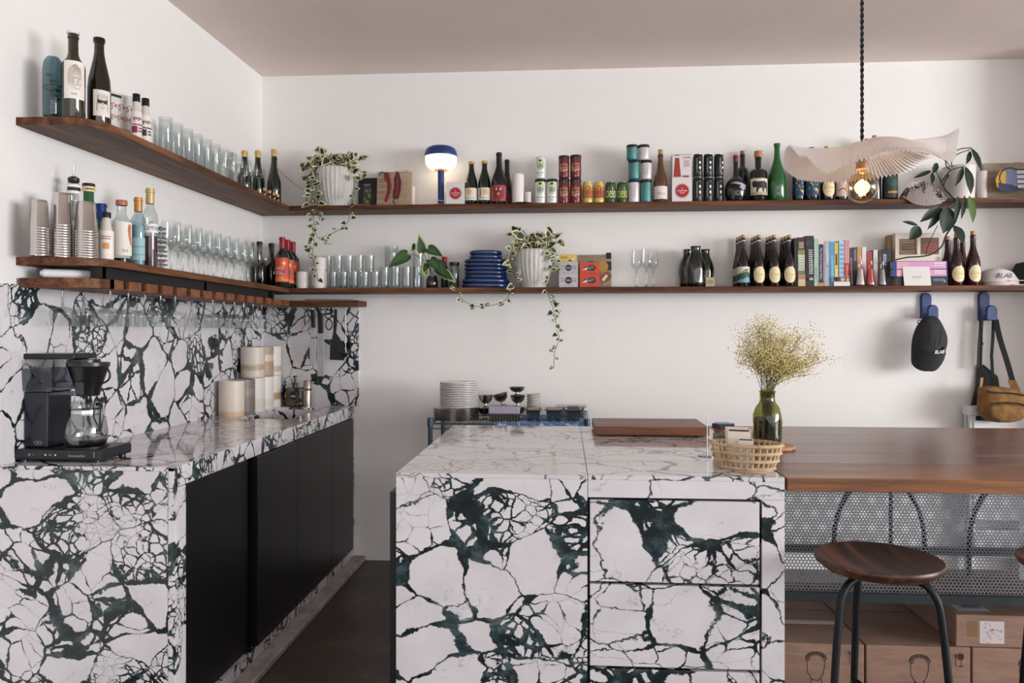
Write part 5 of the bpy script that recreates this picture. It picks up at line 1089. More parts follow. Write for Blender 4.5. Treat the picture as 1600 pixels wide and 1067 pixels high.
t = carton('cream box with two brown picture windows on the pink books', XA(1399, 4.33), XA(1471, 4.33), 4.33, 4.37, z3+.0005, ZY(1435, 364, 4.33), '#d9cfc0', lambda D, w_, h: (D.rect(-w_*.22, h*.02, w_*.40, h*.56, M_('#80684f')), D.greek(-w_*.22, h*.02, w_*.3, h*.26, M_('#4a3026'), 3), D.rect(w_*.25, h*.04, w_*.38, h*.58, M_('#6b4a3c')), D.greek(w_*.25, -h*.02, w_*.28, h*.3, M_('#b0414a'), 3), D.text('D', w_*.43, -h*.4, K, h=h*.11)))
t = thing('note_card', 'white card with small gold print leaning on the flat books', 'card', (XA(1434, 4.278), 4.283, LSZ), 0, None, (-.12, 0, 0)); w_ = (1455-1413)*MX(1434, 4.28)/2; h = ZY(1434, 416, 4.28)-LSZ
MB().prism([(-w_*.93, 0), (w_*1.0, 0), (w_*.96, h), (-w_, h)], 0, .0012, lambda u, v, d: (u, d, v)).build('card_sheet', M_('#d9d6d2'), t, ang=0); D = Dec(); D.scrawl(0, 0, w_*.6, h*.12, M_('#a8763c'), 5); D.flat('print', (0, 0, h*.45), (1, 0, 0), (0, 0, 1), t)
for a, b, tp, Y, lb, lo_ in ((1482, 1506.5, 371, 4.31, 'red wine bottle with cream oval label under the philodendron, beside the pink books', 1), (1508, 1532.5, 367, 4.31, 'red wine bottle with cream oval label beside the white caps', 1), (1470, 1491, 375, 4.42, 'red wine bottle behind the cream window box', 0), (1494, 1514, 379, 4.42, 'red wine bottle between and behind the two oval-label bottles', 0)):
    x, r, h = at_back(a, b, tp, Y, LSZ); bottle(lb, (x, Y, LSZ), h, r, 'burg', '#2a060e' if lo_ else '#3a0a14', ('cork', cork2, .07), None, group='red wine bottles by the white caps', labs=ob if lo_ else (), n=.0135)
def script_blab(D, s, col, y=0):
    D.text('BLAB', 0, y, col, h=s, slant=.35)
def cap_lying(lb, loc, col, rz, scale=1, text=True):
    t = thing('baseball_cap', lb, 'cap', loc, rz, 'caps on the lower shelf'); c = mat(col, .8); n = 28; m = MB(); r, h = .088*scale, .075*scale
    prof_ = [(1, 0), (1.0, .25), (.96, .55), (.82, .82), (.5, .97), (0, 1)]
    m.lathe([(r*a, h*b) for a, b in prof_], n); m.v = [(x*1.0, y*.8, z*(1-.18*max(0, x/r))) for x, y, z in m.v]; m.build('crown', c, t, ang=60)
    vs, fs = [], []
    for i in range(15):
        a = -pi/2*.92+pi*.92*i/14
        vs += [(r*.98*cos(a), r*.8*sin(a), .006), (r*.9*cos(a)+.06*scale*cos(a*.9)+.01, r*.84*sin(a), .0+.004*cos(a)-.004*0), (r*.98*cos(a), r*.8*sin(a), .009), (r*.9*cos(a)+.06*scale*cos(a*.9)+.01, r*.84*sin(a), .003+.004*cos(a))]
    for i in range(14):
        b = i*4; fs += [(b, b+4, b+5, b+1), (b+2, b+3, b+7, b+6), (b+1, b+5, b+7, b+3)]
    m = MB(); m.add(vs, fs); m.build('brim', c, t, ang=60)
    MB().lathe([(0, h), (.006, h), (.005, h+.004), (0, h+.005)], 10).build('button', c, t)
    if text:
        D = Dec(); script_blab(D, .026, M_('#26356b')); D.wrap('print', r*.99, -pi/2+.12, t, h*.42, .0015).scale = (1, .815, 1)
    return t
capc = '#d6cfca'
cap_lying('cream cap with blue script letters lying on another cap', (XA(1562, 4.34), 4.36, LSZ+.022), capc, R(-8), 1.0)
cap_lying('cream cap lying underneath the lettered one', (XA(1566, 4.34), 4.36, LSZ), '#cfc8c2', R(-4), 1.03, False)
t = thing('felt_hat', 'dark grey cap slumped beyond the cream caps', 'cap', (XA(1604, 4.37), 4.375, LSZ)); m = MB().lathe([(.075, 0), (.08, .02), (.07, .07), (.045, .125), (0, .135)], 24, ripple=lambda a, k: .05*sin(3*a)); m.build('crown', mat('#1f2326', .85), t, ang=60)
# ================================================================ hooks and what hangs on them
hb = mat('#16336f', .45)
def hook(lb, pc, ptop, pbot):
    k = MX(pc, WB); z1, z0 = ZY(pc, ptop, WB), ZY(pc, pbot, WB); x = XA(pc, WB); t = thing('wall_hook', lb, 'hook', (x, WB, z0), 0, 'blue wall hooks'); H_ = z1-z0; w_ = .028
    def cap_(cx, z0, z1, w): return [(cx+w*cos(a), z1-w+w*sin(a)) for a in [pi*i/8 for i in range(9)]]+[(cx-w, z0), (cx+w, z0)]
    MB().prism(cap_(0, 0, H_, w_), -.001, -.022, lambda u, v, d: (u, d, v)).build('back_plate', hb, t, ang=30, bev=.004)
    MB().prism([(-w_, 0), (w_, 0), (w_+.0, .03), (-w_, .03)], -.020, -.075, lambda u, v, d: (u+.0, d, v)).build('arm', hb, t, ang=30, bev=.003)
    MB().prism(cap_(.004, 0, H_*.52, w_), -.070, -.092, lambda u, v, d: (u, d, v)).build('front_plate', hb, t, ang=30, bev=.004); return t
hook('blue J-shaped wall hook holding the black cap', 1445, 457.5, 498); hook('blue J-shaped wall hook holding the apron and hip bag', 1535, 456, 501)
# black cap
Yc = 4.35; k = MX(1451, Yc); t = thing('baseball_cap', 'black cap with white script hanging from the blue hook', 'cap', PY(1451, 540, Yc)); b0 = t.location.copy(); bc = speckle('#222427', '#2c2e31', 120, .4, .6, .85)
out = [(1444, 494), (1461, 494), (1470, 505), (1478, 524), (1478, 540), (1472, 556), (1466, 572), (1452, 580), (1436, 578), (1425, 569), (1423.5, 555), (1425, 530), (1432, 510)]
def dome(pts, zc, depth, rows=6, bulge=1.0):
    P = [PY(a, b, Yc)-b0 for a, b in pts]; c = sum(P, Vector())/len(P); m = MB(); vs, fs = [], []; n = len(P)*3
    P = bow(P+[P[0]], 3)[:n]
    for i in range(rows+1):
        f = i/rows; s_ = cos(f*pi/2); y_ = -depth*sin(f*pi/2)
        for p in P: q = c+(p-c)*s_; vs.append((q.x, y_, q.z))
    for i in range(rows):
        for j in range(n): fs.append((i*n+j, i*n+(j+1) % n, (i+1)*n+(j+1) % n, (i+1)*n+j))
    m.add(vs, fs); return m
dome(out, 0, .075).build('crown', bc, t, ang=60)
vis = bow([PY(a, b, Yc)-b0 for a, b in ((1425, 556), (1430, 571), (1444, 579), (1456, 578), (1467, 566), (1473, 553))], 4); vs, fs = [], []
for i, p in enumerate(vis):
    f = i/(len(vis)-1); q = Vector((p.x*.72, -.072-.02*sin(pi*f), p.z*.42+.018)); vs += [(p.x, p.y-.035-.012*sin(pi*f), p.z), tuple(q)]
for i in range(len(vis)-1): fs.append((2*i, 2*i+2, 2*i+3, 2*i+1))
MB().add(vs, fs).build('visor', bc, t, ang=60)
for a in range(3): MB().tube(bow([PY(1452+a*8-8, 495, Yc)-b0+Vector((0, -.004, 0)), PY(1453+a*9-9, 515, Yc)-b0+Vector((0, -.058, 0)), PY(1451+a*7-7, 538, Yc)-b0+Vector((0, -.079, 0))], 4), .0012, 5).build('seam', mat('#2f3236', .8), t)
MB().tube(bow([PY(1438, 500, Yc)-b0, PY(1434, 502, Yc)-b0, PY(1435, 506, Yc)-b0, PY(1440, 505, Yc)-b0], 4), .0025, 6).build('strap', K, t)
D = Dec(); script_blab(D, .018, Wt); D.flat('print', PY(1455, 549, Yc)-b0+Vector((0, -.097, 0)), (1, .3, .04), (0, .1, 1), t)
# apron
t = thing('apron', 'dark green apron hanging folded from the blue hook', 'apron', PY(1540, 580, 4.42)); b0 = t.location.copy(); ac = speckle('#2d3532', '#3b423e', 90, .4, .6, .9)
def cloth(rows, Y, amp, waves, name, c, parent, nn=16):
    vs, fs = [], []
    for i, (a, b, py) in enumerate(rows):
        for j in range(nn+1): f = j/nn; p = PY(a+(b-a)*f, py, Y)-b0; vs.append((p.x, p.y-amp*(.5+.5*sin(waves*f*2*pi+i*.5))*min(1, i*.5+.3), p.z))
    for i in range(len(rows)-1):
        for j in range(nn): q = i*(nn+1)+j; fs.append((q, q+1, q+nn+2, q+nn+1))
    o = MB().add(vs, fs).build(name, c, parent, ang=60); md = o.modifiers.new('thickness', 'SOLIDIFY'); md.thickness = .003; return o
cloth([(1526, 1536, 570), (1524, 1558, 588), (1522, 1561, 605), (1518, 1562, 620), (1514, 1560, 640), (1511, 1556, 668), (1508, 1555, 695)], 4.452, .012, 2.5, 'panel', ac, t)
for pts, wd in (([(1533, 500), (1532, 520), (1530, 545), (1529, 575)], .011), ([(1552, 500), (1551, 530), (1549, 555), (1551, 590)], .008)):
    P = [PY(a, b, 4.40)-b0 for a, b in pts]; vs = []; fs = []
    for i, p in enumerate(P): vs += [(p.x-wd, p.y, p.z), (p.x+wd, p.y, p.z)]
    for i in range(len(P)-1): fs.append((2*i, 2*i+1, 2*i+3, 2*i+2))
    o = MB().add(vs, fs).build('strap', ac, t, ang=0); md = o.modifiers.new('thickness', 'SOLIDIFY'); md.thickness = .003
p = PY(1532, 537, 4.395)-b0; MB().box(p.x-.014, p.x+.014, p.y-.004, p.y, p.z-.006, p.z+.006).build('buckle', K, t, ang=0)
# hip bag
Yb = 4.30; t = thing('hip_bag', 'mustard canvas hip bag with black strap hanging from the hook', 'bag', PY(1563, 630, Yb)); b0 = t.location.copy(); bm = speckle('#8a6330', '#6f4d22', 26, .42, .62, .85, .5)
def pouch(px_pts, depth, name, off=0):
    P = [PY(a, b, Yb)-b0 for a, b in px_pts]; c = sum(P, Vector())/len(P); n = len(P)*3; P = bow(P+[P[0]], 3)[:n]; vs, fs = [], []
    prof_ = [(.93, .05), (1, 0), (1, -.35), (.94, -.75), (.75, -.97), (.4, -1.04), (0.02, -1.05)]
    for s_, d in prof_:
        for p in P: q = c+(p-c)*s_; vs.append((q.x, d*depth+off, q.z))
    for i in range(len(prof_)-1):
        for j in range(n): fs.append((i*n+j, i*n+(j+1) % n, (i+1)*n+(j+1) % n, (i+1)*n+j))
    MB().add(vs, fs).build(name, bm, t, ang=70)
pouch([(1531, 606), (1545, 603), (1575, 606), (1592, 611), (1597, 617), (1595, 633), (1588, 652), (1572, 659), (1552, 659), (1538, 653), (1530, 640)], .08, 'main_pouch', .02)
pouch([(1533, 632), (1560, 629), (1585, 631), (1593, 634), (1590, 648), (1578, 656), (1558, 658), (1541, 653), (1533, 644)], .03, 'front_pocket', -.055)
for pts, yo in (([(1532, 609), (1545, 612), (1570, 613), (1596, 617)], -.064), ([(1534, 630), (1550, 627), (1575, 628), (1594, 633)], -.088)): MB().tube(bow([PY(a, b, Yb)-b0+Vector((0, yo, 0)) for a, b in pts], 5), .0045, 6).build('zipper', K, t)
def ribbon(pts, wd, name, c):
    P = bow([PY(a, b, Y_)-b0 for a, b, Y_ in pts], 4); vs, fs = [], []
    for i, p in enumerate(P): vs += [(p.x-wd, p.y, p.z), (p.x+wd, p.y-.004, p.z)]
    for i in range(len(P)-1): fs.append((2*i, 2*i+1, 2*i+3, 2*i+2))
    o = MB().add(vs, fs).build(name, c, t, ang=0); md = o.modifiers.new('thickness', 'SOLIDIFY'); md.thickness = .003
blkw = mat('#121315', .8)
ribbon([(1555, 499, 4.39), (1562, 530, 4.36), (1573, 565, 4.34), (1582, 597, 4.33)], .014, 'strap', blkw); ribbon([(1531, 499, 4.385), (1533, 530, 4.36), (1532, 565, 4.34), (1533, 600, 4.33)], .006, 'strap', blkw); ribbon([(1580, 594, 4.328), (1584, 603, 4.325), (1588, 611, 4.32)], .02, 'strap_tab', bm); ribbon([(1534, 590, 4.32), (1533, 600, 4.315), (1531, 607, 4.315)], .006, 'pull_tab', mat('#b98f62', .7))
# white drawer cart
x0, x1 = XA(1511, 4.38), 2.5; t = thing('white_cart', 'white slatted metal cart behind the walnut bar under the hip bag', 'cart', ((x0+x1)/2, 4.385, 0)); hw = (x1-x0)/2; wp = mat('#dcdcde', .4); zt = ZY(1540, 635, 4.37)
MB().box(-hw, hw, -.035, .05, zt-.05, zt).build('top_panel', wp, t, ang=0, bev=.006)
for i in range(4): MB().box(-hw+.02, hw-.02, -.034, -.02, zt-.12-.2*i-.1, zt-.075-.2*i).build('drawer_front', wp, t, ang=0, bev=.004)
for sx in (-1, 1):
    for sy in (-1, 1): MB().box(sx*(hw-.02)-.015, sx*(hw-.02)+.015, sy*.02-.006, sy*.02+.006+.01, 0, zt-.05).build('post', wp, t, ang=0)
# ================================================================ coffee machine on the side counter
Yf = 2.43; x0, x1 = XA(20, Yf), XA(157, Yf); cm = thing('coffee_maker', 'navy filter coffee machine with glass carafe at the counter end', 'coffee maker', ((x0+x1)/2, Yf, TOP)); b0 = cm.location.copy(); hw = (x1-x0)/2
nav, bkp, chrome = mat('#0d1424', .32, .2, coat=.3), mat('#0f1113', .3), mat('#c9cbce', .15, 1)
MB().box(-hw, hw, 0, .185, .008, .043).build('base', mat('#10141d', .35), cm, ang=0, bev=.006)
for sx in (-1, 1):
    for yy in (.02, .165): MB().lathe([(0, 0), (.012, 0), (.012, .009), (0, .009)], 12, (sx*(hw-.025), yy, 0)).build('foot', bkp, cm)
D = Dec(); D.text('MOCCAMASTER', hw*.45, -.003, M_('#b9bcc4'), h=.0055); D.ring(-hw*.62, 0, .003, .003, .001, Wt, 10); D.rect(-hw*.52, 0, .006, .005, M_('#b3343a')); D.oval(-hw*.25, 0, .003, .003, Wt, 10); D.rect(-hw*.14, 0, .012, .005, M_('#6b7078')); D.oval(-hw*.02, 0, .003, .003, Wt, 10); D.rect(hw*.86, .002, .003, .018, M_('#8d9097')); D.flat('print', (0, 0, .026), (1, 0, 0), (0, 0, 1), cm)
tx0, tx1 = XA(37, 2.47)-b0.x, XA(75, 2.47)-b0.x; tz = ZY(56, 612, 2.47)-TOP
MB().box(tx0, tx1, .04, .165, .043, tz).build('tower', nav, cm, ang=0, bev=.005)
D = Dec(); D.ring(-.006, 0, .007, .005, .0012, chrome, 12); D.ring(.006, 0, .007, .005, .0012, chrome, 12); D.flat('emblem', ((tx0+tx1)/2+.008, .04, .06), (1, 0, 0), (0, 0, 1), cm)
kx0, kx1 = XA(29, 2.46)-b0.x, XA(82, 2.46)-b0.x; kz = ZY(56, 562, 2.46)-TOP
m = MB(); vs = [(kx0+.006, .036, tz+.001), (kx1-.006, .036, tz+.001), (kx1-.006, .17, tz+.001), (kx0+.006, .17, tz+.001), (kx0, .03, kz), (kx1, .03, kz), (kx1, .176, kz), (kx0, .176, kz)]
m.add(vs, [(0, 1, 5, 4), (1, 2, 6, 5), (2, 3, 7, 6), (3, 0, 4, 7), (0, 3, 2, 1)]).build('water_tank', glass('#e4e6ea', 1, .08), cm, ang=0)
m = MB(); m.add([(a*.97+.03*(kx0+kx1)/2, b_, c if c > tz+.01 else c+.001) if c < kz-.01 else (a*.95+.05*(kx0+kx1)/2, b_, tz+(kz-tz)*.72) for a, b_, c in vs], [(0, 1, 5, 4), (1, 2, 6, 5), (2, 3, 7, 6), (3, 0, 4, 7), (4, 5, 6, 7)]).build('water', glass('#c3c6cc', .3, .03), cm, ang=0)
D = Dec()
for i in range(4): D.rect(-.008, -.03+.02*i, .012, .002, K); D.rect(.012, -.03+.02*i, .004, .003, K)
D.flat('print', ((kx0+kx1)/2-.01, .031, (tz+kz)/2), (1, 0, 0), (0, 0, 1), cm)
lx1 = XA(113, 2.46)-b0.x; MB().box(kx0+.004, lx1, .04, .165, kz+.001, kz+.020).build('lid', bkp, cm, ang=0, bev=.004)
bx, by = XA(138, 2.525)-b0.x, 2.525-Yf; zt, zb_ = ZY(138, 566, 2.525)-TOP, ZY(138, 618, 2.525)-TOP; rb = 37*MX(138, 2.525)*.83
MB().lathe([(0, zb_), (rb*.52, zb_), (rb*.55, zb_+.008), (rb*.62, zb_+.03), (rb*.95, zt-.015), (rb, zt-.012), (rb, zt), (0, zt)], 28, (bx, by, 0)).build('brew_basket', bkp, cm, ang=40)
MB().lathe([(0, zt), (rb*.72, zt), (rb*.72, zt+.010), (0, zt+.012)], 28, (bx-.012, by, 0)).build('basket_lid', bkp, cm, ang=40)
MB().box(bx-.012, bx+.014, by-rb*.80, by-rb*.6, zb_+.008, zb_+.05).build('drip_switch', mat('#3a3d42', .3, .4), cm, ang=0, bev=.002)
MB().tube(bow([(bx+rb*.95, by-.01, zt-.01), (bx+rb*1.22, by-.01, zt-.035), (bx+rb*1.15, by-.01, zt-.06), (bx+rb*.7, by-.01, zt-.075)], 5), .0035, 8).build('handle', bkp, cm)
MB().box(tx1-.004, bx, by+.02, by+.05, tz-.02, tz-.004).build('outlet_arm', chrome, cm, ang=0, bev=.003)
cz0, cz1 = .047, ZY(136, 627, 2.51)-TOP; ry = XA(136, 2.515)-b0.x; rc = 36*MX(136, 2.51)*.85; hc = cz1-cz0
MB().lathe([(0, .001), (rc*.9, .001), (rc, hc*.12), (rc*1.0, hc*.34), (rc*.93, hc*.55), (rc*.78, hc*.70), (rc*.74, hc*.80), (rc*.80, hc*.97), (rc*.84, hc)], 32, (ry, by-.015, cz0)).build('carafe', glass('#d3d6d8', 1.0, .10), cm, ang=60)
MB().lathe([(rc*.765, hc*.70), (rc*.765, hc*.82)], 28, (ry, by-.015, cz0)).build('collar', chrome, cm)
MB().lathe([(0, .003), (rc*.88, .003), (rc*.95, hc*.12), (rc*.95, hc*.16), (0, hc*.16)], 28, (ry, by-.015, cz0)).build('coffee', mat('#140b07', .1), cm)
MB().tube(bow([(ry+rc*.72, by-.03, cz0+hc*.95), (ry+rc*1.02, by-.04, cz0+hc*.92), (ry+rc*1.08, by-.045, cz0+hc*.6), (ry+rc*1.0, by-.045, cz0+hc*.35)], 5), [.006]*16, 8).build('handle', bkp, cm)
MB().lathe([(0, 0), (rc*1.05, 0), (rc*1.05, .004), (0, .004)], 28, (ry, by-.015, .043)).build('hot_plate', mat('#1a1b1d', .4, .4), cm)
# stacked ceramic canisters
def canister(lb, yy, zb, h, base, tint, lo, hi, speck=None):
    t = thing('ceramic_canister', lb, 'canister', (-1.722, yy, zb), 0, 'stoneware canisters by the sink'); r = .064
    m, n, l, b = new_mat('glazed_stoneware'); q = NT(m); p = q.coord(); sx = n.new('ShaderNodeSeparateXYZ'); l.new(p, sx.inputs[0])
    zz = q.math('ADD', sx.outputs[2], q.math('MULTIPLY', q.math('SUBTRACT', q.noise(p, 18, 3), .5), .03))
    f = q.math('MULTIPLY', q.maprange(zz, lo-.012, lo, 0, 1), q.maprange(zz, hi, hi+.012, 1, 0)); c = q.mix(f, base, tint)
    c = q.mix(q.maprange(q.noise(p, 170, 2), .62, .7, 0, .35), c, speck or '#b9aa98'); l.new(c, b.inputs['Base Color']); b.inputs['Roughness'].default_value = .42
    rb_ = [(r*.97, 0)]+[(r*(1-.006*(i % 2)), h*(i+.5)/16) for i in range(16)]
    MB().lathe([(0, 0)]+rb_+[(r*.98, h), (r*.92, h-.001), (r*.9, h*.5), (0, h*.5)], 36).build('vessel', m, t, ang=70)
hcan = .182
for i, (yy, a) in enumerate(((3.865, ('#d9cec2', '#d0b394', .002, .022, '#b06a34')), (4.0, ('#7d706b', '#8f827b', .1, .13, '#5a4f4b')), (4.133, ('#dad5cd', '#d2c9be', .02, .06, '#c9c0b4')), (4.266, ('#dcd8d2', '#d0cac2', .02, .05, '#c9c2b8')), (4.382, ('#d8d1c6', '#a8875e', .05, .075, '#a89a88')))):
    canister(('cream stoneware canister with rust speckled foot at the row end', 'dark brown stoneware canister second in the lower row', 'white stoneware canister, middle of the lower row', 'white stoneware canister, fourth in the lower row', 'cream stoneware canister with tan band next to the soap bottle')[i], yy, TOP, hcan, *a[:2], a[2], a[3], a[4])
for i, (yy, a) in enumerate(((4.133, ('#cfc3b8', '#b09a7c', .05, .066, '#8d8078')), (4.266, ('#a98f78', '#d0bfae', .09, .12, '#7d6654')), (4.382, ('#dbd7d0', '#b9a890', .03, .05, '#c0b6aa')))):
    canister(('pale stoneware canister with brown horizon band, stacked on top', 'brown streaked stoneware canister in the middle of the top row', 'white stoneware canister in the top row against the back wall')[i], yy, TOP+hcan+.001, .168, *a[:2], a[2], a[3], a[4])
# soap bottle, tap
Y = 4.395; k = MX(459, Y); t = thing('soap_bottle', 'square glass soap bottle with black pump and round black label', 'bottle', (XA(461, Y), Y, TOP)); w_ = 12.5*k; h = ZY(460, 598, Y)-TOP
MB().box(-w_, w_, -.03, .03, .001, h*.8).build('body', glass('#b5a67c', 1, .12), t, ang=0, bev=.008, seg=3); MB().box(-w_+.004, w_-.004, -.026, .026, .004, h*.34).build('liquid', mat('#8a7136', .2), t, ang=0)
MB().lathe([(.014, h*.8), (.013, h*.9), (.016, h*.9), (.016, h*1.0), (.006, h*1.0), (.006, h*1.22), (.012, h*1.23), (.012, h*1.3), (0, h*1.31)], 16).build('pump', bkp, t, ang=40)
D = Dec(); D.oval(0, 0, .032, .032, K, 26); D.ring(0, 0, .028, .028, .0015, M_('#8d8a80'), 24); D.greek(0, 0, .03, .012, M_('#c9c5b8'), 2); D.flat('label', (0, -.03, h*.45), (1, 0, 0), (0, 0, 1), t)
Y = 4.385; t = thing('tap', 'brushed steel cylinder tap behind the sink', 'tap', (XA(480.5, Y), Y, TOP)); r = 6*MX(480, Y); h = ZY(480, 594, Y)-TOP; bs = mat('#a89d92', .28, 1)
MB().lathe([(0, 0), (r*1.05, 0), (r*1.05, .006), (r, .007), (r, h-.002), (r*.95, h), (0, h)], 24).build('column', bs, t, ang=40); MB().lathe([(r*1.02, h*.62), (r*1.06, h*.63), (r*1.06, h*.68), (r*1.02, h*.69)], 24).build('ring', mat('#4a4540', .3, 1), t); MB().tube([(-.0, -.01, h*.66), (-.02, -.07, h*.64), (-.021, -.085, h*.60)], .008, 10).build('spout', bs, t)
# hanging utensils
Yu = 4.36; zr = RZ0
def utensil(name, lb, pc, py):
    t = thing(name, lb, 'utensil', PY(pc, py, Yu), 0, 'utensils hung under the corner board'); z1 = zr-t.location.z
    MB().tube(bow([(0, 0, z1), (.004, -.002, z1-.010), (0, -.003, z1-.018), (-.004, -.002, z1-.012)], 4), .0013, 6).build('hook', chrome, t); return t
ku = MX(510, Yu)
def q_(t, pts): return [((a-512)*0+(XA(a, Yu)-t.location.x), ZY(a, b, Yu)-t.location.z) for a, b in pts]
ex = lambda d0, d1: None
def shape(t, pts, y0, y1, name, m_, bev=.001): return MB().prism(q_(t, pts), y0, y1, lambda u, v, d: (u, d, v)).build(name, m_, t, ang=0, bev=bev)
stl = mat('#b9b4b2', .25, 1)
t = utensil('cake_knife', 'steel offset spatula with black handle, outermost by the canisters', 488, 484); shape(t, [(486, 484), (492, 484), (493, 512), (487, 512)], -.012, .004, 'handle', bkp, .003); shape(t, [(486, 513), (493, 513), (494, 527), (485, 527)], -.007, -.002, 'neck', stl); shape(t, [(484.5, 528), (494.5, 528), (492, 570), (484, 570)], -.004, -.002, 'blade', stl); MB().tube(bow([PY(a, b, Yu)-t.location for a, b in ((487, 487), (481, 484), (476, 490), (476, 504), (477, 507))], 4), .004, 8).build('cord', bkp, t)
t = utensil('grater', 'long narrow steel grater with black handle', 501, 490); shape(t, [(497, 490), (505, 490), (505.5, 521), (497.5, 521)], -.013, .004, 'handle', bkp, .003); shape(t, [(496.5, 522), (507, 522), (507, 588), (496.5, 588)], -.008, -.003, 'blade', stl); shape(t, [(497, 588), (506.5, 588), (504, 592), (499, 592)], -.010, -.001, 'tip', bkp)
o = None
g_ = Dec()
for i in range(12):
    for j in range(3): g_.rect((j-1)*.010+(i % 2)*.004, .075-.010*i, .0035, .003, M_('#5d5854'))
g_.flat('hole_pattern', (XA(501.7, Yu)-t.location.x, -.0082, ZY(501, 545, Yu)-t.location.z), (1, 0, 0), (0, 0, 1), t)
t = utensil('measuring_loops', 'black double-loop tool between the grater and the turner', 513, 484); m = MB(); m.tube([PY(513+5*cos(a), 491+7*sin(a), Yu)-t.location for a in [2*pi*i/16 for i in range(17)]], .0035, 8).build('loop', bkp, t); MB().tube([PY(514+5*cos(a), 507+8*sin(a), Yu)-t.location for a in [2*pi*i/16 for i in range(17)]], .0035, 8).build('loop', bkp, t)
t = utensil('turner', 'broad black turner with slanted edge', 525, 484); shape(t, [(522.5, 483), (527, 483), (527, 505), (525.5, 520), (531, 528), (538, 541), (540, 549), (538, 563), (515.5, 562), (516, 540), (519, 529), (521, 518), (521, 505)], -.006, 0, 'body', mat('#131416', .5), .002)
t = utensil('ladle', 'thin steel ladle hanging outermost at the marble edge', 540, 484); MB().tube([PY(540, 484, Yu)-t.location, PY(540.5, 520, Yu)-t.location, PY(540, 547, Yu)-t.location], .0028, 8).build('handle', stl, t); p = PY(539, 553, Yu)-t.location; MB().lathe([(0, -.022), (.016, -.017), (.024, -.004), (.025, .008), (.022, .006), (.014, -.013), (0, -.018)], 20, (p.x, p.y-.018, p.z)).build('bowl', mat('#3a3634', .3, .8), t)
t = thing('glass_tray', 'flat clear tray lying on the corner board under the shelf', 'tray', (XA(520, 4.35), 4.355, RZ1)); MB().box(-.14, .14, -.07, .07, 0, .004).build('sheet', glass('#cfd3d4', 1, .25), t, ang=0); MB().box(-.142, .142, -.073, -.07, 0, .009).build('rim', chrome, t, ang=0)
# ================================================================ wire rack behind the island
Y0, Y1 = 3.98, 4.40; zt = ZY(790, 661.5, Y0); xa, xb = XA(672.5, Y0), XA(917, Y0)
wr = thing('wire_rack', 'steel blue wire shelving rack behind the island', 'rack', ((xa+xb)/2, (Y0+Y1)/2, 0)); b0 = wr.location.copy(); hx, hy = (xb-xa)/2, (Y1-Y0)/2; ws = mat('#55646f', .3, .8)
for sx in (-1, 1):
    for sy in (-1, 1):
        MB().tube([(sx*hx, sy*hy, 0), (sx*hx, sy*hy, zt+.028)], .0125, 12).build('post', ws, wr); MB().lathe([(.0125, zt-.02), (.017, zt-.018), (.016, zt+.022), (.0125, zt+.025)], 14, (sx*hx, sy*hy, 0)).build('collar', ws, wr)
for zz in (zt, .45, .12):
    for sy in (-1, 1):
        MB().tube([(-hx, sy*hy, zz-.004), (hx, sy*hy, zz-.004)], .0045, 8).build('shelf_rail', ws, wr); MB().tube([(-hx, sy*hy, zz-.03), (hx, sy*hy, zz-.03)], .0035, 8).build('shelf_rail', ws, wr)
    for sx in (-1, 1): MB().tube([(sx*hx, -hy, zz-.004), (sx*hx, hy, zz-.004)], .0045, 8).build('shelf_rail', ws, wr)
for i in range(24): MB().tube([(-hx+2*hx*(i+.5)/24, -hy, zt-.001), (-hx+2*hx*(i+.5)/24, hy, zt-.001)], .002, 6).build('wire', ws, wr)
Yd = 4.14; zb = zt+.001
def stack(n, name, lbl, cat, grp, a, b, top, bot_z, Y, profile, m_):
    x, r, _ = at_back(a, b, top, Y, 0); H_ = ZY((a+b)/2, top, Y)-bot_z; pt = H_/n; me = MB().lathe([(r*q, pt*z_) for q, z_ in profile], 32).mesh(name, m_, 40)
    for i in range(n):
        o = bpy.data.objects.new(name, me); COL.objects.link(o); o.location = (x, Y, bot_z+pt*i); tag(o, lbl.format(ORD[i] if i < n-1 else 'topmost'), cat, grp)
    return bot_z+H_
pf = [(0, 0), (.6, 0), (.64, .1), (.96, .30), (1, .42), (1, .93), (.97, .98), (.9, .9), (.6, .45), (0, .4)]
pl_m = mat('#3a3735', .2, .85)
zz = stack(8, 'metal_plate', 'dark polished metal plate, {} from the rack up', 'plate', 'metal plates on the wire rack', 677, 749, 636, zb, Yd, pf, mat('#8d8580', .18, .9))
stack(15, 'white_plate', 'white side plate, {} above the metal plates', 'plate', 'white plates stacked on the metal plates', 687, 746.5, 596, zz+.0005, Yd, pf, mat('#ddd8d4', .3))
cpm = mat('#a8a09a', .2, 1)
def coupe(lb, pc, top, r_px, Y, zb_, tilt=0):
    k = MX(pc, Y); r = r_px*k; h = ZY(pc, top, Y)-zb_; t = thing('metal_coupe', lb, 'dessert coupe', (XA(pc, Y), Y, zb_), 0, 'metal dessert coupes', (0, tilt, 0)); h = max(h, .03)
    MB().lathe([(0, h*.34), (r*.45, h*.37), (r*.82, h*.58), (r, h), (r*.95, h), (r*.76, h*.62), (0, h*.42)], 24).build('bowl', cpm, t, ang=60); MB().lathe([(0, 0), (r*.55, 0), (r*.5, h*.06), (r*.2, h*.14), (r*.18, h*.30), (r*.45, h*.37)], 18).build('stem', cpm, t, ang=60); return h
h1 = coupe('metal coupe on the rack beside the plates, lowest one', 758, 637, 11, 4.16, zb)
coupe('metal coupe nested above another beside the plates', 759, 617, 11.5, 4.16, zb+h1+.0005)
h2 = coupe('metal coupe behind the lavender lidded tub', 785, 634, 12, 4.24, zb); coupe('tilted metal coupe above the lavender lidded tub', 786, 614, 12, 4.24, zb+h2+.0005, -.25)
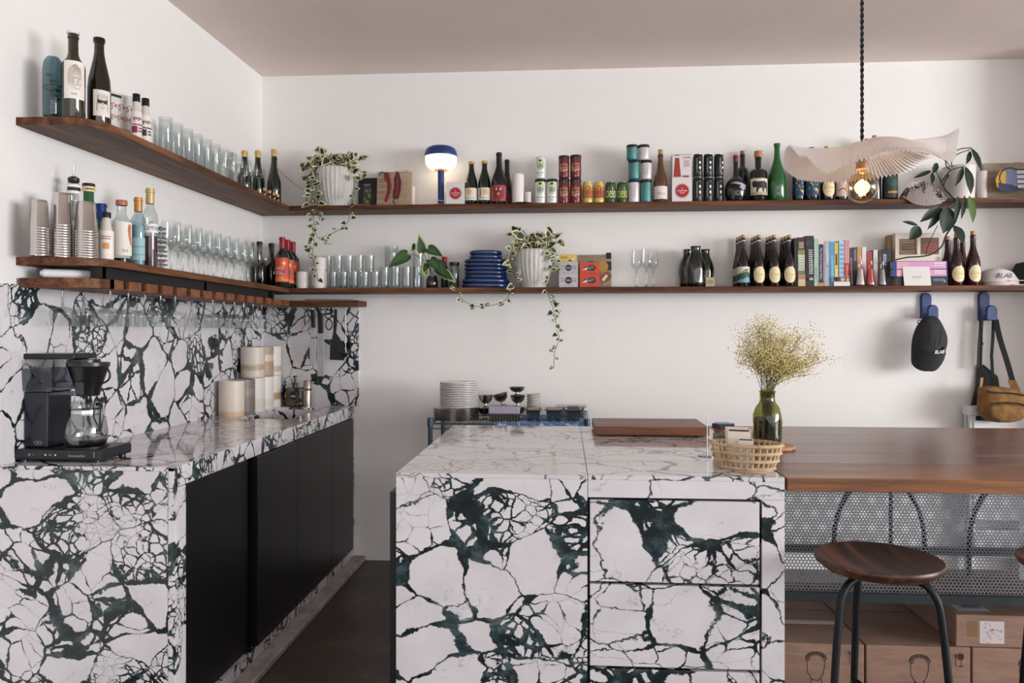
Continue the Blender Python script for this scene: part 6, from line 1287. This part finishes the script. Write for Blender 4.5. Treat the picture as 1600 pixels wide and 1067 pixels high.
h3 = coupe('lowest metal coupe of the tallest coupe tower', 809, 636, 12, 4.25, zb); h4 = coupe('middle metal coupe of the tallest coupe tower', 809, 617, 12, 4.25, zb+h3+.0005); coupe('topmost metal coupe crowning the tower', 808, 604.5, 12.5, 4.25, zb+h3+h4+.001)
Y = 4.04; xa_, xb_ = XA(765, Y), XA(810, Y); t = thing('lidded_tub', 'black ridged tub with lavender lid on the rack', 'tub', ((xa_+xb_)/2, Y+.05, zb)); hw = (xb_-xa_)/2; hz = ZY(787, 647, Y)-zb; hl = ZY(787, 635.5, Y)-zb
MB().box(-hw, hw, -.05, .05, 0, hz).build('tub_body', mat('#20211a', .5), t, ang=0)
for i in range(10): MB().tube([(-hw+2*hw*(i+.5)/10, -.0505, .002), (-hw+2*hw*(i+.5)/10, -.0505, hz)], .004, 6).build('rib', mat('#3a3a2c', .5), t)
MB().box(-hw-.006, hw+.006, -.056, .056, hz+.0005, hl).build('lid', mat('#a79fb0', .45), t, ang=0, bev=.006)
stack(9, 'paper_cup', 'white stacked cup, {} up, behind the steel pans', 'cup', 'white cups nested on the rack', 822, 845, 615, zb, 4.26, [(0, 0), (.72, 0), (.74, .1), (.97, .86), (1, .88), (1, .99), (.93, .95), (.7, .2), (0, .15)], mat('#d3cdc7', .5))
pan = mat('#7e7f82', .25, .95)
for i, (a, b, lb) in enumerate(((822, 844, 'small deep steel pan next to the lavender tub'), (853, 876, 'small deep steel pan in the middle of the three'), (885, 907, 'small deep steel pan at the blue towel end'))):
    Y = 4.05; xa_, xb_ = XA(a, Y), XA(b, Y); w_ = (xb_-xa_)/2; t = thing('steel_pan', lb, 'pan', ((xa_+xb_)/2, Y+.05, zb+.003), 0, 'steel gastro pans on the rack'); hz = ZY((a+b)/2, 641, Y)-zb
    m = MB(); s_ = .82; vs = [(-w_*s_, -.045*s_, 0), (w_*s_, -.045*s_, 0), (w_*s_, .045*s_, 0), (-w_*s_, .045*s_, 0), (-w_, -.05, hz), (w_, -.05, hz), (w_, .05, hz), (-w_, .05, hz)]
    m.add(vs, [(3, 2, 1, 0), (0, 1, 5, 4), (1, 2, 6, 5), (2, 3, 7, 6), (3, 0, 4, 7)]).build('pan_body', pan, t, ang=0); MB().box(-w_-.008, w_+.008, -.058, -.048, hz-.002, hz+.002).box(-w_-.008, w_+.008, .048, .058, hz-.002, hz+.002).box(-w_-.008, -w_+.002, -.058, .058, hz-.002, hz+.002).box(w_-.002, w_+.008, -.058, .058, hz-.002, hz+.002).build('rim', pan, t, ang=0)
    MB().box(-w_*.8, w_*.8, -.04, .04, hz-.012, hz+(.006 if i < 2 else .012)).build('contents', M_(('#a58a7c', '#a58a7c', '#4c4440')[i]), t, ang=0, bev=.004)
x_ = XA(892, 4.2); t = thing('steel_tray', 'shallow steel tray behind the steel pans', 'tray', (x_, 4.27, zb)); MB().box(-.075, .075, -.05, .05, 0, .062).build('tray_body', pan, t, ang=0, bev=.004); MB().box(-.085, .085, -.06, .06, .062, .068).build('rim', mat('#b3aca4', .3, .8), t, ang=0)
xa_, xb_ = XA(772, 4.0), XA(916, 4.0); m = MB(); vs, fs = [], []; n = 24
for j, (yy, dz) in enumerate(((Y0-.012, -.02), (Y0-.009, .001), (Y0+.03, .0035), (Y0+.2, .0035), (Y0+.34, .003))):
    for i in range(n+1): vs.append((xa_+(xb_-xa_)*i/n, yy, zb+dz+(.0 if j else .006*sin(i*1.1))+.001*sin(i*2.3+j)))
for j in range(4):
    for i in range(n): q = j*(n+1)+i; fs.append((q, q+1, q+n+2, q+n+1))
o = m.add(vs, fs).build('blue_towel', speckle('#4b78a8', '#c3d3e2', 40, .5, .62, .9), ang=60); tag(o, 'blue and white towel spread under the steel pans', 'towel')
# ================================================================ on the island
t = thing('cutting_board', 'thick walnut cutting board at the island back edge', 'cutting board', (XA(1017, 3.2), 3.36, TOP)); xa_, xb_ = XA(929, 3.2)-t.location.x, XA(1109, 3.2)-t.location.x
MB().box(xa_, xb_, -.16, .16, .006, .042).build('block', wood('#3a2114', '#6b4129', '#8a5a3c', 'X', .4, .9, .4, 5.0), t, ang=0, bev=.004)
for sx in (xa_+.04, xb_-.04):
    for sy in (-.13, .13): MB().lathe([(0, 0), (.01, 0), (.01, .007), (0, .007)], 12, (sx, sy, 0)).build('foot', K, t)
# basket of ceramic straps
t = thing('lattice_basket', 'oval cream ceramic lattice basket holding cards', 'basket', (XA(1163, 2.50), 2.475, TOP), R(-20)); cer = speckle('#bfa686', '#a68c6b', 30, .45, .65, .55)
def oval_ring(a, b, z, off=0): return [Vector((a*cos(q)*(1+.1*abs(cos(q))), b*sin(q), z)) for q in [2*pi*i/40 for i in range(41)]]
L_ = [(.078, .055, .008), (.088, .063, .032), (.095, .070, .056), (.100, .075, .080)]
for a, b, z_ in L_: MB().tube(oval_ring(a, b, z_), .0055, 8).build('band', cer, t)
for i in range(30):
    q = 2*pi*i/30; P = [Vector(((a-.004)*cos(q)*(1+.1*abs(cos(q))), (b-.004)*sin(q), z_)) for a, b, z_ in L_]; P = [P[0]-Vector((0, 0, .005))]+P+[P[-1]+Vector((0, 0, .006))]
    MB().tube(P, .0042, 6).build('strap', cer, t)
m = MB(); m.lathe([(0, 0), (1, 0), (1, .006), (0, .006)], 40); m.v = [(.078*x*1.06, .055*y, z) for x, y, z in m.v]; m.build('base', cer, t)
for i, (dx, dy, hh, wd, lb, c_) in enumerate(((-.02, .012, .115, .07, 'cream card with black stripe standing in the basket', '#d9cec0'), (-.024, .030, .12, .07, 'second cream card behind the striped one in the basket', '#d3c7b8'), (-.004, -.012, .088, .045, 'small drawn card in front of the basket cards', '#ddd5ca'))):
    s_ = thing('card', lb, 'card', t.location+Vector((dx, dy, .008)), R(-14), 'cards in the lattice basket', (-.14, 0, R(-14)))
    MB().box(-wd/2, wd/2, 0, .003, 0, hh).build('sheet', M_(c_), s_, ang=0); D = Dec(); D.rect(0, hh*.46, wd*.9, hh*.045, K) if i != 1 else D.rect(0, hh*.4, wd*.5, .002, M_('#a89a8a'))
    if i == 2: D.rect(0, hh*.2, wd*.8, .0012, K); D.rect(-wd*.4, hh*.05, .0012, hh*.3, K); D.rect(wd*.4, hh*.05, .0012, hh*.3, K); D.ring(0, hh*.05, wd*.2, wd*.14, .001, K, 12)
    D.flat('print', (0, 0, hh/2), (1, 0, 0), (0, 0, 1), s_)
Y = 2.86; t = thing('glass_jar', 'hexagonal jar with dark blue lid behind the lattice basket', 'jar', (XA(1130, Y), Y, TOP)); r = 17*MX(1130, Y)
MB().lathe([(0, .001), (r*.92, .001), (r*.95, .006), (r*.95, .062), (r*.8, .072), (r*.8, .078)], 6).build('body', glass('#b9b59a', 1, .15), t, ang=20); MB().lathe([(0, .004), (r*.86, .004), (r*.86, .05), (0, .05)], 6).build('contents', M_('#7d6a3a'), t, ang=20); MB().lathe([(r*.85, .070), (r*.85, .08)], 16).build('neck', M_('#8a4a24'), t); MB().lathe([(r*.98, .080), (r*1.02, .083), (r*1.02, .096), (r*.95, .099), (0, .099)], 6).build('lid', mat('#1a2747', .3), t, ang=20)
Y = 2.72; t = thing('menu_stand', 'clear acrylic stand with a thin upright rod', 'stand', (XA(1105, Y), Y, TOP)); MB().lathe([(0, 0), (.032, 0), (.032, .004), (0, .005)], 28).build('base', glass('#dfe6ea', 1, .25), t); MB().tube([(0, 0, .004), (0, 0, .142)], .0018, 8).build('rod', mat('#c9cdd2', .15, .6), t); MB().tube(bow([(.004, -.01, .012), (-.03, -.02, .02), (-.045, 0, .018), (-.02, .02, .015)], 4), .001, 6).build('clip_wire', chrome, t)
# coaster, vase, dried flowers
Y = 2.94; vx = XA(1199, Y)
t = thing('round_coaster', 'round pale wooden trivet under the flower vase', 'trivet', (XA(1203, Y), Y-.01, TOP-.001)); MB().lathe([(0, 0), (.085, 0), (.088, .003), (.088, .010), (.085, .013), (0, .013)], 48).build('disc', wood('#8a5f40', '#b58660', '#c99d76', 'X', .5, 1.4), t, ang=40)
k = MX(1199, Y); h = ZY(1199, 611, Y)-TOP-.012; r = 23*k*.95; t = thing('flower_vase', 'olive green dimpled glass vase on the round trivet', 'vase', (vx, Y, TOP+.0125))
og = glass('#b5b558', .8, .05)
MB().lathe([(0, .004), (r*.85, .001), (r*.95, .006), (r, h*.14), (r*.96, h*.3), (r, h*.42), (r*.97, h*.56), (r*.82, h*.69), (r*.58, h*.78), (r*.52, h*.84), (r*.53, h*.97), (r*.6, h)], 40, ripple=lambda a, kk: .03*sin(5*a+kk*2) if 3 <= kk <= 6 else 0).build('body', og, t, ang=60)
MB().lathe([(0, .008), (r*.84, .008), (r*.9, h*.3), (r*.9, h*.5), (0, h*.5)], 28).build('water', glass('#b3ad66', .3, .02), t, ang=60)
fl_ = thing('dried_gypsophila', 'airy bunch of dried pale yellow baby breath in the vase', 'dried flowers', t.location+Vector((0, 0, .004))); g = random.Random(5); b0 = fl_.location.copy()
flo, ste = MB(), []
ctr = PY(1220, 552, Y)-b0
for s_i in range(50):
    # stems fan out of the neck towards points in the photographed cloud
    a = g.uniform(0, 2*pi); q = math.sqrt(g.random())
    ex_, ez_ = 57*q*cos(a)*k*1.05, 38*q*sin(a)*k
    e = ctr+Vector((ex_, g.uniform(-.07, .07), ez_+ex_*-.12)); 
    if g.random() < .12: e = PY(g.uniform(1180, 1200), g.uniform(500, 520), Y)-b0
    if g.random() < .10: e = PY(g.uniform(1262, 1286), g.uniform(545, 580), Y)-b0
    st_ = Vector((g.uniform(-.5, .5)*r, g.uniform(-.5, .5)*r, .02)); nk = Vector((g.uniform(-.4, .4)*r, g.uniform(-.35, .35)*r, h*.93)); mid = nk.lerp(e, .5)+Vector((0, 0, .02))
    P = bow([st_, nk, mid, e], 4); ste.append((P, .0011))
    for b_i in range(9):
        p0 = P[g.randrange(7, len(P))]; d = Vector((g.gauss(0, 1), g.gauss(0, 1), g.uniform(.1, 1.5))).normalized()*g.uniform(.02, .055); p1 = p0+d; ste.append(([p0, p0.lerp(p1, .5)+Vector((0, 0, .003)), p1], .0006))
        for f_i in range(17):
            c = p1+Vector((g.gauss(0, .015), g.gauss(0, .015), g.gauss(0, .013))); rr = g.uniform(.0016, .0032)
            flo.add([c+Vector(v)*rr for v in ((1, 0, 0), (-1, 0, 0), (0, 1, 0), (0, -1, 0), (0, 0, 1), (0, 0, -1))], [(0, 2, 4), (2, 1, 4), (1, 3, 4), (3, 0, 4), (2, 0, 5), (1, 2, 5), (3, 1, 5), (0, 3, 5)], 0 if g.random() < .75 else 1)
sm = MB()
for P, rr in ste: sm.tube(P, rr, 4, caps=False)
sm.build('stems', mat('#6b6433', .7), fl_)['kind'] = 'stuff'; flo.build('blossoms', [mat('#e3d69c', .8), mat('#c2b06a', .8)], fl_, ang=0)['kind'] = 'stuff'
# ================================================================ pendant
px_, py_ = 1347, 2.93; C = Vector((XA(px_, py_), py_, ZY(px_, 241, py_))); pn = thing('pendant_lamp', 'pleated white paper pendant shade with bare globe bulb', 'pendant lamp', C)
rimz = [(-180, .035), (-158, -.03), (-135, -.105), (-112, -.08), (-90, -.055), (-68, -.06), (-45, -.075), (-25, -.035), (0, .085), (18, .01), (45, -.03), (70, -.045), (90, -.05), (120, -.045), (150, -.02), (180, .035)]
def rim_z(a):
    d = math.degrees(a); d = (d+180) % 360-180
    for (a0, z0), (a1, z1) in zip(rimz, rimz[1:]):
        if a0 <= d <= a1: f = (d-a0)/(a1-a0); f = f*f*(3-2*f); return z0+(z1-z0)*f
    return 0
n, rows = 260, 16; vs, fs = [], []
for i in range(rows+1):
    f = .07+.93*i/rows
    for j in range(n):
        a = 2*pi*j/n; aa = (a+pi) % (2*pi)-pi; Rr = .29*(1+.08*cos(a)+.03*sin(3*a)+.10*math.exp(-(aa/.2)**2))
        crest = .038*sin(pi*min(1, f*1.15))*(.6+.4*cos(a+.9)); z_ = crest+rim_z(a)*f**2.6+.0062*f*(1 if j % 2 else -1)*(.4+.6*f); vs.append((Rr*f*cos(a), Rr*f*sin(a), z_))
for i in range(rows):
    for j in range(n): fs.append((i*n+j, i*n+(j+1) % n, (i+1)*n+(j+1) % n, (i+1)*n+j))
sm_, nn_, ll_, bb_ = new_mat('pleated_paper'); nn_.remove(bb_); df = nn_.new('ShaderNodeBsdfDiffuse'); df.inputs[0].default_value = lin('#f2efef'); tr = nn_.new('ShaderNodeBsdfTranslucent'); tr.inputs[0].default_value = lin('#f3e8de'); mx = nn_.new('ShaderNodeMixShader'); mx.inputs[0].default_value = .28
ll_.new(df.outputs[0], mx.inputs[1]); ll_.new(tr.outputs[0], mx.inputs[2]); ll_.new(mx.outputs[0], nn_['Material Output'].inputs[0])
MB().add(vs, fs).build('shade', sm_, pn, ang=0)
MB().lathe([(0, .012), (.012, .012), (.03, .002), (.034, -.006), (.021, -.012), (.021, -.055), (.0, -.055)], 24).build('socket', mat('#b98a70', .45), pn, ang=40)
rbulb = 26*MX(px_, py_)*.93; zbc = ZY(px_, 293, py_)-C.z
gp_ = [(.013, -.055), (.014, -.066), (.022, zbc+rbulb*.93)]+[(rbulb*sin(q), zbc+rbulb*cos(q)) for q in [.42+i*(pi-.42)/14 for i in range(15)]]
MB().lathe(gp_, 32).build('bulb', glass('#fbe8c8', 1.0, .10), pn, ang=60)
fil = mat('#ffd9a0', .5, emit=12)
for q in range(6): a = q*pi/3; MB().tube([(.004*cos(a), .004*sin(a), zbc+.028), (.011*cos(a), .011*sin(a), zbc-.03)], .0016, 6).build('filament', fil, pn)
MB().lathe([(0, zbc+.03), (.006, zbc+.03), (.004, -.056), (0, -.056)], 10).build('filament_post', glass('#fff2dd', 1, .1), pn)
m = MB(); H_ = CEIL-C.z
for ph in (0, pi): m.tube([(.0035*cos(ph+z_*140), .0035*sin(ph+z_*140), z_) for z_ in [i*H_/220 for i in range(221)]], .0035, 6)
m.build('cord', mat('#141416', .7), pn); MB().lathe([(0, H_), (.045, H_-.001), (.05, H_-.02), (.01, H_-.028), (0, H_-.028)], 24).build('ceiling_rose', mat('#1a1a1c', .5), pn)
d_ = bpy.data.lights.new('pendant_glow', 'POINT'); d_.energy = 1.1; d_.color = (1, .72, .45); d_.shadow_soft_size = .03; lo = bpy.data.objects.new('pendant_glow', d_); COL.objects.link(lo); lo.location = C+Vector((0, 0, zbc))
# ================================================================ stools
st = thing('bar_stool', 'three-legged stool with round walnut seat in front of the bar', 'stool', (.893, 2.262, 0), 0, 'walnut bar stools'); SZ = .70; rs = .172; iron = mat('#14181b', .45, .5)
MB().lathe([(0, SZ-.042), (rs*.62, SZ-.042), (rs*.86, SZ-.033), (rs*.97, SZ-.018), (rs, SZ-.007), (rs*.975, SZ), (rs*.9, SZ-.001), (rs*.6, SZ-.009), (0, SZ-.012)], 64).build('seat', wood('#1c0f0a', '#47291b', '#7a4c30', 'Y', .36, .55, .4, 2.5), st, ang=60)
for dg in (-30, 90, 210):
    a = R(dg); P = bow([(.02*cos(a), .02*sin(a), SZ-.05), (.10*cos(a), .10*sin(a), SZ-.052), (.142*cos(a), .142*sin(a), SZ-.085), (.160*cos(a), .160*sin(a), SZ-.16), (.182*cos(a), .182*sin(a), .3), (.20*cos(a), .20*sin(a), .0)], 6)
    MB().tube(P, .0105, 12).build('leg', iron, st)
for d0, d1 in ((-30, 90), (90, 210), (210, 330)):
    r0 = .186; A, B = R(d0), R(d1); p, q = Vector((r0*cos(A), r0*sin(A), .265)), Vector((r0*cos(B), r0*sin(B), .265)); mid = (p+q)/2*.62; mid.z = .262; MB().tube(bow([p, mid, q], 6), .0085, 10).build('footrest', iron, st)
MB().lathe([(0, SZ-.06), (.05, SZ-.06), (.05, SZ-.043), (0, SZ-.043)], 24).build('seat_plate', iron, st)
dup(st, None, (1.462, 2.262, 0), R(25), 'three-legged walnut stool cut off at the edge of the picture')
# hoops behind the screen belong to the bar frame
for xc in (.80-.24, 1.10, 1.56):
    P = [(xc+.155*cos(a), 2.78, .60+.24*sin(a)) for a in [pi*i/16 for i in range(17)]]; P = [(xc+.155, 2.78, zs0-.02)]+P+[(xc-.155, 2.78, zs0-.02)]
    if xc > .6: MB().tube(P, .008, 8).build('hoop', iron, bar); MB().tube([(xc+.04, 2.78, zs0-.02), (xc+.04, 2.78, TOP-.045)], .007, 8).build('hoop_post', iron, bar)
    else: MB().tube([p for p in P if p[0] > .70], .008, 8).build('hoop', iron, bar)
# ================================================================ cardboard boxes under the bar
kb = speckle('#86695a', '#937565', 7, .4, .6, .85, 0, (1, 1, 6)); Yx = 2.535; zbx = ZY(1400, 1009, Yx)
def man(D, cx, cy, s):
    ik = M_('#1d1714'); w_ = .0022
    D.line([(cx-.045*s, cy-.02*s), (cx-.05*s, cy+.03*s), (cx-.044*s, cy+.06*s)], w_, ik); D.line([(cx-.045*s, cy-.02*s), (cx-.02*s, cy-.058*s), (cx+.012*s, cy-.062*s), (cx+.036*s, cy-.03*s), (cx+.046*s, cy+.01*s), (cx+.048*s, cy+.05*s)], w_, ik)
    for i in range(9): a = pi*.98-i*pi/8.5; D.ring(cx+.044*s*cos(a), cy+.058*s+.03*s*sin(a), .012*s, .011*s, w_, ik, 9, a-2.2, a+2.6)
    D.line([(cx-.028*s, cy-.05*s), (cx-.03*s, cy-.085*s), (cx-.06*s, cy-.105*s), (cx-.11*s, cy-.12*s), (cx-.135*s, cy-.15*s), (cx-.145*s, cy-.2*s)], w_, ik); D.line([(cx+.026*s, cy-.05*s), (cx+.034*s, cy-.08*s), (cx+.07*s, cy-.1*s), (cx+.12*s, cy-.12*s), (cx+.145*s, cy-.15*s), (cx+.155*s, cy-.2*s)], w_, ik); D.line([(cx-.03*s, cy-.085*s), (cx-.01*s, cy-.11*s), (cx+.03*s, cy-.08*s)], w_, ik)
def fragile(D, x, y):
    ik = M_('#15110f'); D.oval(x, y+.012, .0085, .011, ik, 14); D.rect(x, y-.008, .002, .02, ik); D.rect(x, y-.018, .013, .003, ik); D.line([(x-.017, y-.017), (x-.017, y+.016)], .0022, ik); D.poly([(x-.021, y+.012), (x-.013, y+.012), (x-.017, y+.022)], ik)
edges = [XA(1352, Yx)-.325, XA(1352, Yx), XA(1518, Yx), XA(1518, Yx)+.31]
edges[0] = max(edges[0], .68)
for i in range(3):
    xa_, xb_ = edges[i]+.003, edges[i+1]-.003; w_ = (xb_-xa_)/2
    t = thing('cardboard_box', ('cardboard box with line-drawn head against the island', 'cardboard box with line-drawn head behind the stool', 'cardboard box with line-drawn head under the labelled flat box')[i], 'box', ((xa_+xb_)/2, Yx, 0), 0, 'printed cardboard boxes under the bar')
    MB().box(-w_, w_, 0, .62, 0, zbx).build('carton', kb, t, ang=0, bev=.003)
    MB().box(-w_, w_, .308, .312, zbx, zbx+.0012).build('flap_seam', M_('#4d3a2c'), t, ang=0)
    D = Dec(); man(D, XA((1275, 1437, 1608)[i], Yx)-t.location.x, zbx-.082-zbx/2, .58); fragile(D, w_-.03, zbx/2-.04); D.flat('print', (0, 0, zbx/2), (1, 0, 0), (0, 0, 1), t)
    if i == 0: MB().box(-w_, w_*.98, .17, .20, zbx+.001, zbx+.002).build('tape', M_('#b8b2ad'), t, ang=0)
xa_ = XA(1495, Yx); xb_ = xa_+.42; z1 = ZY(1540, 963, Yx)-zbx; t = thing('cardboard_box', 'flat cardboard box with shipping label on top of the printed boxes', 'box', ((xa_+xb_)/2, Yx+.005, zbx+.0015)); w_ = (xb_-xa_)/2
MB().box(-w_, w_, 0, .5, 0, z1).build('carton', kb, t, ang=0, bev=.003)
D = Dec(); D.rect(-w_+.05, .006, .032, z1*.5, M_('#7d5b3a')); D.rect(-w_+.11, -.003, .075, z1*.7, M_('#c9bfc0')); g = random.Random(8)
for i in range(26): x_, y_ = -w_+.11+g.uniform(-.03, .03), -.003+g.uniform(-.3, .3)*z1; D.line([(x_, y_), (x_+g.uniform(-.008, .008), y_+g.uniform(-.006, .006)), (x_+g.uniform(-.008, .008), y_+g.uniform(-.006, .006))], .0008, M_('#5a5058'))
D.flat('print', (0, 0, z1/2), (1, 0, 0), (0, 0, 1), t)
D = Dec(); D.rect(0, 0, .10, .17, M_('#b3b5c0')); D.rect(.01, -.02, .06, .06, M_('#4f5563')); D.greek(0, .05, .08, .04, M_('#6f7380'), 4); D.greek(0, -.065, .08, .03, M_('#6f7380'), 3); D.flat('shipping_label', (-w_+.075, .12, z1), (1, 0, 0), (0, 1, 0), t)
